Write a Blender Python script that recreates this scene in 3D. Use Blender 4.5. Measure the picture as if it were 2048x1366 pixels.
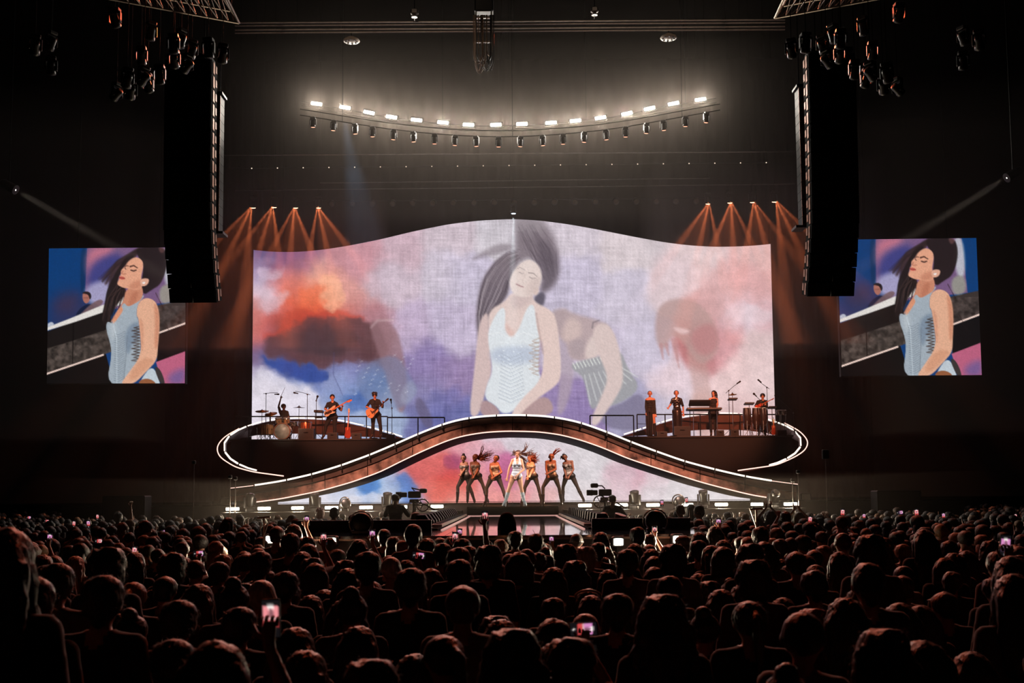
import bpy, bmesh, math, random
import numpy as np
from math import pi, sin, cos, radians, sqrt
from mathutils import Vector, Matrix
scene = bpy.context.scene
col = scene.collection
for o in list(bpy.data.objects):
    bpy.data.objects.remove(o)
V = Vector

# ------------------------------------------------------------------ camera
F, CX, CY = 2200.0, 1024.0, 809.0          # focal length and principal point in pixels of the 2048 x 1366 frame
ZC = 2.28                                  # eye height of the photographer
CAM = V((0, 0, ZC))
PITCH, ROLL = radians(4.7), radians(-0.45)
RM = Matrix.Rotation(pi / 2 + PITCH, 3, 'X') @ Matrix.Rotation(ROLL, 3, 'Z')
cam_d = bpy.data.cameras.new('camera')
cam = bpy.data.objects.new('camera', cam_d)
col.objects.link(cam)
cam.matrix_world = Matrix.Translation(CAM) @ RM.to_4x4()
cam_d.sensor_width = 36.0
cam_d.lens = 36.0 * F / 2048
cam_d.shift_y = 126.0 / 2048
cam_d.clip_end = 200
cam_d.dof.use_dof = True
cam_d.dof.focus_distance = 33.0
cam_d.dof.aperture_fstop = 4.0
scene.camera = cam

# ------------------------------------------------------------------ view, world
vs = scene.view_settings
vs.view_transform = 'Standard'
vs.look = 'None'
vs.gamma = 1.0
vs.exposure = 0.0
vs.use_curve_mapping = False
cy = scene.cycles
cy.use_denoising = True
cy.max_bounces = 4
cy.diffuse_bounces = 2
cy.glossy_bounces = 3
cy.transmission_bounces = 2
cy.transparent_max_bounces = 6
cy.volume_bounces = 0
cy.use_adaptive_sampling = True
cy.adaptive_threshold = 0.03
cy.sample_clamp_indirect = 3.0
cy.caustics_reflective = False
cy.caustics_refractive = False
cy.use_light_tree = True
wd = bpy.data.worlds.new('world')
scene.world = wd
wd.use_nodes = True
wd.node_tree.nodes['Background'].inputs[0].default_value = (0.02, 0.014, 0.012, 1)
wd.node_tree.nodes['Background'].inputs[1].default_value = 0.05


def W(px, py, D):
    """point of the hall seen at pixel (px, py), D metres in front of the photographer"""
    v = RM @ V(((px - CX) / F, -(py - CY) / F, -1))
    return CAM + v * (D / v.y)


RMn = np.array(RM)


def Wn(PX, PY, D):
    c = np.stack([(PX - CX) / F, -(PY - CY) / F, -np.ones_like(PX)], -1) @ RMn.T
    return np.array(CAM) + c * (D / c[..., 1])[..., None]


def PXY(p):
    c = RM.transposed() @ (V(p) - CAM)
    return CX + F * c.x / -c.z, CY - F * c.y / -c.z


def zz(o, s):
    return lambda x, y: (o[0] + x / s, o[1] + y / s)


# ------------------------------------------------------------------ lamps of the show
def aim(p, t):
    return (V(t) - V(p)).to_track_quat('-Z', 'Y').to_euler()


def panel(name, c, w, h, to, watts, color=(1, .8, .56)):
    L = bpy.data.lights.new(name, 'AREA')
    L.shape = 'RECTANGLE'
    L.size, L.size_y = w, h
    L.energy = watts
    L.color = color
    o = bpy.data.objects.new(name, L)
    o.location = c
    o.rotation_euler = aim(c, V(c) + V(to))
    col.objects.link(o)
    return o


def spot(name, p, t, color, watts, deg, blend=0.3, size=0.12):
    L = bpy.data.lights.new(name, 'SPOT')
    L.energy = watts
    L.color = color
    L.spot_size = radians(deg)
    L.spot_blend = blend
    L.shadow_soft_size = size
    o = bpy.data.objects.new(name, L)
    o.location = p
    o.rotation_euler = aim(p, t)
    col.objects.link(o)
    return o


HAZE = .0036
BEAM = 9000
AUD = 3700
LAMPW = 60
ARCW = 85
ORANGE = (1.0, 0.24, 0.09)
RED = (1.0, 0.13, 0.045)
WARM = (1.0, 0.72, 0.5)
# follow spots from the sides of the hall onto the singer
FOL_L, FOL_R = W(33, 381, 35.6), W(2012, 357, 35.6)
SINGER_AT = W(1032, 955, 33.8)
spot('follow_spot_beam', FOL_L, SINGER_AT, (1, .93, .85), 24000, 4.6, .5, .1)
spot('follow_spot_beam', FOL_R, SINGER_AT, (1, .93, .85), 24000, 4.6, .5, .1)
spot('front_singer_spot', W(1040, 62, 26), SINGER_AT, (1, .95, .9), 9000, 8, .5, .1)
# front washes from the two lighting pods
POD_L, POD_R = W(486, 50, 27.2), W(1544, 40, 27.2)
spot('pod_wash', POD_L, W(680, 815, 44), (1, .3, .16), 26000, 15, .6, .25)
spot('pod_wash', POD_R, W(1405, 805, 44), (1, .3, .16), 26000, 20, .6, .25)
spot('pod_wash', POD_L, W(1010, 960, 35), (1, .38, .19), 22000, 11, .6, .25)
spot('pod_wash', POD_R, W(1050, 960, 35), (1, .38, .19), 22000, 11, .6, .25)
spot('ramp_fill_light', POD_L, W(760, 930, 36), (1, .64, .52), 26000, 26, .7, .25)  # extra lamp added at the pod to brighten the ramp panels
spot('ramp_fill_light', POD_R, W(1290, 920, 36), (1, .64, .52), 26000, 26, .7, .25)  # its added counterpart for the right half of the ramp
spot('drum_fill_light', POD_L, W(572, 850, 43.6), (1, .72, .5), 16000, 5.5, .6, .2)  # added lamp in place of the sparkle from the lamp bars behind
spot('percussion_fill_light', POD_R, W(1515, 835, 43.6), (1, .72, .5), 12000, 5, .6, .2)  # added likewise to lift the dark percussion
# unseen lamps added behind the audience to brighten the rigging
spot('rigging_fill_light', (-5, -6, 23), (-4.5, 34, 18.6), (1, .74, .55), 4500, 15, .8, .4)
spot('rigging_fill_light', (6, -6, 23), (5, 34, 18.6), (1, .74, .55), 4500, 15, .8, .4)
# unseen red lamps added at the front truss to rim the audience
for fx, w in ((560, AUD), (1010, AUD), (1470, AUD)):
    p = W(fx, 66, 34.2)
    spot('audience_rim_fill', p, (p.x * .5, 9, 1.6), RED, w, 62, .8, .2)


# ------------------------------------------------------------------ materials
def lin(c):
    return tuple((x / 255 / 12.92 if x / 255 <= .04045 else ((x / 255 + .055) / 1.055) ** 2.4) for x in c)


MATS = {}


def pm(name, rgb, rough=.6, metal=0., vary=.25, scale=6., bump=0., spec=.5, sheen=0., objcol=False, stretch=None, coat=0.):
    """principled material whose colour is broken up by noise; rgb in 0..255"""
    if name in MATS:
        return MATS[name]
    m = bpy.data.materials.new(name)
    m.use_nodes = True
    nt = m.node_tree
    N, L = nt.nodes, nt.links
    b = N['Principled BSDF']
    tc = N.new('ShaderNodeTexCoord')
    no = N.new('ShaderNodeTexNoise')
    no.inputs['Scale'].default_value = scale
    no.inputs['Detail'].default_value = 5
    src = tc.outputs['Object']
    if stretch:
        mp = N.new('ShaderNodeMapping')
        mp.inputs['Scale'].default_value = stretch
        L.new(src, mp.inputs[0])
        src = mp.outputs[0]
    L.new(src, no.inputs['Vector'])
    rp = N.new('ShaderNodeMapRange')
    rp.inputs[1].default_value = .25
    rp.inputs[2].default_value = .75
    rp.inputs[3].default_value = 1 - vary
    rp.inputs[4].default_value = 1 + vary
    L.new(no.outputs[0], rp.inputs[0])
    mx = N.new('ShaderNodeVectorMath')
    mx.operation = 'SCALE'
    if objcol:
        oi = N.new('ShaderNodeObjectInfo')
        L.new(oi.outputs['Color'], mx.inputs[0])
    else:
        mx.inputs[0].default_value = lin(rgb)
    L.new(rp.outputs[0], mx.inputs['Scale'])
    L.new(mx.outputs[0], b.inputs['Base Color'])
    b.inputs['Roughness'].default_value = rough
    b.inputs['Metallic'].default_value = metal
    b.inputs['Specular IOR Level'].default_value = spec
    b.inputs['Coat Weight'].default_value = coat
    if sheen:
        b.inputs['Sheen Weight'].default_value = sheen
        b.inputs['Sheen Roughness'].default_value = .4
    if bump:
        bp = N.new('ShaderNodeBump')
        bp.inputs['Strength'].default_value = bump
        bp.inputs['Distance'].default_value = .02
        L.new(no.outputs[0], bp.inputs['Height'])
        L.new(bp.outputs[0], b.inputs['Normal'])
    MATS[name] = m
    return m


def em(name, rgb, strength):
    if name in MATS:
        return MATS[name]
    m = bpy.data.materials.new(name)
    m.use_nodes = True
    b = m.node_tree.nodes['Principled BSDF']
    b.inputs['Base Color'].default_value = (.02, .02, .02, 1)
    b.inputs['Emission Color'].default_value = (*lin(rgb), 1)
    b.inputs['Emission Strength'].default_value = strength
    m.cycles.emission_sampling = 'NONE'
    MATS[name] = m
    return m


def unsampled(m):
    m.cycles.emission_sampling = 'NONE'
    return m


def led_mat(name, strength):
    """LED wall: every diode of the wall gives off the colour of the video picture"""
    m = bpy.data.materials.new(name)
    m.use_nodes = True
    N, L = m.node_tree.nodes, m.node_tree.links
    N.remove(N['Principled BSDF'])
    a = N.new('ShaderNodeAttribute')
    a.attribute_name = 'Col'
    e = N.new('ShaderNodeEmission')
    e.inputs[1].default_value = strength
    L.new(a.outputs['Color'], e.inputs[0])
    L.new(e.outputs[0], N['Material Output'].inputs[0])
    return unsampled(m)


BLACK = pm('black_paint', (20, 19, 19), .55, 0, .3, 3)
MATTE = pm('black_cloth', (13, 12, 12), .95, 0, .35, 2, .3, spec=.15)
BMETAL = pm('black_metal', (26, 25, 25), .35, .7, .25, 9)
GMETAL = pm('grey_metal', (120, 115, 110), .35, .9, .25, 7)
CHROME = pm('chrome', (205, 200, 195), .18, 1., .1, 9)
BRASS = pm('cymbal_bronze', (190, 130, 60), .28, 1., .2, 14)
ALU = pm('truss_aluminium', (165, 155, 145), .4, .9, .2, 7)
PLASTIC = pm('black_plastic', (22, 22, 23), .4, 0, .2, 12)
GLASS = pm('lens_glass', (40, 42, 48), .08, .2, .1, 6)
SKIN = pm('skin_light', (196, 140, 112), .5, 0, .08, 20)
SKIN_D = pm('skin_brown', (128, 78, 54), .5, 0, .08, 20)
EYE = pm('dark_eye', (25, 16, 14), .3, 0, .1, 20)
LIP = pm('lip_red', (150, 62, 58), .45, 0, .1, 20)
SHIRT_BK = pm('black_shirt_cloth', (24, 24, 27), .9, 0, .25, 14, .2, sheen=.2)
PANTS_BK = pm('black_trouser_cloth', (26, 25, 26), .85, 0, .25, 14, .2)
HAIR_BK = pm('dark_hair', (30, 20, 16), .42, 0, .4, 40, .4, stretch=(1, 1, .15))
HAIR_AU = pm('auburn_hair', (112, 48, 26), .42, 0, .4, 40, .4, stretch=(1, 1, .15))
HAIR_BR = pm('brown_hair', (62, 33, 24), .42, 0, .4, 40, .4, stretch=(1, 1, .15))
BAR = em('white_lamp_bar', (255, 238, 222), 1.5)
ARC = em('arc_lamp_face', (255, 244, 228), 12.0)
APRON = em('apron_lamp_face', (255, 243, 222), 26.0)
LINE = em('thin_led_line', (255, 205, 190), 1.6)


# ------------------------------------------------------------------ mesh helpers
class MB:
    def __init__(s):
        s.v, s.f, s.m = [], [], []

    def add(s, vs, fs, mat=0):
        n = len(s.v)
        s.v += [tuple(p) for p in vs]
        s.f += [tuple(i + n for i in f) for f in fs]
        s.m += [mat] * len(fs)
        return s

    def box(s, c, sz, rot=None, mat=0):
        c = V(c)
        P = []
        for x in (-.5, .5):
            for y in (-.5, .5):
                for z in (-.5, .5):
                    q = V((x * sz[0], y * sz[1], z * sz[2]))
                    if rot is not None:
                        q = rot @ q
                    P.append(c + q)
        return s.add(P, [(0, 1, 3, 2), (4, 6, 7, 5), (0, 4, 5, 1), (2, 3, 7, 6), (0, 2, 6, 4), (1, 5, 7, 3)], mat)

    def bbox(s, c, sz, bev=.1, rot=None, mat=0):
        """box with its upright edges and rims chamfered"""
        c = V(c)
        hx, hy, hz = sz[0] / 2, sz[1] / 2, sz[2] / 2
        b = bev * min(sz)
        rings = []
        for z, k in ((-hz, b), (-hz + b, 0), (hz - b, 0), (hz, b)):
            ax, ay = hx - k, hy - k
            pts = [(-ax + b, -ay), (ax - b, -ay), (ax, -ay + b), (ax, ay - b), (ax - b, ay), (-ax + b, ay), (-ax, ay - b), (-ax, -ay + b)]
            rings.append([V((x, y, z)) for x, y in pts])
        P = [c + (rot @ q if rot is not None else q) for r in rings for q in r]
        fs = [tuple(range(7, -1, -1)), tuple(range(24, 32))]
        for k in range(3):
            for i in range(8):
                j = (i + 1) % 8
                fs.append((k * 8 + i, k * 8 + j, k * 8 + 8 + j, k * 8 + 8 + i))
        return s.add(P, fs, mat)

    def tube(s, pts, r, n=6, mat=0, cap=True):
        pts = [V(p) for p in pts]
        if not isinstance(r, (list, tuple)):
            r = [r] * len(pts)
        P, fs = [], []
        prev = None
        for i, p in enumerate(pts):
            a = pts[max(i - 1, 0)]
            b = pts[min(i + 1, len(pts) - 1)]
            d = (b - a).normalized() if (b - a).length > 1e-9 else V((0, 0, 1))
            if prev is None:
                u = d.orthogonal().normalized()
            else:
                u = (prev - d * prev.dot(d))
                u = u.normalized() if u.length > 1e-6 else d.orthogonal().normalized()
            prev = u
            w = d.cross(u)
            for k in range(n):
                t = 2 * pi * k / n
                P.append(p + (u * cos(t) + w * sin(t)) * r[i])
        for i in range(len(pts) - 1):
            for k in range(n):
                j = (k + 1) % n
                fs.append((i * n + k, i * n + j, (i + 1) * n + j, (i + 1) * n + k))
        if cap:
            fs.append(tuple(range(n - 1, -1, -1)))
            fs.append(tuple(range((len(pts) - 1) * n, len(pts) * n)))
        return s.add(P, fs, mat)

    def cyl(s, p0, p1, r0, r1=None, n=12, mat=0):
        return s.tube([p0, p1], [r0, r0 if r1 is None else r1], n, mat)

    def lathe(s, c, axis, prof, n=16, mat=0):
        """prof: list of (radius, height along axis)"""
        axis = V(axis).normalized()
        u = axis.orthogonal().normalized()
        w = axis.cross(u)
        c = V(c)
        P, fs = [], []
        for r, h in prof:
            for k in range(n):
                t = 2 * pi * k / n
                P.append(c + axis * h + (u * cos(t) + w * sin(t)) * max(r, 1e-4))
        for i in range(len(prof) - 1):
            for k in range(n):
                j = (k + 1) % n
                fs.append((i * n + k, i * n + j, (i + 1) * n + j, (i + 1) * n + k))
        fs.append(tuple(range(n - 1, -1, -1)))
        fs.append(tuple(range((len(prof) - 1) * n, len(prof) * n)))
        return s.add(P, fs, mat)

    def sph(s, c, r, rot=None, n=10, mat=0):
        if not isinstance(r, (list, tuple)):
            r = (r, r, r)
        c = V(c)
        P, fs = [], []
        m = n // 2 + 1
        for i in range(m + 1):
            a = -pi / 2 + pi * i / m
            for k in range(n):
                t = 2 * pi * k / n
                q = V((cos(a) * cos(t) * r[0], cos(a) * sin(t) * r[1], sin(a) * r[2]))
                P.append(c + (rot @ q if rot is not None else q))
        for i in range(m):
            for k in range(n):
                j = (k + 1) % n
                fs.append((i * n + k, i * n + j, (i + 1) * n + j, (i + 1) * n + k))
        return s.add(P, fs, mat)

    def torus(s, c, Rr, r, axis, n=20, k=6, mat=0, a0=0, a1=2 * pi):
        axis = V(axis).normalized()
        u = axis.orthogonal().normalized()
        w = axis.cross(u)
        pts = [V(c) + (u * cos(a0 + (a1 - a0) * i / n) + w * sin(a0 + (a1 - a0) * i / n)) * Rr for i in range(n + 1)]
        return s.tube(pts, r, k, mat)

    def prism(s, poly, off, mat=0):
        n = len(poly)
        P = [V(p) for p in poly] + [V(p) + V(off) for p in poly]
        fs = [tuple(range(n)), tuple(range(2 * n - 1, n - 1, -1))]
        for i in range(n):
            j = (i + 1) % n
            fs.append((i, i + n, j + n, j))
        return s.add(P, fs, mat)

    def mesh(s, name, mats, smooth=False):
        me = bpy.data.meshes.new(name)
        me.from_pydata(s.v, [], s.f)
        for m in mats if isinstance(mats, (list, tuple)) else [mats]:
            me.materials.append(m)
        if any(s.m):
            me.polygons.foreach_set('material_index', s.m)
        if smooth:
            me.polygons.foreach_set('use_smooth', [True] * len(s.f))
        me.update()
        return me

    def obj(s, name, mats, parent=None, smooth=False):
        return link(name, s.mesh(name, mats, smooth), parent)


def link(name, me, parent=None):
    o = bpy.data.objects.new(name, me)
    col.objects.link(o)
    if parent is not None:
        adopt(o, parent)
    return o


def wloc(o):
    return o.location + (wloc(o.parent) + o.matrix_parent_inverse.translation if o.parent else V((0, 0, 0)))


def adopt(o, parent):
    o.parent = parent
    o.matrix_parent_inverse = Matrix.Translation(-wloc(parent))


def tag(o, label=None, cat=None, group=None, kind=None):
    for k, v in (('label', label), ('category', cat), ('group', group), ('kind', kind)):
        if v:
            o[k] = v
    return o


def thing(name, label, cat, loc=(0, 0, 0), group=None):
    o = bpy.data.objects.new(name, None)
    o.empty_display_size = .2
    o.location = loc
    col.objects.link(o)
    return tag(o, label, cat, group)


def dup(root, loc, rotz=None, label=None, scale=None, group=None):
    r = root.copy()
    col.objects.link(r)
    r.location = loc
    if rotz is not None:
        r.rotation_euler = (0, 0, rotz)
    if scale is not None:
        r.scale = scale if isinstance(scale, (tuple, list)) else (scale,) * 3
    if label:
        r['label'] = label
    if group:
        r['group'] = group
    for ch in list(root.children):
        c = ch.copy()
        col.objects.link(c)
        c.parent = r
        for g in ch.children:
            d = g.copy()
            col.objects.link(d)
            d.parent = c
    return r


def struct(o):
    o['kind'] = 'structure'
    return o


def smooth_curve(pts, n=160, sig=3):
    """dense smoothed (x, y) polyline through points sorted along x"""
    p = np.array(pts, float)
    t = np.concatenate([[0], np.cumsum(np.hypot(*np.diff(p, axis=0).T))])
    tt = np.linspace(0, t[-1], n)
    out = []
    for k in range(2):
        y = np.interp(tt, t, p[:, k])
        pad = 4 * sig
        yy = np.concatenate([2 * y[0] - y[pad:0:-1], y, 2 * y[-1] - y[-2:-pad - 2:-1]])
        ker = np.exp(-.5 * (np.arange(-pad, pad + 1) / sig) ** 2)
        out.append(np.convolve(yy, ker / ker.sum(), 'valid'))
    return np.stack(out, 1)



# ------------------------------------------------------------------ the hall
HALL = pm('dark_hall_concrete', (26, 22, 21), .9, 0, .3, .6, .2)
FLOORM = pm('dark_hall_floor', (22, 20, 20), .7, 0, .3, 1.2, .1)
DRAPE = pm('black_drape_cloth', (6, 5, 5), .95, 0, .25, 1.5, .2, spec=.1)
for nm, c, s, m in (('floor', (0, 26, -.15), (76, 74, .3), FLOORM), ('ceiling', (0, 26, 27.2), (76, 74, .4), HALL),
                    ('wall_back', (0, 62, 13.5), (76, .5, 26.95), HALL), ('wall_left', (-37.5, 26, 13.5), (.5, 72, 26.95), HALL),
                    ('wall_right', (37.5, 26, 13.5), (.5, 72, 26.95), HALL), ('wall_rear', (0, -10, 13.5), (76, .5, 26.95), HALL)):
    struct(MB().box(c, s).obj(nm, m))


def drape(name, label, x0, x1, y, z0, z1, fold=.55, amp=.12):
    n = int((x1 - x0) / fold * 6)
    P, fs = [], []
    for back in (0, 1):
        for i in range(n + 1):
            x = x0 + (x1 - x0) * i / n
            yy = y + amp * sin(2 * pi * x / fold) + .04 * sin(x * 3.1) + back * .03
            P += [(x, yy, z0), (x, yy, z1)]
    h = 2 * (n + 1)
    for i in range(n):
        a = 2 * i
        fs += [(a, a + 2, a + 3, a + 1), (h + a, h + a + 1, h + a + 3, h + a + 2)]
    fs += [(0, 1, h + 1, h), (2 * n, h + 2 * n, h + 2 * n + 1, 2 * n + 1)]
    return tag(MB().add(P, fs).obj(name, DRAPE, smooth=True), label, 'curtain')


drape('stage_drape', 'tall black pleated drape hanging left of the big wave-topped video wall', -16.2, -10.7, 51.2, 0, 22)
drape('stage_drape', 'tall black pleated drape hanging right of the big wave-topped video wall', 11.4, 16.8, 51.2, 0, 22)
drape('stage_drape', 'wide black backdrop curtain above and behind the big video wall', -16.2, 16.8, 53.5, 0, 24, .9, .1)


# ------------------------------------------------------------------ video pictures
def fbm(x, y, seed=0, octs=4):
    out = np.zeros_like(x)
    amp, tot = 1., 0.
    for k in range(octs):
        xi, yi = np.floor(x).astype(np.int64), np.floor(y).astype(np.int64)
        xf, yf = x - xi, y - yi
        u, v = xf * xf * (3 - 2 * xf), yf * yf * (3 - 2 * yf)

        def h(a, b):
            n = (a * 374761393 + b * 668265263 + (seed + k) * 1274126177) & 0x7fffffff
            n = ((n ^ (n >> 13)) * 1103515245) & 0x7fffffff
            return ((n ^ (n >> 16)) & 0xffff) / 65535.
        out += amp * ((h(xi, yi) * (1 - u) + h(xi + 1, yi) * u) * (1 - v) + (h(xi, yi + 1) * (1 - u) + h(xi + 1, yi + 1) * u) * v)
        tot += amp
        amp *= .5
        x, y = x * 2.03, y * 2.03
    return out / tot


class Pic:
    def __init__(s, X, Y):
        s.X, s.Y = X.ravel(), Y.ravel()
        s.C = np.zeros((s.X.size, 3))

    def field(s, pts, sig):
        """clouds of colour blended from points (x, y, (r, g, b))"""
        num, den = np.zeros_like(s.C), np.zeros(s.X.size) + 1e-12
        wx = s.X + 46 * (fbm(s.X / 55, s.Y / 55, 3) - .5)
        wy = s.Y + 46 * (fbm(s.X / 55, s.Y / 55, 9) - .5)
        for x, y, c in pts:
            w = np.exp(-((wx - x) ** 2 + (wy - y) ** 2) / (2 * sig * sig)) + 1e-6 / (1 + ((wx - x) ** 2 + (wy - y) ** 2) / sig ** 2)
            num += w[:, None] * np.array(c)
            den += w
        s.C = num / den[:, None]

    def blend(s, idx, a, c):
        s.C[idx] = s.C[idx] * (1 - a[:, None]) + np.array(c) * a[:, None]

    def poly(s, pts, c, alpha=1., feather=2., rounded=True, T=None, warp=0):
        p = np.array(pts, float)
        if T:
            p = np.stack(T(p[:, 0], p[:, 1]), 1)
        if rounded:
            for _ in range(2):
                q = np.roll(p, -1, 0)
                p = np.stack([p * .75 + q * .25, p * .25 + q * .75], 1).reshape(-1, 2)
        f = feather
        idx = np.nonzero((s.X > p[:, 0].min() - f) & (s.X < p[:, 0].max() + f) & (s.Y > p[:, 1].min() - f) & (s.Y < p[:, 1].max() + f))[0]
        if not len(idx):
            return
        x, y = s.X[idx], s.Y[idx]
        if warp:
            x, y = x + warp * (fbm(x / 26, y / 26, 13, 5) - .5), y + warp * (fbm(x / 26, y / 26, 17, 5) - .5)
        d2 = np.full(x.size, 1e9)
        ins = np.zeros(x.size, bool)
        for (ax, ay), (bx, by) in zip(p, np.roll(p, -1, 0)):
            ex, ey = bx - ax, by - ay
            t = np.clip(((x - ax) * ex + (y - ay) * ey) / (ex * ex + ey * ey + 1e-9), 0, 1)
            d2 = np.minimum(d2, (x - ax - t * ex) ** 2 + (y - ay - t * ey) ** 2)
            if abs(ey) > 1e-9:
                ins ^= ((ay > y) != (by > y)) & (x < ex * (y - ay) / ey + ax)
        d = np.sqrt(d2) * np.where(ins, 1, -1)
        a = np.clip(d / (2 * f) + .5, 0, 1)
        s.blend(idx, a * a * (3 - 2 * a) * alpha, c)

    def line(s, pts, w, c, alpha=1., feather=1., T=None):
        p = np.array(pts, float)
        if T:
            p = np.stack(T(p[:, 0], p[:, 1]), 1)
        w = np.linspace(w[0], w[1], len(p)) if isinstance(w, tuple) else np.full(len(p), w)
        m = w.max() + feather
        idx = np.nonzero((s.X > p[:, 0].min() - m) & (s.X < p[:, 0].max() + m) & (s.Y > p[:, 1].min() - m) & (s.Y < p[:, 1].max() + m))[0]
        if not len(idx):
            return
        x, y = s.X[idx], s.Y[idx]
        best = np.full(x.size, 1e9)
        for i in range(len(p) - 1):
            (ax, ay), (bx, by) = p[i], p[i + 1]
            ex, ey = bx - ax, by - ay
            t = np.clip(((x - ax) * ex + (y - ay) * ey) / (ex * ex + ey * ey + 1e-9), 0, 1)
            best = np.minimum(best, np.hypot(x - ax - t * ex, y - ay - t * ey) - (w[i] + (w[i + 1] - w[i]) * t))
        a = np.clip(.5 - best / (2 * feather), 0, 1)
        s.blend(idx, a * alpha, c)

    def grain(s, k, seed=5):
        r = np.random.RandomState(seed)
        s.C *= 1 + k * (r.rand(s.X.size, 1) - .5) * 2

    def linear(s):
        c = np.clip(s.C, 0, 255) / 255
        return np.where(c <= .04045, c / 12.92, ((c + .055) / 1.055) ** 2.4)


def led_object(name, Pn, cols, nr, nc, mat, parent, flip=False):
    idx = np.arange(nr * nc).reshape(nr, nc)
    q = np.stack([idx[:-1, :-1], idx[1:, :-1], idx[1:, 1:], idx[:-1, 1:]], -1).reshape(-1, 4)
    me = bpy.data.meshes.new(name)
    me.vertices.add(nr * nc)
    me.vertices.foreach_set('co', Pn.reshape(-1))
    me.loops.add(q.size)
    me.loops.foreach_set('vertex_index', q.reshape(-1).astype(np.int32))
    me.polygons.add(len(q))
    me.polygons.foreach_set('loop_start', np.arange(0, q.size, 4, dtype=np.int32))
    me.update(calc_edges=True)
    at = me.color_attributes.new('Col', 'FLOAT_COLOR', 'POINT')
    at.data.foreach_set('color', np.concatenate([cols, np.ones((len(cols), 1))], 1).reshape(-1))
    me.materials.append(mat)
    return link(name, me, parent)


def casing(mb, outline, back):
    """thin closed box behind a screen: outline is a list of points, pushed back along y"""
    mb.prism([V(p) + V((0, .04, 0)) for p in outline], (0, back, 0))


# --- big wave-topped wall
TOP = smooth_curve([(507, 500), (525, 502), (550, 504), (600, 504), (650, 499), (700, 491), (760, 479), (830, 462), (900, 448), (960, 441), (1025, 438),
                    (1080, 441), (1140, 449), (1200, 460), (1270, 474), (1330, 485), (1380, 491), (1430, 494), (1480, 493), (1520, 490.5), (1541, 488)], 300, 4)
SD = 48.0
nc, nr = 522, 232
u = np.linspace(0, 1, nc)[None, :]
v = np.linspace(0, 1, nr)[:, None]
ytop = np.interp(507 + u * 1034, TOP[:, 0], TOP[:, 1])
PY = ytop + v * (902 - ytop)
PX = (507 - 4 * (PY - 500) / 400) * (1 - u) + (1541 + 11 * (PY - 488) / 412) * u
pic = Pic(PX, PY)
pic.field([(510, 510, (70, 65, 115)), (560, 508, (125, 85, 125)), (610, 508, (140, 95, 130)), (670, 512, (196, 140, 150)), (720, 505, (208, 150, 160)), (800, 490, (205, 175, 187)),
           (900, 465, (207, 190, 200)), (1000, 455, (205, 197, 205)), (1150, 470, (212, 200, 210)), (1250, 490, (216, 202, 206)), (1400, 510, (226, 205, 206)), (1530, 510, (226, 188, 186)),
           (515, 540, (195, 185, 215)), (522, 590, (226, 205, 220)), (540, 605, (222, 190, 205)), (560, 555, (205, 125, 128)), (600, 568, (215, 115, 100)), (630, 558, (240, 185, 165)), (655, 575, (228, 150, 130)),
           (625, 605, (232, 96, 62)), (595, 600, (222, 95, 70)), (662, 605, (240, 165, 130)), (688, 590, (228, 165, 160)), (690, 620, (225, 140, 130)), (560, 635, (205, 85, 75)), (520, 680, (215, 125, 125)), (512, 640, (218, 130, 118)), (535, 660, (205, 90, 85)),
           (590, 648, (170, 55, 45)), (640, 638, (200, 62, 48)), (700, 642, (165, 60, 55)), (740, 640, (180, 130, 140)), (565, 685, (80, 60, 75)), (600, 672, (75, 52, 55)), (660, 685, (80, 58, 60)), (720, 685, (105, 70, 75)), (630, 700, (82, 66, 74)),
           (520, 710, (110, 90, 130)), (545, 722, (70, 85, 145)), (585, 742, (52, 78, 150)), (630, 752, (45, 68, 140)), (690, 738, (125, 130, 178)), (640, 725, (130, 125, 160)), (655, 775, (150, 160, 198)),
           (520, 760, (222, 212, 228)), (560, 795, (228, 222, 232)), (600, 785, (208, 208, 226)), (530, 820, (228, 215, 222)), (590, 830, (222, 215, 228)), (680, 792, (130, 150, 198)), (715, 800, (85, 120, 175)), (650, 830, (190, 195, 220)), (700, 840, (165, 178, 212)), (760, 840, (160, 175, 205)),
           (820, 650, (192, 172, 198)), (790, 570, (205, 185, 198)), (850, 720, (142, 126, 172)), (870, 790, (140, 133, 176)), (870, 840, (112, 114, 165)), (930, 830, (120, 122, 168)), (900, 760, (152, 130, 170)), (900, 650, (196, 182, 206)), (890, 560, (205, 193, 207)), (930, 560, (200, 190, 210)),
           (1150, 560, (200, 190, 210)), (1250, 600, (206, 196, 212)), (1200, 700, (198, 186, 208)), (1290, 700, (207, 197, 215)), (1150, 830, (150, 130, 175)), (1290, 830, (165, 160, 188)), (1340, 830, (205, 195, 210)),
           (1350, 560, (226, 204, 208)), (1450, 555, (226, 180, 180)), (1520, 560, (226, 178, 178)), (1420, 620, (216, 168, 168)), (1400, 692, (192, 122, 124)), (1440, 690, (215, 160, 165)), (1480, 625, (228, 206, 216)), (1525, 615, (222, 180, 185)), (1460, 760, (236, 205, 205)), (1350, 760, (226, 207, 216)),
           (1520, 690, (226, 198, 198)), (1500, 820, (226, 192, 192)), (1420, 830, (226, 190, 186)), (1530, 770, (232, 205, 205))], 21)
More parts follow.
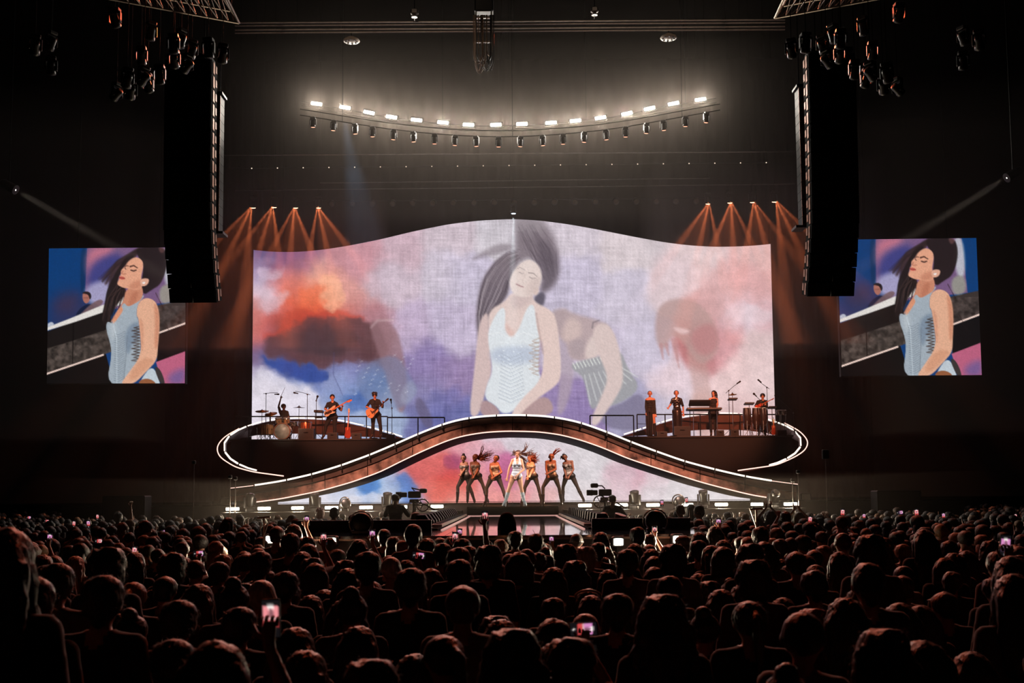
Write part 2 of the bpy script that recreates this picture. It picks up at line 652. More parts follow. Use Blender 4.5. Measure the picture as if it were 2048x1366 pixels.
for pl, c, a, f in (([(522, 690), (560, 640), (600, 610), (650, 608), (700, 618), (745, 634), (660, 645), (590, 660)], (196, 66, 52), .65, 9), ([(590, 590), (640, 556), (668, 600), (650, 622), (600, 618)], (240, 112, 72), .6, 9),
                    ([(640, 545), (678, 556), (690, 612), (660, 624), (648, 590)], (244, 180, 145), .7, 7), ([(515, 530), (550, 545), (570, 540), (560, 560), (520, 570)], (214, 196, 216), .6, 6), ([(515, 585), (560, 590), (585, 575), (560, 620), (520, 630)], (226, 204, 216), .55, 7),
                    ([(512, 708), (545, 676), (575, 652), (610, 638), (660, 630), (720, 634), (765, 648), (775, 690), (745, 722), (700, 730), (660, 722), (640, 738), (600, 722), (560, 716)], (92, 58, 62), .85, 8),
                    ([(580, 664), (640, 650), (695, 656), (725, 690), (660, 712), (600, 704)], (62, 48, 56), .7, 11), ([(514, 712), (560, 722), (610, 726), (655, 742), (648, 764), (600, 757), (560, 744), (530, 732)], (46, 74, 150), .85, 6),
                    ([(504, 732), (545, 744), (575, 764), (620, 768), (645, 800), (640, 870), (500, 900)], (226, 219, 230), .8, 7), ([(640, 752), (700, 735), (735, 770), (700, 800), (650, 790)], (150, 160, 202), .5, 9),
                    ([(690, 785), (745, 790), (740, 822), (690, 815)], (62, 98, 168), .6, 8), ([(850, 775), (945, 785), (955, 870), (850, 870)], (88, 94, 160), .42, 12), ([(836, 690), (900, 700), (912, 765), (846, 775)], (138, 122, 170), .35, 14),
                    ([(1130, 790), (1180, 790), (1190, 870), (1120, 870)], (128, 112, 164), .25, 12), ([(1440, 540), (1541, 530), (1545, 600), (1470, 605)], (222, 168, 168), .5, 12), ([(1455, 610), (1545, 612), (1545, 650), (1480, 650)], (234, 212, 218), .6, 9), ([(1300, 720), (1420, 740), (1430, 780), (1310, 790)], (230, 205, 212), .5, 14)):
    pic.poly(pl, c, a, f, warp=34)
pic.C *= (1 + .16 * (fbm(pic.X / 16, pic.Y / 16, 40, 5) - .5))[:, None]
# fine woven moire of the diodes, strongest in the middle
wv = np.exp(-((pic.X - 1010) / 330) ** 2)
moire = (.5 - fbm(pic.X / 2.2, pic.Y / 34, 21, 2)) * 30 + (.5 - fbm(pic.X / 34, pic.Y / 1.9, 22, 2)) * 30
pic.C += (wv * moire)[:, None]
# faint dancer on the left, arm and laced corset
pic.poly([(735, 645), (760, 637), (790, 650), (806, 700), (818, 790), (803, 835), (782, 790), (765, 730)], (150, 112, 118), .75, 5)
pic.line([(742, 655), (755, 641), (785, 640)], (1.5, 2), (215, 190, 190), .5, 2.5)
pic.poly([(705, 745), (790, 700), (826, 760), (838, 785), (800, 825), (722, 800)], (118, 130, 165), .55, 5)
pic.poly([(818, 755), (838, 780), (815, 812), (795, 800)], (165, 168, 190), .5, 5)
pic.poly([(826, 805), (842, 790), (872, 850), (850, 860)], (95, 85, 110), .6, 4)
for k in range(26):
    x, y = 708 + 120 * ((k * .37) % 1), 790 - 80 * ((k * .61) % 1)
    pic.line([(x, y), (x + 5, y - 3)], .5, (222, 224, 235), .7, .7)
pic.line([(668, 705), (667, 750), (685, 790)], .8, (80, 85, 130), .6, 1)
# faint dancer on the right
pic.poly([(1368, 690), (1405, 688), (1422, 770), (1425, 870), (1394, 870), (1388, 780)], (196, 158, 152), .6, 7)
pic.poly([(1309, 640), (1322, 607), (1352, 596), (1395, 602), (1432, 645), (1440, 705), (1400, 735), (1372, 690), (1345, 668), (1330, 700), (1313, 690)], (186, 152, 148), .8, 6)
pic.poly([(1340, 652), (1385, 660), (1365, 672)], (235, 210, 210), .7, 4)
for x0, y0, x1, y1 in ((1322, 690, 1326, 718), (1333, 690, 1337, 710), (1346, 680, 1358, 735), (1352, 680, 1356, 720)):
    pic.line([(x0, y0), (x1, y1)], (4, 1), (190, 140, 140), .7, 2)
pic.poly([(1376, 665), (1430, 640), (1440, 700), (1395, 715)], (190, 118, 122), .5, 8)
# bending dancer right of the singer
T = zz((900, 430), 3.252)
sk, sh = (217, 196, 192), (186, 164, 165)
pic.poly([(700, 700), (790, 800), (815, 1040), (745, 1290), (690, 1300), (715, 1080)], (178, 160, 172), .75, 5, T=T)
pic.poly([(1245, 1135), (1290, 1300), (1300, 1400), (1040, 1400), (930, 1280), (1100, 1240)], (128, 122, 148), .9, 4, T=T)
pic.poly([(650, 640), (730, 605), (800, 640), (950, 680), (1050, 720), (1010, 900), (860, 960), (775, 930), (760, 830), (700, 790)], sh, .95, 6, T=T)
pic.poly([(655, 630), (740, 605), (780, 640), (730, 720), (700, 800), (690, 700)], (178, 158, 161), .85, 8, T=T)
pic.poly([(770, 660), (860, 700), (850, 800), (740, 830), (730, 760)], (212, 188, 183), .85, 8, T=T)
pic.poly([(770, 820), (890, 800), (870, 930), (790, 930)], (174, 156, 160), .8, 7, T=T)
pic.poly([(890, 820), (960, 760), (990, 920), (870, 950)], (222, 203, 198), .9, 6, T=T)
pic.poly([(785, 965), (980, 920), (1110, 870), (1155, 1000), (1250, 1135), (1060, 1250), (970, 1235), (915, 1280), (880, 1100), (850, 1035), (800, 1010)], (160, 160, 164), .95, 3, T=T)
for k in range(9):
    pic.line([(875 + k * 30, 1040 - k * 6), (915 + k * 38, 1230 - k * 22)], 1.1, (215, 216, 216), .7, 1, T=T)
for k in range(26):
    pic.line([(800 + k * 7.4, 962 - k * 1.6 + 30 * (k % 3) / 2), (803 + k * 7.4, 975 - k * 1.6 + 30 * (k % 3) / 2)], .9, (232, 234, 228), .8, .8, T=T)
pic.poly([(930, 730), (1000, 695), (1065, 750), (1110, 900), (1132, 1080), (1085, 1180), (1010, 1290), (950, 1380), (905, 1350), (990, 1170), (1030, 1060), (985, 950), (935, 820)], sk, 1, 3.5, T=T)
pic.line([(925, 735), (930, 700), (970, 685)], 1.2, (120, 110, 115), .8, 1, T=T)
# the singer
hair, hair2 = (118, 105, 113), (80, 70, 80)
pic.poly([(425, 20), (570, 15), (650, 90), (695, 200), (718, 330), (695, 440), (640, 495), (585, 505), (600, 390), (560, 305), (500, 280), (450, 320), (425, 240), (428, 120)], hair, .82, 11, T=T)
pic.poly([(560, 170), (650, 170), (705, 300), (690, 430), (630, 490), (590, 490), (610, 380), (580, 300)], (100, 90, 100), .7, 10, T=T)
pic.poly([(420, 20), (600, 20), (640, 110), (430, 150)], (165, 155, 160), .55, 12, T=T)
pic.poly([(440, 200), (330, 180), (210, 235), (130, 300), (230, 270), (370, 240)], hair, .5, 6, T=T)
pic.poly([(445, 230), (370, 240), (280, 310), (220, 400), (185, 500), (168, 660), (180, 790), (215, 830), (245, 720), (262, 625), (330, 590), (390, 500), (390, 400), (450, 320)], hair, .9, 5, T=T)
rr = random.Random(4)
OUTC = np.array([(445, 225), (370, 238), (285, 308), (218, 400), (186, 510), (172, 660), (182, 800)], float)
INC = np.array([(452, 325), (405, 390), (385, 450), (372, 510), (330, 585), (262, 640), (246, 760)], float)
for k in range(90):
    a, i0, i1 = rr.random(), rr.randrange(0, 4), rr.randrange(5, 8)
    q = (OUTC * (1 - a) + INC * a)[i0:i1] + np.array([rr.uniform(-6, 6), rr.uniform(-6, 6)])
    pic.line([tuple(p) for p in q], (.5, .9), hair2 if k % 3 else (176, 164, 170), .4, .9, T=T)
for k in range(40):
    a = rr.random()
    pic.line([(440 + 150 * a, 60 + 60 * rr.random()), (500 + 190 * a, 200 + 60 * rr.random()), (590 + 110 * a, 300 + 120 * rr.random())], (.4, .8), hair2, .3, 1, T=T)
pic.poly([(540, 540), (590, 495), (625, 520), (605, 600), (560, 600)], (86, 80, 94), .9, 4, T=T)
skn = (224, 201, 195)
pic.poly([(245, 620), (190, 690), (168, 900), (150, 1080), (122, 1310), (190, 1310), (240, 1110), (272, 1030), (262, 900), (255, 740)], (212, 187, 184), 1, 3, T=T)
pic.poly([(205, 1190), (300, 1235), (335, 1310), (190, 1310)], (176, 146, 148), 1, 3, T=T)
pic.poly([(470, 1240), (640, 1160), (690, 1310), (400, 1310)], (180, 150, 150), 1, 3, T=T)
pic.poly([(250, 620), (355, 565), (400, 500), (540, 500), (540, 560), (640, 610), (690, 660), (640, 800), (560, 830), (290, 830), (250, 740)], skn, 1, 3, T=T)
pic.poly([(400, 510), (540, 500), (530, 560), (440, 620), (400, 590)], (204, 182, 180), .8, 8, T=T)
pic.poly([(315, 615), (362, 598), (356, 740), (385, 790), (418, 782), (452, 735), (500, 600), (542, 575), (556, 640), (565, 740), (586, 800), (578, 900), (572, 1000), (598, 1080), (470, 1230), (390, 1290), (335, 1290), (300, 1240), (222, 1195), (240, 1100), (275, 1030), (268, 930), (247, 830), (250, 740)], (222, 226, 230), 1, 2.2, T=T)
pic.poly([(262, 870), (420, 850), (575, 860), (572, 950), (420, 980), (270, 960)], (172, 182, 204), .6, 9, T=T)
pic.line([(252, 775), (320, 765), (372, 795), (410, 795), (480, 765), (570, 790)], .8, (235, 236, 238), .8, 1, T=T)
for k in range(13):
    y = 900 + 24 * k
    pic.line([(335 - k * 1.5, y), (395, y + 34), (470 + k, y - 4)], .6, (158, 166, 180), .7, .7, T=T)
for k in range(9):
    y = 800 + 26 * k
    pic.line([(582, y), (535 - (k % 2) * 20, y + 20), (575, y + 34)], 1., (180, 158, 146), .8, .8, T=T)
for k in range(36):
    x, y = 300 + rr.random() * 260, 820 + rr.random() * 220
    pic.line([(x, y), (x + 3, y)], .7, (245, 248, 250), .8, .7, T=T)
pic.poly([(365, 700), (385, 735), (415, 750), (420, 785), (388, 792), (358, 745)], (214, 170, 160), .6, 6, T=T)
pic.poly([(570, 600), (640, 610), (692, 665), (720, 900), (722, 1060), (690, 1110), (590, 1180), (500, 1250), (450, 1310), (385, 1310), (470, 1190), (596, 1075), (612, 900), (590, 790), (575, 720)], (226, 201, 194), 1, 2.5, T=T)
pic.line([(560, 640), (585, 790), (606, 900)], 1.5, (180, 152, 148), .7, 2, T=T)
pic.poly([(470, 305), (520, 285), (580, 325), (602, 400), (582, 470), (545, 525), (460, 540), (402, 505), (384, 440), (402, 380), (440, 330)], (228, 210, 204), 1, 3, T=T)
pic.poly([(540, 480), (580, 470), (575, 515), (545, 525)], (220, 196, 188), 1, 2, T=T)
pic.line([(436, 352), (455, 340), (486, 358)], (.4, .7), (130, 115, 115), .75, .9, T=T)
pic.line([(512, 378), (540, 378), (566, 400)], (.8, .4), (110, 98, 98), .8, .9, T=T)
pic.line([(450, 372), (465, 380), (480, 378)], .6, (128, 112, 114), .7, .9, T=T)
pic.line([(518, 404), (536, 414), (556, 412)], .7, (120, 106, 108), .75, .9, T=T)
pic.line([(490, 390), (470, 430), (480, 444)], .5, (200, 178, 172), .6, 1.4, T=T)
pic.poly([(505, 425), (580, 405), (575, 480), (520, 530), (480, 520)], (212, 190, 184), .6, 8, T=T)
pic.poly([(440, 335), (500, 300), (560, 330), (500, 370)], (234, 218, 212), .5, 7, T=T)
pic.line([(432, 449), (452, 460), (476, 468)], 1.3, (186, 146, 148), .85, 1., T=T)
pic.line([(434, 452), (476, 470)], .3, (130, 95, 100), .7, .7, T=T)
pic.poly([(548, 420), (590, 400), (575, 480), (520, 520)], (204, 184, 180), .5, 8, T=T)
pic.grain(.035)
wall = thing('led_screen', 'huge wave-topped video wall showing a dark-haired singer against red and lilac clouds', 'video screen', W(1024, 900, SD))
LED = led_mat('led_diodes_big', 1.0)
led_object('display', Wn(PX, PY, np.full_like(PX, SD)), pic.linear(), nr, nc, LED, wall)
mb = MB()
ot = [W(x, y - 1.2, SD) for x, y in TOP[::6]]
casing(mb, [W(505.5, 498, SD)] + ot[1:-1] + [W(1542.5, 486.5, SD), W(1553, 903, SD), W(501.5, 903, SD)], .45)
mb.obj('frame', BLACK, wall)

# --- lower wall seen through the arch of the ramp
ARCH = smooth_curve([(540, 1012), (556, 1009.6), (594, 1003), (644, 990), (694, 973), (744, 955), (808, 928), (868, 903), (920, 888), (968, 877.5), (1003, 873.5), (1034, 872.5),
                     (1078, 875.5), (1122, 883), (1165, 897), (1210, 913), (1240, 926), (1280, 943), (1354, 965.5), (1404, 979), (1454, 990), (1498, 999), (1512, 1001)], 300, 3)
nc, nr = 320, 60
LD = 40.6
px = np.linspace(556, 1500, nc)
yt = np.interp(px, ARCH[:, 0], ARCH[:, 1]) - 5
yb = 990 + (ZC - 2.05) * F / LD - (px - 1024) * .0078
yt = np.minimum(yt, yb - 1)
PY = yt[None, :] + np.linspace(0, 1, nr)[:, None] * (yb - yt)[None, :]
PX = np.repeat(px[None, :], nr, 0)
pic = Pic(PX, PY)
pic.field([(560, 1003, (224, 222, 232)), (620, 1000, (222, 220, 232)), (680, 995, (205, 210, 228)), (700, 980, (190, 200, 225)), (735, 973, (45, 110, 190)), (722, 976, (90, 140, 205)), (760, 968, (175, 195, 225)), (760, 1000, (220, 218, 230)), (790, 985, (200, 208, 228)),
           (800, 965, (120, 150, 205)), (808, 960, (75, 120, 190)), (815, 985, (50, 105, 180)), (790, 945, (190, 195, 220)), (825, 968, (130, 120, 165)), (830, 945, (205, 110, 120)), (820, 930, (214, 120, 118)), (845, 1000, (150, 130, 160)), (860, 1000, (225, 130, 125)),
           (850, 965, (225, 120, 112)), (870, 930, (226, 130, 128)), (880, 905, (224, 140, 140)), (905, 925, (190, 100, 125)), (900, 930, (175, 85, 115)), (895, 955, (215, 80, 75)), (900, 975, (220, 85, 75)), (880, 985, (228, 120, 108)), (930, 960, (224, 105, 98)), (920, 995, (232, 150, 140)),
           (920, 890, (222, 150, 160)), (950, 900, (226, 170, 180)), (1000, 885, (216, 198, 208)), (1030, 880, (214, 202, 210)), (990, 920, (222, 175, 190)), (960, 940, (226, 150, 160)), (1010, 925, (200, 120, 160)), (1005, 950, (190, 90, 135)), (1000, 940, (198, 120, 155)), (985, 980, (230, 150, 150)), (1040, 980, (226, 160, 170)),
           (1060, 900, (216, 205, 212)), (1070, 950, (220, 185, 195)), (1060, 1000, (228, 180, 180)), (1100, 930, (220, 208, 214)), (1150, 950, (220, 212, 216)), (1150, 1000, (222, 212, 216)), (1200, 940, (220, 212, 216)), (1240, 955, (216, 185, 195)), (1270, 965, (214, 165, 180)), (1250, 980, (218, 195, 204)),
           (1300, 985, (222, 212, 218)), (1300, 955, (218, 195, 203)), (1380, 995, (224, 216, 220)), (1450, 1000, (224, 216, 220))], 14)
for pl, c, a, f in (([(700, 968), (735, 958), (765, 970), (745, 984), (712, 982)], (58, 122, 196), .6, 4), ([(785, 955), (815, 945), (835, 965), (822, 995), (795, 990), (805, 972)], (70, 118, 192), .6, 5), ([(560, 1010), (680, 1000), (720, 985), (780, 990), (790, 1010)], (224, 222, 232), .7, 5),
                    ([(808, 935), (850, 915), (905, 905), (920, 960), (915, 1000), (850, 1000), (838, 960)], (214, 88, 82), .5, 7), ([(890, 912), (925, 920), (915, 940), (890, 938)], (150, 70, 105), .6, 5), ([(985, 915), (1030, 905), (1035, 960), (1000, 965), (985, 940)], (190, 92, 140), .4, 7),
                    ([(940, 890), (1000, 880), (1010, 905), (950, 925)], (222, 168, 180), .5, 6), ([(930, 985), (1060, 980), (1060, 1010), (930, 1010)], (232, 152, 148), .5, 5)):
    pic.poly(pl, c, a, f, warp=22)
pic.C *= (1 + .14 * (fbm(pic.X / 11, pic.Y / 11, 44, 5) - .5))[:, None]
pic.grain(.05)
low = thing('led_screen', 'low arch-shaped video wall with red and blue clouds under the curved ramp behind the dancers', 'video screen', W(1024, 1006, LD))
LED2 = led_mat('led_diodes_low', 1.0)
led_object('display', Wn(PX, PY, np.full_like(PX, LD)), pic.linear(), nr, nc, LED2, low)
mb = MB()
casing(mb, [W(x, y, LD) for x, y in zip(px[::10], yt[::10])] + [W(1500, yb[-1], LD), W(556, yb[0], LD)], .3)
mb.obj('frame', BLACK, low)

# --- the two side screens show the same close-up
nc = nr = 190
X, Y = np.meshgrid(np.linspace(52, 1340, nc), np.linspace(50, 1330, nr))
p2 = Pic(X, Y)
p2.C[:] = (8, 60, 118)
p2.poly([(40, 480), (420, 420), (560, 800), (40, 900)], (48, 50, 90), .8, 120)
p2.poly([(150, 520), (330, 480), (300, 680), (120, 640)], (70, 50, 72), .6, 90)
p2.poly([(350, 40), (415, 40), (405, 470), (350, 480)], (14, 48, 88), .8, 8)
p2.poly([(411, 30), (1200, 30), (1240, 560), (560, 640), (398, 470)], (120, 90, 130), 1, 6, False)
p2.poly([(411, 30), (700, 30), (520, 220), (408, 330)], (200, 118, 138), .9, 60)
p2.poly([(440, 170), (760, 80), (720, 330), (520, 420), (410, 420)], (55, 62, 130), .85, 60)
p2.poly([(410, 400), (640, 330), (660, 560), (470, 600), (400, 520)], (172, 168, 205), .9, 40)
p2.poly([(1120, 40), (1220, 40), (1230, 420), (1140, 420)], (196, 198, 206), .9, 20)
wht, dk = (232, 226, 220), (24, 20, 20)
p2.poly([(40, 770), (90, 740), (120, 775), (40, 800)], (225, 225, 230), .8, 6)
p2.poly([(300, 700), (350, 620), (430, 570), (495, 600), (480, 660), (400, 700)], (20, 30, 58), 1, 5)
p2.poly([(450, 580), (540, 530), (580, 560), (480, 650), (340, 700), (360, 670)], (120, 92, 96), .9, 8)
p2.poly([(372, 480), (410, 462), (450, 500), (438, 555), (405, 580), (375, 540)], (176, 112, 98), 1, 5)
p2.poly([(362, 480), (400, 455), (450, 470), (458, 520), (440, 540), (430, 490), (385, 480)], (40, 30, 34), 1, 4)
p2.line([(385, 520), (425, 520)], 4, (120, 70, 66), .7, 5)
p2.poly([(40, 840), (300, 740), (620, 600), (700, 1010), (40, 1250)], dk, 1, 4, False)
p2.poly([(1060, 600), (1350, 540), (1350, 770), (1070, 870)], (58, 50, 48), 1, 4, False)
p2.poly([(1090, 420), (1215, 385), (1235, 560), (1100, 590)], (150, 146, 140), 1, 18)
p2.poly([(40, 1000), (290, 925), (640, 810), (660, 1030), (40, 1235)], (62, 54, 50), 1, 4, False)
mot = fbm(p2.X / 34, p2.Y / 34, 31, 5)
inm = (p2.Y > 1010 - (p2.X - 40) * .33) & (p2.Y < 1240 - (p2.X - 40) * .33) & (p2.X < 640)
inm |= (p2.X > 1085) & (p2.Y > 600) & (p2.Y < 850 - (p2.X - 1085) * .37)
p2.C[inm] *= (.25 + 1.6 * mot[inm])[:, None]
p2.line([(292, 750), (290, 1140)], 4, (6, 6, 6), 1, 3)
p2.poly([(40, 800), (260, 715), (560, 590), (770, 510), (780, 560), (620, 640), (300, 750), (40, 830)], wht, 1, 5, False)
p2.poly([(40, 1240), (600, 1050), (680, 1340), (40, 1340)], (13, 12, 13), 1, 4, False)
p2.line([(40, 1242), (575, 1060)], 8, (245, 215, 202), 1, 3)
p2.poly([(1070, 870), (1350, 770), (1350, 1040), (1080, 1140)], (15, 15, 18), 1, 4, False)
p2.line([(1085, 858), (1350, 762)], 8, (245, 215, 202), 1, 3)
p2.poly([(1070, 1130), (1350, 1026), (1350, 1345), (1130, 1345)], (190, 98, 128), 1, 4, False)
p2.poly([(1180, 1250), (1350, 1170), (1350, 1345), (1200, 1345)], (110, 92, 150), .8, 50)
hd = (34, 26, 26.95)
for k in range(40):
    a = rr.random()
    p2.line([(900 - 60 * a, 60 + 90 * a), (700 - 60 * a, 170 + 160 * a), (500 + 120 * a + 60 * rr.random(), 340 + 90 * a)], (14, 3), (70, 50, 54) if k % 3 else hd, .35, 8)
p2.poly([(880, 40), (1135, 40), (1168, 150), (1155, 270), (1105, 400), (1020, 450), (950, 500), (915, 420), (950, 200), (880, 130)], hd, .95, 9)
p2.poly([(1080, 40), (1150, 60), (1120, 110), (1090, 90)], (120, 80, 78), .6, 12)
p2.poly([(870, 130), (790, 170), (730, 280), (690, 400), (790, 450), (770, 500), (690, 590), (620, 760), (580, 800), (555, 700), (585, 560), (600, 450), (650, 340), (720, 220), (800, 110)], hd, .97, 7)
for k in range(24):
    x = 560 + rr.random() * 180
    p2.line([(720 + rr.random() * 60, 330 + rr.random() * 100), (x + 50, 520), (x, 640 + rr.random() * 200)], (5, 2), (70, 52, 50) if k % 2 else (18, 14, 15), .7, 3)
for x, y in ((1060, 480), (1100, 560), (1180, 840), (1210, 880), (1150, 760)):
    p2.line([(x, y), (x + 40, y + 80)], (4, 1), (44, 30, 30), .8, 3)
sk2, sk3 = (231, 166, 136), (176, 104, 80)
p2.poly([(780, 430), (930, 400), (945, 500), (900, 590), (740, 640), (650, 760), (640, 740), (760, 560)], (206, 138, 110), 1, 6)
p2.poly([(800, 175), (870, 132), (932, 168), (942, 230), (918, 330), (935, 420), (920, 440), (862, 455), (800, 435), (755, 428), (702, 402), (697, 380), (713, 352), (716, 322), (733, 300), (729, 262), (768, 228)], sk2, 1, 5)
p2.poly([(800, 400), (925, 340), (930, 430), (830, 450)], sk3, .45, 25)
p2.poly([(915, 350), (955, 338), (1000, 345), (985, 400), (940, 418), (912, 400)], (226, 170, 146), 1, 5)
p2.poly([(930, 375), (965, 372), (955, 392), (935, 392)], (245, 240, 236), .9, 4)
p2.line([(818, 228), (850, 218), (884, 240)], (7, 4), (58, 32, 28), .95, 4)
p2.line([(770, 228), (785, 218), (800, 222)], 4, (70, 40, 34), .8, 4)
p2.line([(826, 262), (850, 270), (872, 262)], 6, (52, 32, 30), .95, 4)
p2.line([(768, 240), (776, 252)], 4, (60, 40, 36), .8, 4)
p2.line([(750, 268), (738, 292), (752, 300), (778, 296)], 4, (170, 100, 80), .8, 5)
p2.poly([(716, 318), (760, 322), (778, 345), (740, 352), (714, 342)], (206, 98, 86), 1, 4)
p2.line([(722, 332), (768, 340)], 3, (110, 44, 42), .9, 3)
p2.poly([(830, 480), (900, 450), (880, 560), (800, 620)], sk3, .5, 20)
p2.poly([(940, 495), (925, 540), (880, 570), (800, 612), (765, 565), (742, 600), (668, 772), (606, 738), (598, 820), (640, 950), (656, 1060), (608, 1345), (860, 1345), (1000, 1180), (930, 1090), (918, 900), (905, 740), (880, 690), (890, 580), (955, 510)], (165, 176, 186), 1, 4)
p2.poly([(742, 600), (700, 640), (652, 752), (668, 772), (715, 705), (760, 640)], (222, 150, 116), 1, 6)
p2.poly([(810, 780), (915, 740), (918, 900), (850, 960), (800, 1080), (770, 900)], (112, 130, 150), .7, 25)
p2.poly([(620, 760), (700, 740), (700, 900), (650, 930)], (196, 203, 208), .6, 30)
for k in range(22):
    y = 860 + 21 * k
    p2.line([(680, y), (720, y + 12), (775, y - 22)], 2.5, (108, 120, 132), .7, 2.5)
p2.line([(668, 790), (700, 900), (705, 1340)], 3, (215, 225, 232), .8, 3)
p2.line([(800, 880), (770, 1320)], 3, (105, 115, 125), .7, 3)
for k in range(12):
    y = 790 + 28 * k
    p2.line([(915, y), (860 - 20 * (k % 2), y + 16), (912, y + 26)], 4, (60, 44, 38), .85, 3)
p2.poly([(930, 1290), (1040, 1150), (1112, 1330), (1100, 1345), (930, 1345)], (196, 206, 214), 1, 4)
p2.poly([(1045, 1165), (1110, 1190), (1165, 1345), (1112, 1345)], (58, 52, 52), 1, 4)
p2.poly([(930, 1290), (1020, 1285), (1090, 1345), (900, 1345)], (150, 92, 60), 1, 4)
p2.poly([(890, 580), (960, 518), (1050, 545), (1087, 620), (1102, 760), (1085, 1000), (1078, 1110), (1000, 1200), (860, 1345), (735, 1345), (800, 1250), (930, 1070), (922, 900), (902, 720), (880, 690)], (231, 176, 146), 1, 5)
p2.poly([(1040, 560), (1087, 620), (1102, 760), (1085, 1000), (1050, 1000), (1060, 750)], (204, 132, 102), .7, 16)
p2.poly([(905, 700), (925, 900), (930, 1040), (950, 1000), (950, 760)], (206, 140, 112), .6, 16)
p2.poly([(930, 1080), (1078, 1110), (980, 1200), (870, 1300), (800, 1290)], (204, 140, 108), .5, 20)
p2.grain(.05)
CLOSE = p2.linear()
LED3 = led_mat('led_diodes_side', .95)
for lab, q in (('square video screen on the left showing a close-up of the singer in profile', ((98, 497), (372, 494.5), (369.5, 766.5), (93.5, 767))),
               ('square video screen on the right showing a close-up of the singer in profile', ((1674, 479.5), (1952.5, 476), (1963.5, 750), (1684, 752)))):
    U, Vv = np.meshgrid(np.linspace(0, 1, nc), np.linspace(0, 1, nr))
    q = np.array(q, float)
    PXs = (q[0, 0] * (1 - U) + q[1, 0] * U) * (1 - Vv) + (q[3, 0] * (1 - U) + q[2, 0] * U) * Vv
    PYs = (q[0, 1] * (1 - U) + q[1, 1] * U) * (1 - Vv) + (q[3, 1] * (1 - U) + q[2, 1] * U) * Vv
    D = 45.
    e = thing('side_screen', lab, 'video screen', W(q[:, 0].mean(), q[:, 1].max(), D))
    led_object('display', Wn(PXs, PYs, np.full_like(PXs, D)), CLOSE, nr, nc, LED3, e)
    mb = MB()
    casing(mb, [W(x, y, D) for x, y in q + np.array([[-1, -1], [1, -1], [1, 1], [-1, 1]])], .25)
    mb.obj('frame', BLACK, e)
    mb = MB()
    for k in (.2, .8):
        p = W(q[0, 0] * (1 - k) + q[1, 0] * k, q[0, 1], D) + V((0, .15, 0))
        mb.cyl(p, (p.x, p.y, 26.95), .03, n=6)
    mb.obj('hanging_cable', BMETAL, e)


# ------------------------------------------------------------------ haze of the show (fog machines) plus pockets added for halos and beams
def haze(name, lo, hi, dens, g, where):
    m = bpy.data.materials.new(name)
    m.use_nodes = True
    N, L = m.node_tree.nodes, m.node_tree.links
    N.remove(N['Principled BSDF'])
    s = N.new('ShaderNodeVolumeScatter')
    s.inputs['Density'].default_value = dens
    s.inputs['Anisotropy'].default_value = g
    s.inputs['Color'].default_value = (1, .87, .76, 1)
    L.new(s.outputs[0], N['Material Output'].inputs['Volume'])
    c = [(a + b) / 2 for a, b in zip(lo, hi)]
    o = MB().box(c, [b - a for a, b in zip(lo, hi)]).obj(name, m)
    return tag(o, 'thin smoke haze ' + where, 'haze', kind='stuff')


haze('haze', (-10.8, 38.2, 12.2), (10.9, 42.5, 18.6), .012, .5, 'drifting round the hanging arc of white lamps')  # denser pocket added to stand in for lens glare round the lamps
haze('haze', (-14, 41.5, 8), (-5.2, 47.2, 15.3), .018, .45, 'under the four orange beam lights on the left')  # local pocket added so the orange beams show near their lenses
haze('haze', (5.6, 41.5, 8), (14.5, 47.2, 15.3), .018, .45, 'under the four orange beam lights on the right')  # same added pocket for the right-hand beams
haze('haze', (-9.6, 22, .1), (9.6, 34.7, 2.7), .0024, .5, 'low in the pit before the stage lip')
haze('haze', (-19, 30, 4), (-10.7, 35.1, 14), .0055, .45, 'along the left follow spot beam')  # box added only where the left beam should be visible
haze('haze', (10.7, 30, 4), (19, 35.1, 14), .0055, .45, 'along the right follow spot beam')  # box added only where the right beam should be visible
haze('haze', (-22, 35.2, 2.1), (22, 51, 25), HAZE, .45, 'filling the air above and behind the stage')

# ------------------------------------------------------------------ stage
DECKM = pm('glossy_stage_deck', (20, 17, 18), .1, 0, .3, 2, .0, spec=.9, coat=1.)
STAGEBK = pm('stage_black_skirt', (15, 14, 14), .6, 0, .3, 2)
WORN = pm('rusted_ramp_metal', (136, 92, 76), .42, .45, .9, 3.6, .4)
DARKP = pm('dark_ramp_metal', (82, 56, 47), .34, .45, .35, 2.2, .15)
ZD, ZT, ZR = 2.03, 1.92, 1.66            # heights: main deck, thrust, catwalk
st = thing('stage', 'wide black main stage with a glossy deck under the arch of the ramp', 'stage', (0, 42, 0))
MB().box((0, 42.75, ZD / 2 - .02), (29, 14.5, ZD - .04)).obj('skirt', STAGEBK, st)
for i in range(12):
    for j in range(3):
        MB().box((-14.5 + 29 / 12 * (i + .5), 36.25 + 1.55 * j, ZD - .015), (29 / 12 - .012, 1.535, .05)).obj('deck_panel', DECKM, st)
MB().box((0, 45.1, ZD - .015), (29, 9.3, .05)).obj('rear_deck', DECKM, st)
for s in (-1, 1):
    MB().box((s * 5.4, 35.1, .9), (7.6, .8, 1.8)).obj('apron_ledge', STAGEBK, st)

th = thing('thrust_platform', 'low glossy platform at the centre of the stage front under the singer', 'platform', (0, 34.2, 0))
MB().box((0, 34.2, ZT - .13), (2.74, 2.46, .22)).obj('skirt', STAGEBK, th)
MB().box((0, 34.26, (ZT - .26) / 2), (2.66, 2.36, ZT - .28)).obj('base', STAGEBK, th)
for i in range(3):
    for j in range(2):
        MB().box((-.913 + .913 * i, 33.58 + 1.24 * j, ZT), (.908, 1.235, .035)).obj('deck_panel', DECKM, th)
MB().box((0, 32.99, ZT - .25), (2.7, .02, .02)).obj('edge_strip', em('dim_edge_strip', (255, 190, 180), .5), th)

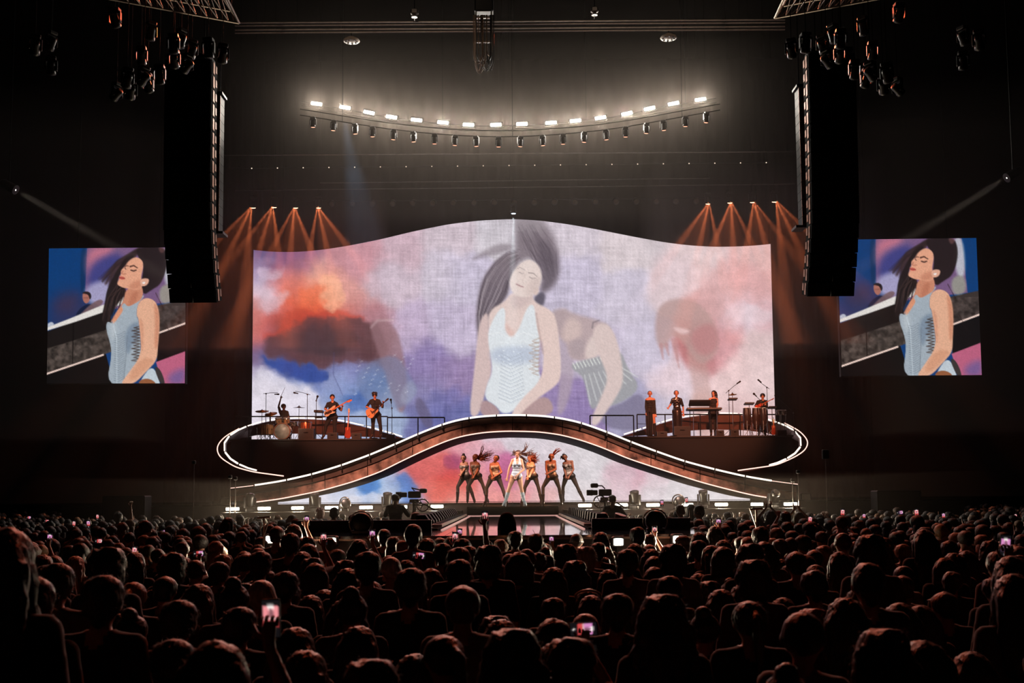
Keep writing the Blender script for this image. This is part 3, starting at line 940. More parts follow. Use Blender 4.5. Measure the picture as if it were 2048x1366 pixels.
cw = thing('catwalk', 'glossy T-shaped catwalk running from the stage into the crowd', 'catwalk', (0, 26, 0))
MB().box((0, 26.3, ZR / 2 - .03), (2.5, 13.2, ZR - .06)).obj('base', STAGEBK, cw)
MB().box((-.35, 18.3, ZR / 2 - .03), (6.9, 2.4, ZR - .06)).obj('cross_base', STAGEBK, cw)
for j in range(9):
    for i in range(2):
        MB().box((-.64 + 1.28 * i, 19.55 + 1.49 * (j + .5), ZR - .02), (1.272, 1.482, .04)).obj('deck_panel', DECKM, cw)
for i in range(5):
    MB().box((-.35 - 3.5 + 1.4 * (i + .5), 18.3, ZR - .02), (1.392, 2.46, .04)).obj('deck_panel', DECKM, cw)
for s in (-1, 1):
    MB().box((s * 1.27, 26.2, ZR + .008), (.03, 13, .02)).obj('edge_strip', em('dim_edge_strip', (255, 190, 180), .5), cw)
for x0, x1 in ((-3.85, -1.45), (1.4, 3.15)):
    MB().box(((x0 + x1) / 2, 19.7, ZR + .09), (x1 - x0, .12, .2)).obj('back_parapet', BLACK, cw)
MB().box((-.35, 17.04, ZR - .05), (7, .02, .03)).obj('front_trim', GMETAL, cw)

for s, side in ((-1, 'left'), (1, 'right')):
    t = thing('foot_lamp_row', 'black ridged fins with a pale slatted strip along the %s catwalk edge' % side, 'footlights', (s * 1.6, 27, ZR))
    MB().box((s * 1.66, 26.6, (ZR + .02) / 2), (.5, 11.8, ZR + .0)).obj('tray', STAGEBK, t)
    fin = MB().prism([(-.15, 0, 0), (.15, 0, 0), (.15, 0, .1), (.05, 0, .24), (-.12, 0, .24)], (0, .3, 0)).mesh('fin', BLACK)
    for k in range(14):
        link('fin', fin, t).location = (s * 1.73, 21.2 + .8 * k, ZR + .01)
    pl = MB().box((s * 1.44, 26.6, ZR + .05), (.2, 11.4, .05)).obj('pale_strip', pm('pale_strip', (190, 165, 158), .5), t)
    slot = MB().box((0, 0, 0), (.14, .1, .02)).mesh('slot', BLACK)
    for k in range(28):
        link('slot', slot, pl).location = (s * 1.44, 21.2 + .4 * k, ZR + .078)


# ------------------------------------------------------------------ the big wave ramp
def fn(pts, sig=4):
    c = smooth_curve(pts, 400, sig)
    return lambda x: float(np.interp(x, c[:, 0], c[:, 1]))


TOPC = fn([(455, 977), (508, 971), (565, 962), (623, 949), (682, 931), (739, 910), (790, 888.5), (836, 868), (884, 849), (920, 839), (960, 833), (1000, 830.5), (1040, 830),
           (1090, 832), (1130, 838), (1164, 846), (1214, 864), (1262, 884), (1313, 903), (1370, 923), (1430, 939), (1491, 953), (1545, 962), (1600, 969)])
LEDC = fn([(440, 1010), (510, 1004.5), (560, 998), (644, 981), (701, 965), (760, 944), (793, 927), (843, 903), (893, 881.5), (924, 872), (968, 864.6), (1016, 862),
           (1078, 863.5), (1122, 869.5), (1165, 881), (1210, 897), (1252, 915.5), (1304, 933), (1354, 949), (1404, 965), (1454, 978), (1503, 990), (1533, 995), (1610, 1003)])
RY = 36.0
DECKBOT = lambda x: min(LEDC(x) + 2, 1005)


def strip(mb, x0, x1, fa, fb, D, th, n=8, mat=0):
    P = []
    for i in range(n + 1):
        x = x0 + (x1 - x0) * i / n
        a, b = W(x, fa(x), D), W(x, fb(x), D)
        b.z = max(b.z, ZD + .014)
        a.z = max(a.z, b.z + .004)
        P += [a, b, b + V((0, th, 0)), a + V((0, th, 0))]
    fs = [(3, 2, 1, 0), tuple(4 * n + k for k in range(4))]
    for i in range(n):
        for k in range(4):
            j = (k + 1) % 4
            fs.append((4 * i + k, 4 * i + j, 4 * i + 4 + j, 4 * i + 4 + k))
    return mb.add(P, fs, mat)


rp = thing('wave_ramp', 'big wave-shaped ramp with white lamp bars arching over the dancers', 'ramp', (0, RY, ZD))
strip(MB(), 458, 1598, lambda x: TOPC(x) + 2, DECKBOT, RY + .1, 3.5, 90).obj('deck', pm('ramp_underside', (8, 6, 5), .8, 0, .3, 2, spec=.1), rp)
J = [460, 560, 650, 735, 825, 924, 1025, 1125, 1214, 1302, 1400, 1490, 1594]
MIDC = lambda x: TOPC(x) * .52 + LEDC(x) * .48
for a, b in zip(J, J[1:]):
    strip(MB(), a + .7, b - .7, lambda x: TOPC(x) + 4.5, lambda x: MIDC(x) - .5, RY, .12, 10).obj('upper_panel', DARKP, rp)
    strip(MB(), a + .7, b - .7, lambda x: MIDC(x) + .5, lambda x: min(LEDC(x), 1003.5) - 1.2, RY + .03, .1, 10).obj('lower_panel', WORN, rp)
strip(MB(), 460, 1597, lambda x: TOPC(x) - .6, lambda x: TOPC(x) + .6, RY - .06, .05, 90).obj('top_led_line', LINE, rp)
strip(MB(), 512, 1533, lambda x: LEDC(x) - 1.1, lambda x: LEDC(x) + .9, RY - .02, .08, 90).obj('led_line', LINE, rp)
TK = [508, 573, 623, 682.6, 739, 790, 835.6, 884, 938, 993, 1053, 1109, 1163, 1214, 1262, 1313, 1370, 1430, 1491, 1545]
for a, b in zip(TK, TK[1:]):
    strip(MB(), a + 1.3, b - 1.3, lambda x: TOPC(x) - 2.1, lambda x: TOPC(x) + 1.2, RY - .1, .1, 6).obj('lamp_bar', BAR, rp)
    strip(MB(), a - 1.1, a + 1.1, lambda x: TOPC(x) - 2, lambda x: TOPC(x) + 7, RY - .12, .1, 1).obj('bar_bracket', BLACK, rp)


# ------------------------------------------------------------------ band platforms and their looping walkways
ZB = W(650, 877.5, 43.3).z
for lab, x0, x1 in (('black riser on the left carrying the drum kit and both guitarists', 462, 850), ('black riser on the right carrying the singers, keyboards and congas', 1238, 1585)):
    xa, xb = W(x0, 877, 43.3).x, W(x1, 877, 43.3).x
    t = thing('band_riser', lab, 'riser', ((xa + xb) / 2, 45, ZD))
    MB().box(((xa + xb) / 2, 44.95, (ZD + ZB) / 2 - .02), (xb - xa, 3.2, ZB - ZD - .06)).obj('skirt', pm('riser_drape', (9, 9, 9), .85, 0, .3, 1.2, .2), t)
    n = 6
    for i in range(n):
        w = (xb - xa + .1) / n
        MB().box((xa - .05 + w * (i + .5), 44.95, ZB - .03), (w - .01, 3.3, .06)).obj('deck_panel', STAGEBK, t)


def ribbon(mb, A, B, th):
    P = []
    for a, b in zip(A, B):
        P += [a, b, b + th, a + th]
    n = len(A) - 1
    fs = [(3, 2, 1, 0), tuple(4 * n + k for k in range(4))]
    for i in range(n):
        for k in range(4):
            j = (k + 1) % 4
            fs.append((4 * i + k, 4 * i + j, 4 * i + 4 + j, 4 * i + 4 + k))
    return mb.add(P, fs)


def path3(pts, n):
    p = np.array(pts, float)
    t = np.concatenate([[0], np.cumsum(np.hypot(*np.diff(p[:, :2], axis=0).T))])
    tt = np.linspace(0, t[-1], n)
    k = [np.interp(tt, t, p[:, i]) for i in range(3)]
    xy = smooth_curve(np.stack([k[0], k[1]], 1), n, 3)
    return [W(x, y, d) for (x, y), d in zip(xy, k[2])]


def loop(lab, bars, line, under):
    t = thing('loop_walkway', lab, 'walkway', W(*bars[len(bars) // 2]))
    up = path3(bars, 120)
    dn = path3(under, 120)
    ribbon(MB(), [p + V((0, 0, -.06)) for p in up], [V((q.x, p.y, min(q.z, p.z - .1))) for p, q in zip(up, dn)], V((0, .1, 0))).obj('fascia', DARKP, t)
    ln = path3(line, 80)
    MB().tube(ln, .022, 5).obj('led_line', LINE, t)
    seg = 120
    k, step = 2, 9
    while k + step < seg - 1:
        MB().tube([up[k], up[k + step // 2], up[k + step - 1]], .036, 4).obj('lamp_bar', BAR, t)
        k += step
    return t


loop('left looping walkway edged with lamp bars, curling round the drummer and bass player',
     [(812, 876, 45.6), (801, 871, 45.8), (768, 862, 46.2), (736, 853, 46.7), (676, 839, 47), (640, 836.5, 47.1), (590, 835, 47.1), (540, 839, 47), (507, 847, 46.7), (470, 862, 45.4), (447, 880, 44.2), (443.5, 897, 43.2), (457, 918, 42), (497, 938, 40.8), (556, 949, 39.9)],
     [(478, 857, 45.8), (452, 871, 44.9), (437, 886, 43.9), (432, 899, 43.1), (438.7, 914, 42.3), (470, 934, 41.2), (507, 944, 40.5), (567, 952, 39.8)],
     [(812, 879, 45.6), (768, 876, 46.2), (736, 874, 46.7), (676, 871, 47), (640, 869, 47.1), (590, 867, 47.1), (540, 868, 47), (507, 870, 46.7), (462, 878, 45.4), (438, 889, 44.2), (433, 900, 43.2), (450, 925, 42), (495, 943, 40.8), (567, 953, 39.9)])
loop('right looping walkway edged with lamp bars, curling round the keyboards and congas',
     [(1240, 871, 45.6), (1250, 868, 45.8), (1292, 854.5, 46.3), (1342, 838, 46.8), (1379, 831, 47), (1416, 827, 47.1), (1454, 825.5, 47.1), (1491, 828, 47), (1536, 838, 46.8), (1578, 853, 45.6), (1600, 868, 44.4), (1608, 886, 43.3), (1595, 906, 42.2), (1553, 928, 40.9), (1496, 938.5, 39.9)],
     [(1569, 846, 46), (1600, 862, 44.9), (1618, 882, 43.6), (1613, 899, 42.6), (1590, 914, 41.6), (1553, 930, 40.7), (1476, 941, 39.8)],
     [(1240, 873, 45.6), (1292, 871, 46.3), (1342, 866, 46.8), (1379, 861, 47), (1416, 859, 47.1), (1491, 860, 47), (1536, 866, 46.8), (1586, 874, 45.6), (1612, 884, 44.4), (1616, 896, 43.3), (1598, 913, 42.2), (1553, 932, 40.9), (1480, 942, 39.9)])


# guard rails on the platforms
def rail(lab, pxs, ytop, ybot, D, curve_end=0, wires=0):
    t = thing('guard_rail', lab, 'railing', W(pxs[0], ybot, D))
    a, b = W(pxs[0], ytop(pxs[0]), D), W(pxs[-1], ytop(pxs[-1]), D)
    MB().tube([a, b], .028, 6).obj('handrail', BMETAL, t)
    for x in pxs:
        top = W(x, ytop(x), D)
        MB().cyl(top, (top.x, top.y, ZB), .025, n=6).obj('post', BMETAL, t)
    for k in range(wires):
        f = (k + 1) / (wires + 1)
        MB().tube([a + V((0, 0, -f * .8)), b + V((0, 0, -f * .8))], .01, 5).obj('wire', BMETAL, t)


rail('black guard rail right of the acoustic guitarist, left of the ramp crest', (775, 836, 889), lambda x: 835, 878, 43.9)
rail('black guard rail left of the short-haired backing singer, right of the ramp crest', (1180, 1212, 1267), lambda x: 831, 871, 43.9)
rail('thin black wire fence behind the drum kit and bass player', (470, 498, 540, 690, 733, 775), lambda x: 833, 878, 46.4, wires=1)
rail('thin black wire fence behind the backing singers and keyboards', (1274, 1330, 1400, 1480, 1560), lambda x: 829, 871, 46.4, wires=1)


# ------------------------------------------------------------------ lamps along the stage front
ORD = ['first', 'second', 'third', 'fourth', 'fifth', 'sixth', 'seventh', 'eighth', 'ninth', 'tenth', 'eleventh', 'twelfth', 'thirteenth', 'fourteenth', 'fifteenth', 'sixteenth', 'seventeenth', 'eighteenth', 'nineteenth', 'twentieth']


def lamp_bar(px, py, wpx, D, lab, face, grp, cat='lamp', h=.085, name='apron_lamp_bar'):
    p = W(px, py, D)
    w = wpx * D / F
    t = thing(name, lab, cat, p, grp)
    MB().bbox(p + V((0, .09, 0)), (w + .06, .14, h + .07), .15).obj('housing', BLACK, t)
    MB().bbox(p + V((0, .005, 0)), (w, .04, h), .3).obj('lamp_face', face, t)
    panel('lamp_glow', p + V((0, -.03, 0)), w, h, (0, -1, .05), LAMPW)
    MB().box(p + V((0, .09, -h / 2 - .06)), (w * .4, .1, .09)).obj('foot', BMETAL, t)
    return t


for i, (x, y, w) in enumerate(((465, 1018, 26), (528, 1017, 25), (595, 1016, 24), (663, 1015.5, 26), (732, 1015, 26), (802, 1014, 24), (874, 1013, 25),
                               (1170, 1011, 26), (1243, 1010, 25), (1306, 1010, 26), (1374, 1009.5, 24), (1443, 1009, 25), (1514, 1008.5, 24), (1581, 1008, 26))):
    side, n = ('left', i) if i < 7 else ('right', 13 - i)
    lamp_bar(x, y, w, 35.0, 'bright lamp bar on the stage lip, %s from the %s end' % (ORD[n], side), APRON, 'lamp bars along the stage lip')
for x, y, lab in ((541, 1079, 'white lamp low on the catwalk front, left end'), (662, 1083, 'white lamp low on the catwalk front, left arm'),
                  (1237, 1084, 'white lamp low on the catwalk front, right arm'), (1356, 1079, 'white lamp low on the catwalk front, right end')):
    lamp_bar(x, y, 18, 16.9, lab, APRON, None, h=.1, name='catwalk_lamp')


def moving_head(name, lab, loc, yaw, tilt, s=1., hang=False, lens=None, grp=None, plain=False):
    """moving-head spotlight: base, yoke with two arms, barrel with lens; tilt 0 = beam along +z of the fixture"""
    t = thing(name, lab, 'stage light', (0, 0, 0), grp)
    MB().bbox((0, 0, .06), (.3, .26, .12), .2).obj('base', PLASTIC, t)
    yk = MB()
    yk.bbox((0, 0, .15), (.36, .12, .06), .3)
    for k in (-1, 1):
        yk.bbox((.17 * k, 0, .3), (.045, .14, .34), .3)
    yk.obj('yoke', PLASTIC, t)
    R_ = Matrix.Rotation(tilt, 3, 'X')
    c = V((0, 0, .38))
    hd = MB()
    hd.lathe(c, R_ @ V((0, 0, 1)), [(.06, -.2), (.11, -.19), (.125, -.12), (.13, .05), (.145, .12), (.15, .2), (.135, .21)], 14)
    h = hd.obj('head', PLASTIC, t, True)
    MB().lathe(c, R_ @ V((0, 0, 1)), [(.125, .2), (.115, .222), (.06, .235)], 14).obj('lens', lens or GLASS, h, True)
    t.location = loc
    t.rotation_euler = (pi if hang else 0, 0, yaw)
    t.scale = (s, s, s)
    return t


for x, yaw, tilt, r in ((500, .5, .25, 0), (630, -.4, .2, 0), (775, .3, .15, 0), (1270, -.6, .2, 0), (1407, -.3, .2, 0), (1547, .5, .9, 0)):
    near = {500: 'at the far left of the stage lip', 630: 'left of the round ring light', 775: 'behind the left camera operator in a cap', 1270: 'right of the right camera operator', 1407: 'right of the right ring light', 1547: 'with a pale lens at the far right of the stage lip'}[x]
    p = W(x, 1012, 35.05)
    moving_head('moving_head', 'black moving-head spotlight ' + near, (p.x, p.y, 1.8), yaw, tilt, .98, lens=pm('pale_lens', (190, 185, 178), .2, 0, .3, 30) if x == 1547 else None)
for x, lab in ((690, 'round black ring-yoke lamp between stage-lip lamps on the left'), (1357, 'round black ring-yoke lamp between stage-lip lamps on the right')):
    p = W(x, 1012, 34.95)
    t = thing('ring_lamp', lab, 'stage light', (p.x, p.y, 1.8))
    MB().bbox((p.x, p.y, 1.85), (.24, .2, .1), .2).obj('base', PLASTIC, t)
    MB().torus((p.x, p.y, 2.05), .2, .022, (.5, 1, .1), 24, 6).obj('ring', GMETAL, t, True)
    MB().lathe((p.x, p.y, 2.04), (.3, -1, .3), [(.05, -.14), (.13, -.1), (.15, 0), (.15, .1), (.12, .13)], 14).obj('head', PLASTIC, t, True)
for x, y, lab in ((722, 1068, 'big dark drum lamp with a wire hoop on the left arm of the catwalk'), (1311, 1066, 'big dark drum lamp with a pale hoop on the right arm of the catwalk')):
    p = W(x, y, 18.2)
    t = thing('drum_lamp', lab, 'stage light', (p.x, p.y, ZR))
    MB().bbox((p.x, p.y, ZR + .03), (.3, .24, .06), .2).obj('base', PLASTIC, t)
    MB().torus((p.x, p.y, ZR + .17), .2, .012, (.15, 1, 0), 22, 6, a0=-.2, a1=2 * pi).obj('hoop', GMETAL, t, True)
    MB().lathe((p.x, p.y + .05, ZR + .17), (.1, -1, .2), [(.06, -.16), (.14, -.12), (.165, 0), (.165, .08), (.13, .1)], 16).obj('head', PLASTIC, t, True)
p = W(1014, 1062, 18.0)
t = thing('prompter_hood', 'black dome-shaped hood standing at the near end of the catwalk, in front of the singer', 'hood', (p.x, p.y, ZR))
MB().lathe((p.x, p.y, ZR), (0, 0, 1), [(.155, .0), (.155, .08), (.15, .15), (.13, .24), (.1, .3), (.06, .335), (.01, .345)], 22).obj('shell', MATTE, t, True)
MB().box((p.x - .12, p.y - .12, ZR + .03), (.03, .03, .06)).obj('latch', GMETAL, t)

# ------------------------------------------------------------------ stands and cases at the sides of the stage
for x, y0, y1, D, lab in ((388, 926, 1003, 35, 'thin dark pole standing left of the stage'), (460.5, 955, 1008, 34.6, 'first slim upright pole at the left end of the ramp'), (471, 958, 1008, 34.7, 'second slim upright pole at the left end of the ramp'),
                          (1651, 910, 1003, 35, 'tall pole with a small box on top, right of the stage'), (1585, 962, 1006, 34.6, 'slim upright pole at the right end of the ramp'), (1596, 945, 1004, 34.8, 'taller slim pole beside the right end of the ramp')):
    a, b = W(x, y0, D), W(x, y1, D)
    t = thing('lighting_stand', lab, 'stand', (a.x, D, 0))
    MB().cyl((a.x, D, .02), a, .022, .014, 8).obj('pole', GMETAL, t)
    fm = MB()
    for k in range(3):
        an = 2 * pi * k / 3 + .4
        fm.tube([(a.x, D, .45), (a.x + .4 * cos(an), D + .4 * sin(an), .02)], .014, 5)
    fm.obj('tripod', BMETAL, t)
    MB().bbox(a + V((0, 0, .02)), (.12 if x != 1651 else .22, .1, .12 if x != 1651 else .3), .2).obj('top_box', BLACK, t)
for x0, x1, y0, lab in ((205, 288, 992, 'dark flight case standing behind the crowd at the left'), (1756, 1842, 981, 'dark flight case standing behind the crowd at the right'), (440, 462, 996, 'small grey case beside the left end of the stage'), (1603, 1622, 986, 'small grey case beside the right end of the stage')):
    dd_ = 36.4 if x1 - x0 < 30 else 34.4
    a, b = W(x0, y0, dd_), W(x1, y0, dd_)
    zb = ZD + .012 if x1 - x0 < 30 else .005
    t = thing('flight_case', lab, 'case', ((a.x + b.x) / 2, a.y, zb))
    MB().bbox(((a.x + b.x) / 2, a.y + .4, (a.z + zb) / 2), (b.x - a.x, .7, a.z - zb), .04).obj('shell', BLACK if x1 - x0 > 30 else GMETAL, t)
    e = MB()
    for sx in (a.x, b.x):
        e.box((sx, a.y + .05, (a.z + zb) / 2), (.03, .03, a.z - zb - .04))
    e.box(((a.x + b.x) / 2, a.y + .05, a.z - .02), (b.x - a.x, .03, .03))
    e.obj('edge_trim', BMETAL, t)

# ------------------------------------------------------------------ overhead: front truss
TD = 34.6
tr = thing('roof_truss', 'long horizontal lattice truss crossing under the ceiling above the arc of lamps', 'truss', W(1000, 50, TD))
ch = [(41.5, 45.8, TD + .5), (47.2, 51.5, TD), (55, 60, TD + .5), (61, 66, TD)]
la = MB()
ends = []
for yr, yl, D in ch:
    a, b = W(470, yl, D), W(1570, yr - 2, D)
    ends.append((a, b))
    MB().tube([a, b], .026, 6).obj('chord', ALU, tr)
n = 42
for (A, B) in ((0, 1), (2, 3), (1, 3), (0, 2)):
    for i in range(n):
        p = ends[A][0].lerp(ends[A][1], i / n)
        q = ends[B][0].lerp(ends[B][1], (i + .5) / n)
        r = ends[A][0].lerp(ends[A][1], (i + 1) / n)
        la.tube([p, q], .012, 4).tube([q, r], .012, 4)
tag(la.obj('lacing', ALU, tr), kind='stuff')
cl = MB().tube([(-.09, 0, .05), (0, 0, -.02), (.09, 0, .05)], .014, 5).cyl((0, 0, .12), (0, 0, -.1), .016, n=6).sph((0, 0, -.12), .03).mesh('clamp', GMETAL)
for i in range(13):
    c = ends[3][0].lerp(ends[3][1], .06 + i * .075)
    link('clamp', cl, tr).location = c + V((0, 0, -.13)) - tr.location
    tr.children[-1].matrix_parent_inverse = Matrix()
for x, y, lab in ((829, 24, 'pale chain hoist above the truss, left of the cable bundle'), (1189, 20, 'pale chain hoist above the truss, right of the cable bundle')):
    p = W(x, y, TD + .2)
    t = thing('chain_hoist', lab, 'hoist', p)
    MB().bbox(p, (.24, .2, .2), .2).obj('motor', GMETAL, t)
    MB().cyl(p + V((0, 0, -.18)), p + V((0, 0, -.09)), .1, .05, 10).obj('hook_block', ALU, t)
    MB().cyl(p, (p.x, p.y, 26.95), .012, n=5).obj('chain', BMETAL, t)
    MB().cyl(p + V((0, 0, -.18)), ends[0][0].lerp(ends[0][1], (x - 470) / 1100), .012, n=5).obj('sling', BMETAL, t)
for x, y, lab in ((703, 82, 'round pale lamp disc below the truss on the left'), (1337, 76, 'round pale lamp disc below the truss on the right')):
    p = W(x, y, TD)
    t = thing('disc_lamp', lab, 'lamp', p)
    MB().lathe(p, (0, 0, 1), [(.02, -.02), (.25, -.02), (.27, 0), (.25, .04), (.12, .12), (.04, .16)], 24).obj('shade', pm('disc_enamel', (200, 185, 165), .5), t, True)
    MB().cyl(p + V((0, 0, .15)), (p.x, p.y, ends[3][0].z), .01, n=5).obj('drop_cable', BMETAL, t)
    d = MB()
    for k in range(8):
        d.box(p + V((.18 * cos(k * pi / 4), .18 * sin(k * pi / 4), -.03)), (.05, .05, .015))
    d.obj('clip', BLACK, t)

p = W(968, 60, TD - .4)
cb = thing('cable_bundle', 'vertical ladder frame with looping black and copper cables hanging from the truss centre', 'cables', p)
for s, x in ((-1, 953), (1, 983)):
    MB().tube([W(x - 1, 0, TD - .4), W(x + s * 1, 85 if s < 0 else 95, TD - .4)], .025, 6).obj('rail', ALU, cb)
for y in (20, 36, 84):
    MB().box(W(968, y, TD - .4), (.52, .05, .05)).obj('rung', ALU, cb)
MB().bbox(W(968, 12, TD - .3), (.6, .4, .5), .1).obj('junction_box', BLACK, cb)
CAB = pm('copper_brown_cable', (150, 120, 95), .5, .2, .2, 8)
rc = random.Random(3)
for k in range(13):
    x = 955 + rc.random() * 26
    yt, yb2 = 70 + rc.random() * 30, 108 + rc.random() * 40
    w = 4 + rc.random() * 7
    dd = TD - .5 - rc.random() * .3
    pts = []
    for i in range(17):
        a = pi * i / 16
        pts.append(W(x - w * cos(a), yt + (yb2 - yt) * sin(a) ** .7, dd))
    pts = [V((pts[0].x, dd, W(x, 30, dd).z))] + pts + [V((pts[-1].x, dd, W(x, 30, dd).z))]
    MB().tube(pts, .011, 5).obj('cable', CAB if k % 2 else PLASTIC, cb, True)

# ------------------------------------------------------------------ arc of white lamps and the moving heads under it
AD = 40.
ARCP = [(633, 207.5), (690, 215), (738, 225), (783, 234), (833, 240), (886, 245), (937, 249.5), (992, 249.5), (1044, 248), (1102, 245.5), (1151, 241.5), (1201, 235.5), (1254, 227), (1299, 217), (1347, 207), (1401, 199)]
DEADBK = pm('soot_black_paint', (5, 5, 5), 1., 0, .2, 4, spec=.05)
bt = thing('curved_batten', 'curved black batten carrying the hanging arc of white lamps', 'truss', W(1017, 245, AD))
AC = smooth_curve([(600, 200)] + ARCP + [(1450, 190)], 120, 3)
for dy, dz in ((.3, .05), (.3, -.12), (.6, -.05)):
    MB().tube([W(x, y, AD) + V((0, dy, dz)) for x, y in AC[::3]], .018, 6).obj('pipe', DEADBK, bt)
for k in (12, 40, 80, 108):
    q = W(AC[k][0], AC[k][1], AD) + V((0, .12, 0))
    MB().cyl(q, (q.x, q.y, 26.95), .012, n=5).obj('hanging_cable', BMETAL, bt)
for i, (x, y) in enumerate(ARCP):
    n, side = (i, 'left') if i < 8 else (15 - i, 'right')
    p = W(x, y, AD)
    slope = math.atan2(ARCP[min(i + 1, 15)][1] - ARCP[max(i - 1, 0)][1], ARCP[min(i + 1, 15)][0] - ARCP[max(i - 1, 0)][0])
    Rt = Matrix.Rotation(radians(14), 3, 'X') @ Matrix.Rotation(slope, 3, 'Y')
    t = thing('arc_lamp', 'glaring white lamp in the hanging arc, %s from its %s tip' % (ORD[n], side), 'lamp', p, 'lamps of the hanging arc')
    MB().bbox(p + Rt @ V((0, .07, 0)), (.5, .12, .22), .15, Rt).obj('housing', BLACK, t)
    MB().bbox(p, (.4, .05, .115), .3, Rt).obj('lamp_face', ARC, t)
    panel('arc_glow', p + Rt @ V((0, -.04, 0)), .4, .115, Rt @ V((0, -1, 0)), ARCW, (1, .9, .78))
MHL = em('dim_red_lens', (255, 170, 140), 2.2)
MH = [(626, 261), (667, 267), (710, 272), (745, 282), (787, 284), (826.5, 292), (869, 292), (910, 299), (952, 298), (997, 301), (1041, 301), (1085, 296), (1126, 296), (1168.5, 289), (1212, 289), (1251, 278), (1293, 275), (1327, 265), (1370.6, 259), (1412.5, 251)]
bt2 = thing('lower_batten', 'dark pipe just below the arc of lamps, holding the hanging moving heads', 'truss', W(1017, 270, 38.6))
C2 = smooth_curve([(x, y - 26) for x, y in [(600, 256)] + MH + [(1440, 246)]], 100, 6)
zl = []
for dz in (0, .22):
    MB().tube([W(x, y, 38.6) + V((0, 0, dz)) for x, y in C2[::3]], .016, 6).obj('pipe', DEADBK, bt2)
for k in (10, 50, 90):
    q = W(C2[k][0], C2[k][1], 38.6)
    MB().cyl(q, (q.x, q.y, 26.95), .012, n=5).obj('hanging_cable', BMETAL, bt2)
proto = None
for i, (x, y) in enumerate(MH):
    n, side = (i, 'left') if i < 10 else (19 - i, 'right')
    lab = 'hanging moving head under the white lamp arc, %s from the %s end' % (ORD[n], side)
    p = W(x, y, 38.6)
    zt = float(np.interp(x, C2[:, 0], C2[:, 1]))
    top = W(x, zt, 38.6)
    if proto is None:
        proto = moving_head('hanging_spotlight', lab, top, .3, .25, .62, True, MHL, 'moving heads under the arc')
        q = proto
    else:
        q = dup(proto, top, None, lab)
    q.rotation_euler = (pi, 0, .5 * sin(i * 2.1))
    q.location = top

# ------------------------------------------------------------------ pipes, little lamps and dim lanterns above the wall
for k, (x0, y0, x1, y1, D, lab) in enumerate(((420, 311, 1590, 303, 44, 'thin dark pipe just under the hanging moving heads'), (455, 337, 1540, 325, 45.5, 'thin dark pipe strung with tiny lamps'),
                                              (640, 366, 1420, 356, 46, 'upper dark pipe of the pair above the video wall'), (470, 381, 1590, 368, 46.3, 'lower dark pipe of the pair above the video wall'), (600, 403, 1440, 396, 46.6, 'dark pipe holding the row of dim lanterns above the video wall'))):
    t = thing('batten_pipe', lab, 'pipe', W((x0 + x1) / 2, (y0 + y1) / 2, D))
    a, b = W(x0, y0, D), W(x1, y1, D)
    MB().tube([a, b], .022, 6).obj('pipe', GMETAL if k in (0, 2, 3) else BMETAL, t)
    for f in (.05, .5, .95):
        q = a.lerp(b, f)
        MB().cyl(q, (q.x, q.y, 26.95), .008, n=5).obj('hanging_cable', BMETAL, t)
TINY = em('tiny_lamp', (255, 225, 200), 1.2)
for i in range(21):
    x = 504 + i * 51.4
    p = W(x, 337 - (x - 455) * 12 / 1085, 45.5)
    t = thing('tiny_lamp', 'tiny lamp on the thin pipe high above the video wall, %s' % ('%s from the left' % ORD[i] if i < 11 else '%s from the right' % ORD[20 - i]), 'lamp', p, 'tiny lamps on the pipe')
    MB().lathe(p, (0, -1, -.4), [(.02, -.06), (.04, -.02), (.045, .05)], 8).obj('shell', BLACK, t)
    MB().sph(p + V((0, -.05, -.02)), .026, n=8).obj('bulb', TINY, t)
DIM = pm('dim_lantern_glass', (105, 95, 85), .25, .3, .3, 20)
for i in range(19):
    x = 664 + i * 40.5
    y = 403 - (x - 600) * 7 / 840
    p = W(x, y, 46.6)
    t = thing('dim_lantern', 'dim round lantern in the row above the video wall, %s' % ('%s from the left' % ORD[i] if i < 10 else '%s from the right' % ORD[18 - i]), 'stage light', p, 'dim lanterns above the video wall')
    MB().lathe(p + V((0, 0, -.1)), (.2 * sin(i), -1, -.5), [(.06, -.22), (.12, -.16), (.14, .06), (.15, .1)], 12).obj('shell', BLACK, t, True)
    MB().lathe(p + V((0, 0, -.1)), (.2 * sin(i), -1, -.5), [(.13, .085), (.1, .105), (.02, .115)], 12).obj('lens', DIM, t, True)

# ------------------------------------------------------------------ orange fans of light and the pale blue beam
LENSO = em('orange_lens', (255, 190, 150), 9)
for k, (x, y) in enumerate(((505, 409), (547, 408), (590, 409), (636, 409), (1417, 401), (1461, 399), (1506, 398), (1550, 397))):
    p = W(x, y, 46)
    side, n = ('left', k) if k < 4 else ('right', 7 - k)
    dirs = ((-1.2, -1.5, -2.6), (-.25, -1.8, -3), (.7, -1.6, -2.6)) if k < 4 else ((-.7, -1.6, -2.6), (.2, -1.8, -3), (1.2, -1.5, -2.6))
    lean = (-.5, -.1, .4, 1.1)[k] if k < 4 else (-1.1, -.5, .0, .5)[k - 4]
    lab = 'orange beam light above the video wall, %s from the %s' % (ORD[n], side)
    t = moving_head('beam_light', lab, p + V((0, .12, .36)), 0, .25, .8, True, LENSO, 'orange beam lights above the video wall')
    b = W(x, y - 14, 46)
    MB().cyl(p + V((0, .12, .34)), (p.x, p.y + .12, 26.95), .01, n=5).obj('hanging_cable', BMETAL, tag(thing('drop_line', 'thin suspension line of the orange beam light, %s from the %s' % (ORD[n], side), 'cable', p + V((0, .12, .4)))))
    for dx, dy, dz in dirs:
        spot('orange_beam', p + V((0, -.12, -.1)), p + V((dx + lean, dy, dz)), ORANGE, BEAM, 7.5, .5, .03)
    spot('orange_beam', p + V((0, -.12, -.1)), p + V((lean, -1.9, -2.6)), ORANGE, BEAM * .06, 34, .6, .03)
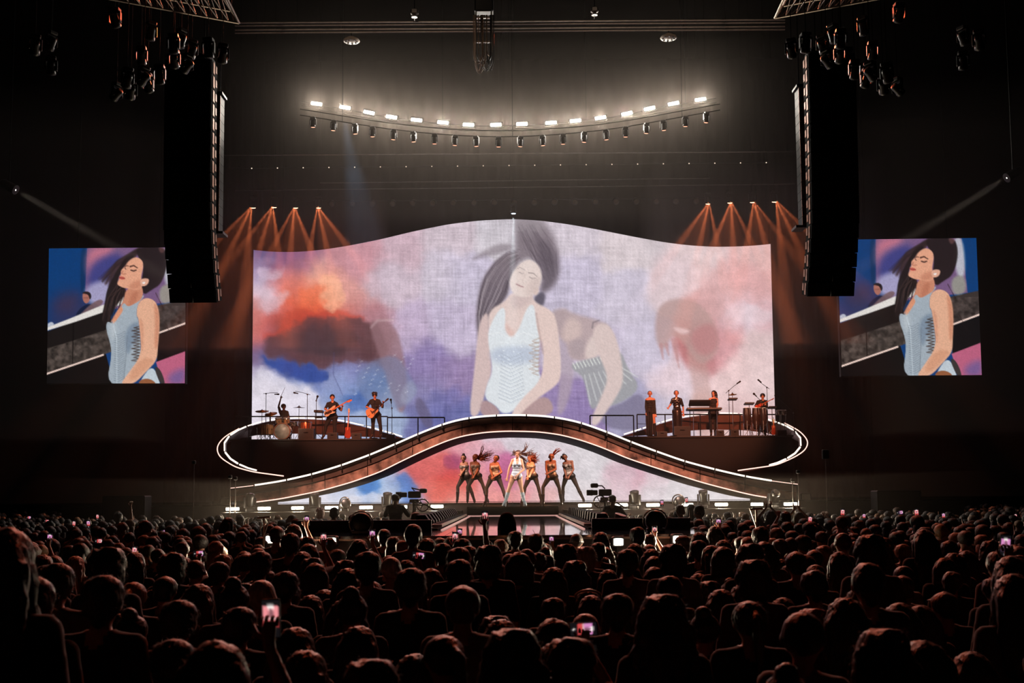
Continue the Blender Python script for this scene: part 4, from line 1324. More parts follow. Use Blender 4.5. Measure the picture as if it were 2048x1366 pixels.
p = W(1027, 421, 45.5)
t = moving_head('blue_beam_light', 'single pale blue beam light above the crest of the video wall', p + V((0, .1, .34)), 0, .05, .75, True, em('blue_lens', (205, 232, 255), 8))
MB().cyl(p + V((0, .1, .3)), (p.x, p.y + .1, 26.95), .01, n=5).obj('hanging_cable', BMETAL, tag(thing('drop_line', 'thin suspension line of the pale blue beam light', 'cable', p + V((0, .1, .4)))))
spot('blue_beam', p + V((0, 0, -.22)), W(1024, 640, 45.2), (.62, .85, 1), 110000, 8, .4, .05)
# blue wash from a lantern at the left of the arc, seen as a faint blue shaft
spot('blue_wash', W(690, 245, 39), W(730, 480, 46), (.35, .6, 1), 9000, 16, .7, .1)


# ------------------------------------------------------------------ loudspeaker arrays
GRILLE = pm('speaker_grille', (8, 7, 7), .7, .1, .25, 30, .2)
SIDE = pm('speaker_side_plate', (185, 138, 118), .55, .2, .7, 4)  # plates lightened in colour to stand for light from the stage
def line_array(lab, x0, xs, y0, y1, D, n, s):
    """s = +1: inner side looks to the right"""
    e = thing('speaker_array', lab, 'loudspeaker', W(x0, y0, D))
    w = 1.42
    top = W(x0, y0, D)
    bot = W(x0, y1, D)
    h = (top.z - bot.z) / n
    cab = MB().prism([(-w / 2, 0, -h / 2 + .012), (w / 2, 0, -h / 2 + .012), (w / 2, 0, h / 2 - .012), (-w / 2, 0, h / 2 - .012)], (0, .62, 0)).mesh('speaker_cabinet', MATTE)
    gr = MB()
    gr.prism([(-w / 2 + .03, -.03, -h / 2 + .03), (-.06, -.07, -h / 2 + .03), (-.06, -.07, h / 2 - .03), (-w / 2 + .03, -.03, h / 2 - .03)], (0, .05, 0))
    gr.prism([(.06, -.07, -h / 2 + .03), (w / 2 - .03, -.03, -h / 2 + .03), (w / 2 - .03, -.03, h / 2 - .03), (.06, -.07, h / 2 - .03)], (0, .05, 0))
    gm = gr.mesh('grille', GRILLE)
    hm = MB().cyl((0, -.05, -h / 2 + .02), (0, -.05, h / 2 - .02), .035, n=10).mesh('horn_rib', BMETAL, True)
    sm = MB().box((s * (w / 2 + .012), .2, 0), (.02, .16, h * .8)).box((s * (w / 2 + .012), .46, .04), (.02, .14, h * .5)).mesh('side_plate', SIDE)
    pos = top + V((0, 0, -h / 2))
    pitch = 0.
    for k in range(n):
        c = link('speaker_cabinet', cab, e)
        c.matrix_parent_inverse = Matrix()
        c.location = pos - e.location
        c.rotation_euler = (pitch, 0, 0)
        for nm, me in (('grille', gm), ('horn_rib', hm), ('side_plate', sm)):
            g = bpy.data.objects.new(nm, me)
            col.objects.link(g)
            g.parent = c
        nxt = pitch + (radians(2.8) if k >= n - 6 else radians(.25))
        pos = pos + V((0, sin(pitch) * -h * .5 * -1 + sin(nxt) * h * .5, -h * cos((pitch + nxt) / 2)))
        pos.x += xs / n * (0 if k < n * .6 else 2.2)
        pitch = nxt
    MB().box(top + V((0, .3, .1)), (w * .9, .7, .12)).obj('fly_bar', BMETAL, e)
    for k in (-.4, .4):
        MB().cyl(top + V((k, .3, .1)), (top.x + k, top.y + .3, 26.95), .015, n=5).obj('chain', BMETAL, e)
    return e


line_array('big black line-array loudspeaker hanging left of the stage', 377, .16, 118, 603, 32.4, 17, 1)
line_array('big black line-array loudspeaker hanging right of the stage', 1663, -.16, 105, 590, 32.4, 17, -1)


def slim_array(lab, x, y0, y1, D, n, s):
    e = thing('slim_speaker_array', lab, 'loudspeaker', W(x, y0, D))
    top, bot = W(x, y0, D), W(x, y1, D)
    h = (top.z - bot.z) / n
    c0 = MB().box((0, .25, 0), (.16, .5, h - .012)).mesh('speaker_cabinet', BLACK)
    pl = MB()
    pl.prism([(-.085, -.02, -h / 2 + .008), (.085, -.02, -h / 2 + .008), (.085, -.02, h / 2 - .008), (-.085, -.02, h / 2 - .008)], (0, .03, 0))
    p0 = pl.mesh('side_plate', SIDE)
    ho = MB()
    for dx in (-.04, .04):
        ho.box((dx, -.024, (.12 if dx > 0 else -.12) * h * 1.4), (.035, .012, h * .32))
    h0 = ho.mesh('slot', BLACK)
    for k in range(n):
        c = link('speaker_cabinet', c0, e)
        c.matrix_parent_inverse = Matrix()
        c.location = (0, 0, -h * (k + .5))
        for nm, me in (('side_plate', p0), ('slot', h0)):
            g = bpy.data.objects.new(nm, me)
            col.objects.link(g)
            g.parent = c
    MB().box(top + V((0, .25, .06)), (.3, .6, .08)).obj('fly_bar', BMETAL, e)
    MB().cyl(top + V((0, .25, .08)), (top.x, top.y + .25, 26.95), .015, n=5).obj('chain', BMETAL, e)
    MB().box(bot + V((0, .25, -.05)), (.34, .6, .08)).obj('bottom_bar', GMETAL, e)


slim_array('slim perforated loudspeaker column beside the left line array', 436, 190, 462, 34.5, 16, 1)
slim_array('slim perforated loudspeaker column beside the right line array', 1602, 175, 450, 34.5, 16, -1)

# ------------------------------------------------------------------ lighting pods up in both corners
PODF = pm('pod_fixture_body', (38, 29, 26), .4, .4, .3, 9)
PODL = [(71, 82, .9), (103, 75, .4), (103, 125, .2), (230, 28, .8), (302, 56, 0), (288, 145, 1.2), (319, 142, .5), (349, 112, 1.1), (375, 120, 1.2), (384, 92, .6), (417, 88, .1), (446, 100, .9), (234, 178, 1.2), (262, 172, 1.1), (296, 160, .9), (255, 148, .5), (363, 70, .2), (283, 105, .8), (347, 80, .5)]
for side, mir in (('left', False), ('right', True)):
    mx_ = (lambda x: 2028 - x) if mir else (lambda x: x)
    my_ = -10 if mir else 0
    P0 = W(mx_(420), 20 + my_, 26.5)
    e = thing('lighting_pod', 'dark lattice frame of the lighting pod in the upper %s corner' % side, 'truss', P0)
    A, B, C_ = W(mx_(200), -28 + my_, 25), W(mx_(462), 22 + my_, 26.4), W(mx_(478), 46 + my_, 26.0)
    A2 = A + (C_ - B)
    T3 = V((0, -1.2, .1))
    for a, b in ((A, B), (A2, C_), (A + T3, B + T3), (A2 + T3, C_ + T3), (B, C_), (B + T3, C_ + T3), (B, B + T3), (C_, C_ + T3)):
        MB().tube([a, b], .03, 6).obj('chord', ALU, e)
    lc = MB()
    for i in range(12):
        for (u_, v_) in ((A, B), (A2, C_)):
            lc.tube([u_.lerp(v_, i / 12), (u_ + T3).lerp(v_ + T3, (i + .5) / 12), u_.lerp(v_, (i + 1) / 12)], .014, 4)
        lc.tube([A.lerp(B, i / 12), A2.lerp(C_, (i + .5) / 12), A.lerp(B, (i + 1) / 12)], .014, 4)
    tag(lc.obj('lacing', ALU, e), kind='stuff')
    for q in (A, B, A + T3, B + T3):
        MB().cyl(q, (q.x, q.y, 26.95), .02, n=5).obj('chain', BMETAL, e)
    for i, (x, y, tl) in enumerate(PODL):
        p = W(mx_(x), y + my_ - 12, 24.6 + 2.2 * ((i * 7) % 5) / 4)
        nm = 'outer ' if x < 110 else ''
        lab = 'tilted pod spotlight in the upper %s corner, %s' % (side, '%s of the outer cluster' % ORD[i] if x < 110 else '%s from outside' % ORD[sorted(q[0] for q in PODL if q[0] > 110).index(x)])
        sg = -1 if mir else 1
        t = moving_head('pod_spotlight', lab, p, sg * (.5 + .6 * sin(i * 1.7)), .3 + tl * .6, .78, True, None, 'spotlights of the %s pod' % side)
        MB().cyl(p, (p.x, p.y, 26.95), .008, n=5).obj('line', MATTE, tag(thing('hanger_line', lab.replace('tilted pod spotlight', 'black suspension line'), 'cable', p + V((0, 0, .02)), 'suspension lines of the %s pod' % side)))

# follow spots at the far sides, aimed at the singer
for q, side in ((FOL_L, 'left'), (FOL_R, 'right')):
    d = (SINGER_AT - q).normalized()
    t = thing('follow_spot', 'small bright follow spot at the far %s side of the hall' % side, 'stage light', q)
    MB().lathe(q, d, [(.1, -.62), (.15, -.55), (.16, -.1), (.17, -.03), (.15, -.03)], 14).obj('barrel', BLACK, t, True)
    MB().lathe(q, d, [(.08, -.05), (.08, -.035), (.02, -.03)], 14).obj('lens', em('follow_spot_lens', (255, 240, 225), 14), t, True)
    MB().cyl(q - d * .3, ((q - d * .3).x, (q - d * .3).y, 26.95), .03, n=6).obj('hanger', BMETAL, t)

# ------------------------------------------------------------------ figures
def frame(up, fw):
    up = V(up).normalized()
    fw = V(fw)
    fw = (fw - up * fw.dot(up)).normalized()
    rt = fw.cross(up)
    return up, fw, rt


def rotm(rt, fw, up):
    return Matrix((rt, fw, up)).transposed()


def capsule(mb, p0, r0, p1, r1, n=10):
    p0, p1 = V(p0), V(p1)
    if (p1 - p0).length < 1e-4:
        return mb.sph(p0, r0, n=n)
    d = (p1 - p0).normalized()
    mb.tube([p0 - d * r0 * .96, p0 - d * r0 * .6, p0, p1, p1 + d * r1 * .6, p1 + d * r1 * .96], [r0 * .28, r0 * .8, r0, r1, r1 * .8, r1 * .28], n)


def prims(J, s, fw, hfw, fem):
    """list of (zone, p0, r0, p1, r1) describing the whole body"""
    P = []
    a = lambda z, p0, r0, p1=None, r1=None: P.append((z, V(p0), r0 * s, V(p1 if p1 is not None else p0), (r1 if r1 is not None else r0) * s))
    pel = (J['hip1'] + J['hip2']) / 2
    neck = J['neck']
    up, fw, rt = frame(neck - pel, fw)
    rs = (J['sh2'] - J['sh1'])
    rs = rs.normalized() if rs.length > .05 else rt
    L = lambda t: pel.lerp(neck, t)
    k = .92 if fem else 1.
    a('chest', L(.86) - rs * .085 * s * k, .068 * k, L(.86) + rs * .085 * s * k)
    a('chest', L(.72) - rs * .075 * s * k, .1 * k, L(.72) + rs * .075 * s * k)
    a('ribs', L(.54) - rs * .058 * s, .094 * k, L(.54) + rs * .058 * s)
    a('waist', L(.36) - rt * .05 * s, .088 * (.88 if fem else 1.05), L(.36) + rt * .05 * s)
    a('belly', L(.17) - rt * .06 * s, .095, L(.17) + rt * .06 * s)
    a('pelvis', J['hip1'], .108, J['hip2'])
    a('pelvis', J['hip1'] - fw * .045 * s, .096, J['hip2'] - fw * .045 * s)
    if fem:
        for g in (-1, 1):
            a('chest', L(.68) + rs * .066 * s * g + fw * .068 * s, .058)
    hup, hf, hr = frame(J['head'] - neck, hfw)
    hc = J['head']
    a('neck', neck - hup * .03 * s, .055 * (.86 if fem else 1), hc - hup * .06 * s - hf * .01 * s, .05 * (.86 if fem else 1))
    a('head', hc + hup * .022 * s - hf * .022 * s, .091, hc + hup * .022 * s + hf * .01 * s, .088)
    a('head', hc - hup * .02 * s + hf * .018 * s, .076, hc - hup * .088 * s + hf * .056 * s, .036)
    a('head', hc + hf * .092 * s - hup * .012 * s, .011, hc + hf * .112 * s - hup * .04 * s, .015)
    for g in (-1, 1):
        a('head', hc + hr * .088 * s * g - hup * .005 * s, .018, hc + hr * .09 * s * g - hup * .03 * s, .013)
    for g, q in ((1, '1'), (-1, '2')):
        sh, el, wr = J['sh' + q], J['el' + q], J['wr' + q]
        a('trap', L(.97), .05, sh.lerp(neck, .2), .048)
        a('shoulder', sh, .056 * k)
        a('uparm', sh, .05 * k, el, .039 * k)
        a('forearm', el, .04 * k, el.lerp(wr, .35), .038 * k)
        a('forearm', el.lerp(wr, .35), .038 * k, wr, .026 * k)
        hd = J.get('hd' + q, (wr - el).normalized())
        sd = J.get('sd' + q, hd.cross(fw).normalized() if hd.cross(fw).length > .2 else rt)
        for o in (-.018, .018):
            a('hand', wr + sd * o * .6 * s, .02, wr + hd * .075 * s + sd * o * s, .019)
        hp, kn, an, to = J['hip' + q], J['kn' + q], J['an' + q], J['to' + q]
        a('thigh', hp, .09, hp.lerp(kn, .4), .08)
        a('thigh', hp.lerp(kn, .4), .08, kn, .053)
        cal = kn.lerp(an, .3) - fw * .014 * s
        a('calf', kn, .054, cal, .054)
        a('calf', cal, .054, an, .034)
        a('foot', an - (to - an).normalized() * .02 * s, .036, to.lerp(an, .3) + V((0, 0, .005)), .034)
        a('foot', to.lerp(an, .3), .034, to, .026)
    return P


def remesh(mb, vox, sm=3):
    me = mb.mesh('tmp', [])
    o = bpy.data.objects.new('tmp', me)
    col.objects.link(o)
    m = o.modifiers.new('r', 'REMESH')
    m.mode = 'VOXEL'
    m.voxel_size = vox
    m = o.modifiers.new('s', 'SMOOTH')
    m.iterations = sm
    m.factor = .5
    dg = bpy.context.evaluated_depsgraph_get()
    ev = o.evaluated_get(dg)
    out = bpy.data.meshes.new_from_object(ev)
    bpy.data.objects.remove(o)
    bpy.data.meshes.remove(me)
    n = len(out.vertices)
    v = np.empty(n * 3)
    out.vertices.foreach_get('co', v)
    nf = len(out.polygons)
    q = np.empty(len(out.loops), np.int32)
    out.loops.foreach_get('vertex_index', q)
    ls = np.empty(nf, np.int32)
    out.polygons.foreach_get('loop_start', ls)
    nr_ = np.empty(n * 3)
    out.vertices.foreach_get('normal', nr_)
    faces = [tuple(int(i) for i in f) for f in np.split(q, ls[1:])]
    bpy.data.meshes.remove(out)
    return v.reshape(-1, 3), nr_.reshape(-1, 3), faces


def zone_of(v, P):
    best = np.full(len(v), 1e9)
    z = np.zeros(len(v), int)
    names = sorted({p[0] for p in P})
    for zn, p0, r0, p1, r1 in P:
        a, d = np.array(p0), np.array(p1 - p0)
        l2 = d @ d
        t = np.clip(((v - a) @ d) / l2, 0, 1) if l2 > 1e-9 else np.zeros(len(v))
        dist = np.linalg.norm(v - a - t[:, None] * d, axis=1) - (r0 + (r1 - r0) * t)
        m = dist < best
        best[m] = dist[m]
        z[m] = names.index(zn)
    return z, names


def fingers(mb, J, s, q, fw, curl, mat=0):
    wr, el = J['wr' + q], J['el' + q]
    hd = J.get('hd' + q, (wr - el).normalized())
    sd = J.get('sd' + q, hd.cross(fw).normalized() if hd.cross(fw).length > .2 else frame(V((0, 0, 1)), fw)[2])
    nrm = J.get('cn' + q, sd.cross(hd).normalized())
    for i, (o, ln) in enumerate(((-.031, .064), (-.011, .076), (.011, .08), (.031, .07))):
        b = wr + hd * .068 * s + sd * o * s
        pts, d = [b], hd.copy()
        for k in range(3):
            d = (Matrix.Rotation(curl * (.6 + .3 * k), 3, hd.cross(nrm)) @ d)
            pts.append(pts[-1] + d * ln * s * (.42, .33, .25)[k])
        mb.tube(pts, [.0088 * s, .0082 * s, .0075 * s, .0055 * s], 6, mat)
    th = (hd * .55 + sd * .75 + nrm * .3).normalized()
    b = wr + hd * .02 * s + sd * .022 * s
    mb.tube([b, b + th * .035 * s, b + th * .055 * s + hd * .02 * s], [.011 * s, .0095 * s, .007 * s], 6, mat)


def figure(label, J, s, fw, hfw=None, fem=True, skin=SKIN, clothes=(), curl=(.5, .5), vox=.0125, floor=None, name='person', group=None, face=True, lip=LIP):
    """a person: one continuous body mesh, garments and hair as children"""
    hfw = hfw or fw
    fw, hfw = V(fw), V(hfw)
    P = prims(J, s, fw, hfw, fem)
    mb = MB()
    for z, p0, r0, p1, r1 in P:
        capsule(mb, p0, r0, p1, r1)
    v, nr, fs = remesh(mb, vox)
    z, names = zone_of(v, P)
    ex = MB()
    ex.v, ex.f, ex.m = [tuple(p) for p in v], list(fs), [0] * len(fs)
    for q, c in (('1', curl[0]), ('2', curl[1])):
        fingers(ex, J, s, q, fw, c)
    hup, hf, hr = frame(J['head'] - J['neck'], hfw)
    hc = J['head']
    if face:
        Rm = rotm(hr, hf, hup)
        for g in (-1, 1):
            ex.sph(hc + hr * .034 * g * s + hf * .086 * s + hup * .008 * s, (.013 * s, .008 * s, .006 * s), Rm, 8, 1)
            ex.tube([hc + hr * .016 * g * s + hf * .092 * s + hup * .026 * s, hc + hr * .034 * g * s + hf * .09 * s + hup * .032 * s, hc + hr * .054 * g * s + hf * .08 * s + hup * .026 * s], .003 * s, 5, 1)
        ex.sph(hc + hf * .089 * s - hup * .062 * s, (.024 * s, .012 * s, .009 * s), Rm, 8, 2)
    lo = min(J['to1'].z, J['to2'].z, J['an1'].z, J['an2'].z) - .03 if floor is None else floor
    base = (J['an1'] + J['an2']) / 2
    root = thing(name, label, 'person', (base.x, base.y, lo), group)
    ex.obj('body', [skin, EYE, lip], root, True)
    zn = np.array(names)[z]
    zmid = v[:, 2]
    for gname, zones, off, mat, cond in clothes:
        ok = np.isin(zn, zones)
        if cond is not None:
            ok &= cond(v)
        idx = -np.ones(len(v), int)
        sel = [f for f in fs if all(ok[i] for i in f)]
        if not sel:
            continue
        halves = [sel]
        if gname in ('boot', 'shoe'):
            near1 = np.linalg.norm(v - np.array((J['an1'] + J['kn1']) / 2), axis=1) < np.linalg.norm(v - np.array((J['an2'] + J['kn2']) / 2), axis=1)
            halves = [[f for f in sel if near1[f[0]]], [f for f in sel if not near1[f[0]]]]
        for sel in halves:
            if not sel:
                continue
            used = sorted({i for f in sel for i in f})
            idx[used] = np.arange(len(used))
            g = MB()
            g.add(v[used] + nr[used] * off, [tuple(idx[i] for i in f) for f in sel])
            g.obj(gname, mat, root, True)
    return root, (hc, hup, hf, hr)


def hair_cap(mb, H, s, sx=.1, sy=.112, sz=.108, back=.02, upo=.024, n=14):
    hc, hup, hf, hr = H
    mb.sph(hc - hf * back * s + hup * upo * s, (sx * s, sy * s, sz * s), rotm(hr, hf, hup), n)
    return mb


def strands(mb, base, paths, r=.012, jit=.02, k=6, rnd=random.Random(5)):
    """tapered locks along each path of points"""
    for pts in paths:
        for _ in range(k):
            j = [V((rnd.uniform(-jit, jit), rnd.uniform(-jit, jit), rnd.uniform(-jit, jit))) * (i / max(1, len(pts) - 1) * 1.6 + .25) for i in range(len(pts))]
            q = [p + d for p, d in zip(pts, j)]
            mb.tube(q, [r * (1 - .8 * i / (len(q) - 1)) for i in range(len(q))], 5)
    return mb


def pose(T, D, pts, off=None, floor=None, heel=.03, s=1.):
    """joints from picked picture points at distance D (metres); off = depth offsets"""
    off = off or {}
    J = {}
    for k, (x, y) in pts.items():
        px, py = T(x, y)
        J[k] = W(px, py, D + off.get(k, 0))
    if floor is not None:
        lo = min(J['to1'].z, J['to2'].z)
        dz = floor + .03 * s - lo
        for k in J:
            J[k] = J[k] + V((0, 0, dz))
        for q in '12':
            J['to' + q].z = floor + .03 * s
            J['an' + q].z = max(min(J['an' + q].z, floor + .16), floor + .06 + heel)
    return J


KEYS = ('head', 'neck', 'sh1', 'sh2', 'el1', 'wr1', 'el2', 'wr2', 'hip1', 'hip2', 'kn1', 'an1', 'to1', 'kn2', 'an2', 'to2')
def pts(*a):
    return dict(zip(KEYS, a))


Z7, Z8 = zz((900, 885), 9.756), zz((1020, 885), 9.756)
SEQ = pm('silver_sequins', (150, 145, 138), .3, .5, .6, 60, .5)
TIGHT = pm('black_tights', (34, 24, 21), .6, 0, .25, 30)
BRIEF = pm('black_satin', (16, 14, 14), .45, 0, .2, 20)
BOOTB = pm('black_patent_boot', (28, 17, 15), .2, 0, .2, 15, coat=.5)
PALE = pm('pale_blue_satin', (178, 190, 202), .4, .1, .12, 24, .2)
SILV = pm('silver_boot_leather', (190, 196, 200), .3, .4, .45, 22, .3)
FISH = pm('nude_fishnet', (190, 138, 108), .55, 0, .12, 90)
CF = -1
def facing(dx):
    return V((dx, -1, 0)).normalized()


def corset(t):
    return lambda v: np.ones(len(v), bool)


def dancer(label, T, D, p, fx, hx, floor, skin, hairm, off=None, s=.98, extra=None, capk=None, hup=0.):
    o = {'wr1': -.14, 'el1': -.06, 'wr2': -.2, 'el2': -.08}
    o.update(off or {})
    J = pose(T, D, p, o, floor, .06, s)
    top = J['neck'].z
    pz = (J['hip1'].z + J['hip2'].z) / 2
    cut = pz + (top - pz) * .80
    cl = [('tights', ['thigh', 'calf', 'foot', 'pelvis'], .004, TIGHT, None),
          ('briefs', ['pelvis'], .009, BRIEF, None),
          ('corset', ['chest', 'ribs', 'waist', 'belly'], .009, SEQ, lambda v: v[:, 2] < cut),
          ('boot', ['calf', 'foot'], .012, BOOTB, lambda v: v[:, 2] < floor + .36)]
    root, H = figure(label, J, s, facing(fx), V((hx, -1, hup)), True, skin, cl, floor=floor, group=None)
    mb = hair_cap(MB(), H, s, *(capk or (.094, .106, .1)))
    if extra:
        extra(mb, H, T, D)
    mb.obj('hair', hairm, root, True)
    hl = MB()
    for q in '12':
        hl.cyl(V((J['an' + q].x, J['an' + q].y + .03, floor + .002)), J['an' + q] + V((0, .02, 0)), .012, .022, 6)
    hl.obj('boot_heel', BOOTB, root)
    return root


rs_ = random.Random(12)
ZDT, ZTT = ZD + .01, ZT + .018
def tail(*paths, r=.016, jit=.035, k=9):
    def f(mb, H, T, D):
        P = []
        for pp in paths:
            q = [H[0] - H[2] * .06 + H[1] * .07]
            q = [W(*T(x, y), D + .05) for x, y in pp]
            P.append(q)
        strands(mb, None, P, r, jit, k, rs_)
    return f


def bun(dx, dz, r=.05):
    def f(mb, H, T, D):
        mb.sph(H[0] + H[3] * dx + H[1] * dz - H[2] * .03, (r, r, r * 1.1), n=10)
    return f


dancer('dancer at the far left of the troupe with a high bun, arm across her waist', Z7, 35.8,
       pts((262, 350), (266, 432), (222, 455), (325, 445), (214, 560), (222, 690), (285, 560), (222, 650), (262, 712), (345, 712), (150, 905), (145, 1140), (135, 1192), (380, 900), (465, 1150), (482, 1195)),
       -.55, -.3, ZDT, SKIN, HAIR_BK, extra=bun(0, .12))
dancer('second dancer from the left with a long ponytail flying to the right', Z7, 35.75,
       pts((492, 335), (498, 420), (415, 445), (518, 440), (405, 570), (445, 690), (545, 585), (470, 700), (450, 715), (555, 690), (345, 910), (345, 1130), (340, 1192), (630, 840), (715, 1130), (745, 1195)),
       -.8, -1.2, ZDT, SKIN_D, HAIR_AU, extra=tail(((545, 300), (620, 260), (720, 200), (800, 180)), ((545, 305), (640, 270), (760, 240), (855, 205)), ((545, 315), (650, 300), (750, 280), (850, 215)), ((545, 320), (640, 345), (720, 350), (790, 320)), ((545, 290), (600, 220), (630, 130), (640, 60)), r=.014, jit=.05, k=8))
dancer('dancer left of the singer, leaning over her bent arm with a braid hanging', Z7, 34.7,
       pts((900, 330), (880, 410), (800, 445), (930, 425), (790, 565), (830, 690), (1005, 600), (850, 695), (812, 700), (935, 690), (715, 905), (705, 1110), (655, 1235), (1020, 900), (1100, 1150), (1112, 1235)),
       -.2, -.5, ZTT, SKIN_D, HAIR_BK, extra=tail(((870, 370), (830, 400), (795, 460), (775, 500)), r=.02, jit=.015, k=4))
dancer('dancer right of the singer with auburn curls blown to the right', Z8, 34.7,
       pts((395, 335), (390, 415), (345, 435), (440, 430), (345, 560), (345, 690), (440, 560), (390, 660), (380, 695), (480, 675), (290, 900), (238, 1130), (215, 1235), (545, 870), (612, 1130), (600, 1235)),
       -.5, -.5, ZTT, SKIN, HAIR_AU, extra=tail(((430, 300), (470, 260), (490, 230)), ((440, 310), (490, 300), (530, 280)), ((440, 330), (490, 340), (530, 370)), ((430, 350), (470, 370), (500, 410)), ((420, 300), (440, 250), (430, 215)), r=.022, jit=.05, k=9), capk=(.1, .112, .11))
dancer('second dancer from the right with a forked ponytail swinging up', Z8, 34.8,
       pts((806, 310), (800, 382), (710, 405), (872, 395), (705, 545), (738, 660), (892, 550), (745, 622), (765, 700), (875, 690), (645, 895), (648, 1130), (650, 1235), (960, 910), (1000, 1130), (1010, 1235)),
       0, -.1, ZTT, SKIN_D, HAIR_AU, extra=tail(((830, 260), (860, 190), (910, 140), (955, 112)), ((830, 262), (890, 215), (940, 180), (990, 155)), r=.016, jit=.025, k=8))
dancer('dancer at the far right of the troupe with a short quiff, head tipped left', Z8, 35.8,
       pts((1068, 320), (1100, 392), (1050, 435), (1208, 400), (1062, 570), (1092, 680), (1236, 555), (1155, 690), (1098, 690), (1212, 680), (1035, 890), (1035, 1110), (1048, 1165), (1318, 900), (1420, 1110), (1445, 1165)),
       .1, -.2, ZDT, SKIN_D, HAIR_BK, extra=tail(((1050, 270), (1040, 240), (1050, 225)), ((1030, 280), (1010, 280), (1005, 310)), r=.03, jit=.03, k=6))

# the singer
p = pts((1325, 248), (1312, 335), (1222, 368), (1392, 368), (1155, 525), (1118, 715), (1440, 545), (1300, 665), (1235, 690), (1350, 690), (1150, 930), (1085, 1150), (1040, 1242), (1395, 930), (1442, 1150), (1480, 1242))
J = pose(Z7, 33.6, p, {'wr2': -.2, 'el2': -.05, 'wr1': -.02}, ZTT, .07, 1.)
J['hd1'] = V((-.2, -.2, -1)).normalized()
J['hd2'] = V((-.5, -.1, -1)).normalized()
pz = (J['hip1'].z + J['hip2'].z) / 2
nz = J['neck'].z
cx = J['neck'].x
def suit(v):
    t = (v[:, 2] - pz) / (nz - pz)
    low = v[:, 2] > pz - .13 + np.abs(v[:, 0] - cx) * 1.1
    return low & (t < .72) | ((np.abs(v[:, 0] - cx) > .035 + .0 * t) & (np.abs(v[:, 0] - cx) < .11) & (t < 1.06))
cl = [('bodysuit', ['chest', 'ribs', 'waist', 'belly', 'pelvis', 'trap', 'neck'], .009, PALE, suit),
      ('fishnet_tights', ['thigh', 'calf'], .003, FISH, None),
      ('boot', ['calf', 'foot'], .016, SILV, lambda v: v[:, 2] < ZTT + .42)]
root, H = figure('singer at centre front in a pale blue halter bodysuit and silver boots, long hair flying', J, 1., facing(0), V((-.25, -1, .15)), True, SKIN, cl, (.9, .4), floor=ZTT)
mb = hair_cap(MB(), H, 1., .1, .112, .11)
wild = [[(1390, 200), (1450, 150), (1490, 90), (1500, 30)], [(1390, 190), (1440, 170), (1480, 120), (1490, 60)], [(1390, 210), (1480, 215), (1560, 180), (1620, 130)], [(1390, 220), (1500, 230), (1570, 210), (1640, 210)],
        [(1385, 230), (1470, 255), (1540, 260), (1600, 290)], [(1380, 260), (1440, 300), (1480, 340), (1540, 370)], [(1375, 280), (1410, 340), (1450, 430), (1500, 510)], [(1370, 290), (1400, 360), (1440, 460), (1490, 530)], [(1375, 270), (1420, 330), (1470, 400), (1520, 440)],
        [(1290, 190), (1250, 175), (1215, 165)], [(1285, 230), (1240, 240), (1200, 238)], [(1290, 210), (1250, 205), (1220, 215)], [(1375, 300), (1385, 350), (1420, 400)]]
strands(mb, None, [[W(*Z7(x, y), 33.66 + .03 * i) for i, (x, y) in enumerate(pp)] for pp in wild], .012, .04, 9, rs_)
mb.obj('hair', HAIR_BR, root, True)
hl = MB()
for q in '12':
    hl.cyl(V((J['an' + q].x, J['an' + q].y + .04, ZTT + .002)), J['an' + q] + V((0, .02, 0)), .014, .026, 6)
hl.obj('boot_heel', SILV, root)

# ------------------------------------------------------------------ the band
Z3, Z4, Z5, Z6 = zz((510, 765), 10.928), zz((630, 765), 10.928), zz((1270, 750), 9.756), zz((1430, 750), 9.756)
BD = 43.9
FB = ZB + .002
TOPZ = ['chest', 'ribs', 'waist', 'belly', 'trap', 'shoulder', 'uparm']
LEGZ = ['pelvis', 'thigh', 'calf']
SHOE = pm('dark_shoe_leather', (40, 24, 20), .4, 0, .2, 14)
def man_clothes(J, shirt=SHIRT_BK, sleeves=False):
    return [('shirt', TOPZ + (['forearm'] if sleeves else []), .014, shirt, None), ('trousers', LEGZ, .018, PANTS_BK, None), ('shoe', ['foot'], .012, SHOE, None)]


# bass player
J = pose(Z4, BD, pts((380, 308), (386, 402), (285, 445), (470, 445), (222, 560), (285, 590), (575, 590), (595, 505), (325, 735), (435, 735), (240, 930), (195, 1140), (150, 1205), (430, 940), (430, 1150), (450, 1205)),
         {'wr1': -.3, 'wr2': -.3, 'el1': -.1, 'el2': -.15}, FB, .04, 1.05)
root, H = figure('bass player in a black shirt and trousers, right of the drums', J, 1.05, facing(.1), V((.1, -1, -.05)), False, SKIN, man_clothes(J), (1.2, 1.3), floor=FB)
hair_cap(MB(), H, 1.05, .1, .115, .1, .02, .034).obj('hair', HAIR_BK, root, True)


def plank(T, D, poly, th, mat, parent, name, off=0.):
    return MB().prism([W(*T(x, y), D + off) for x, y in poly], (0, th, 0)).obj(name, mat, parent)


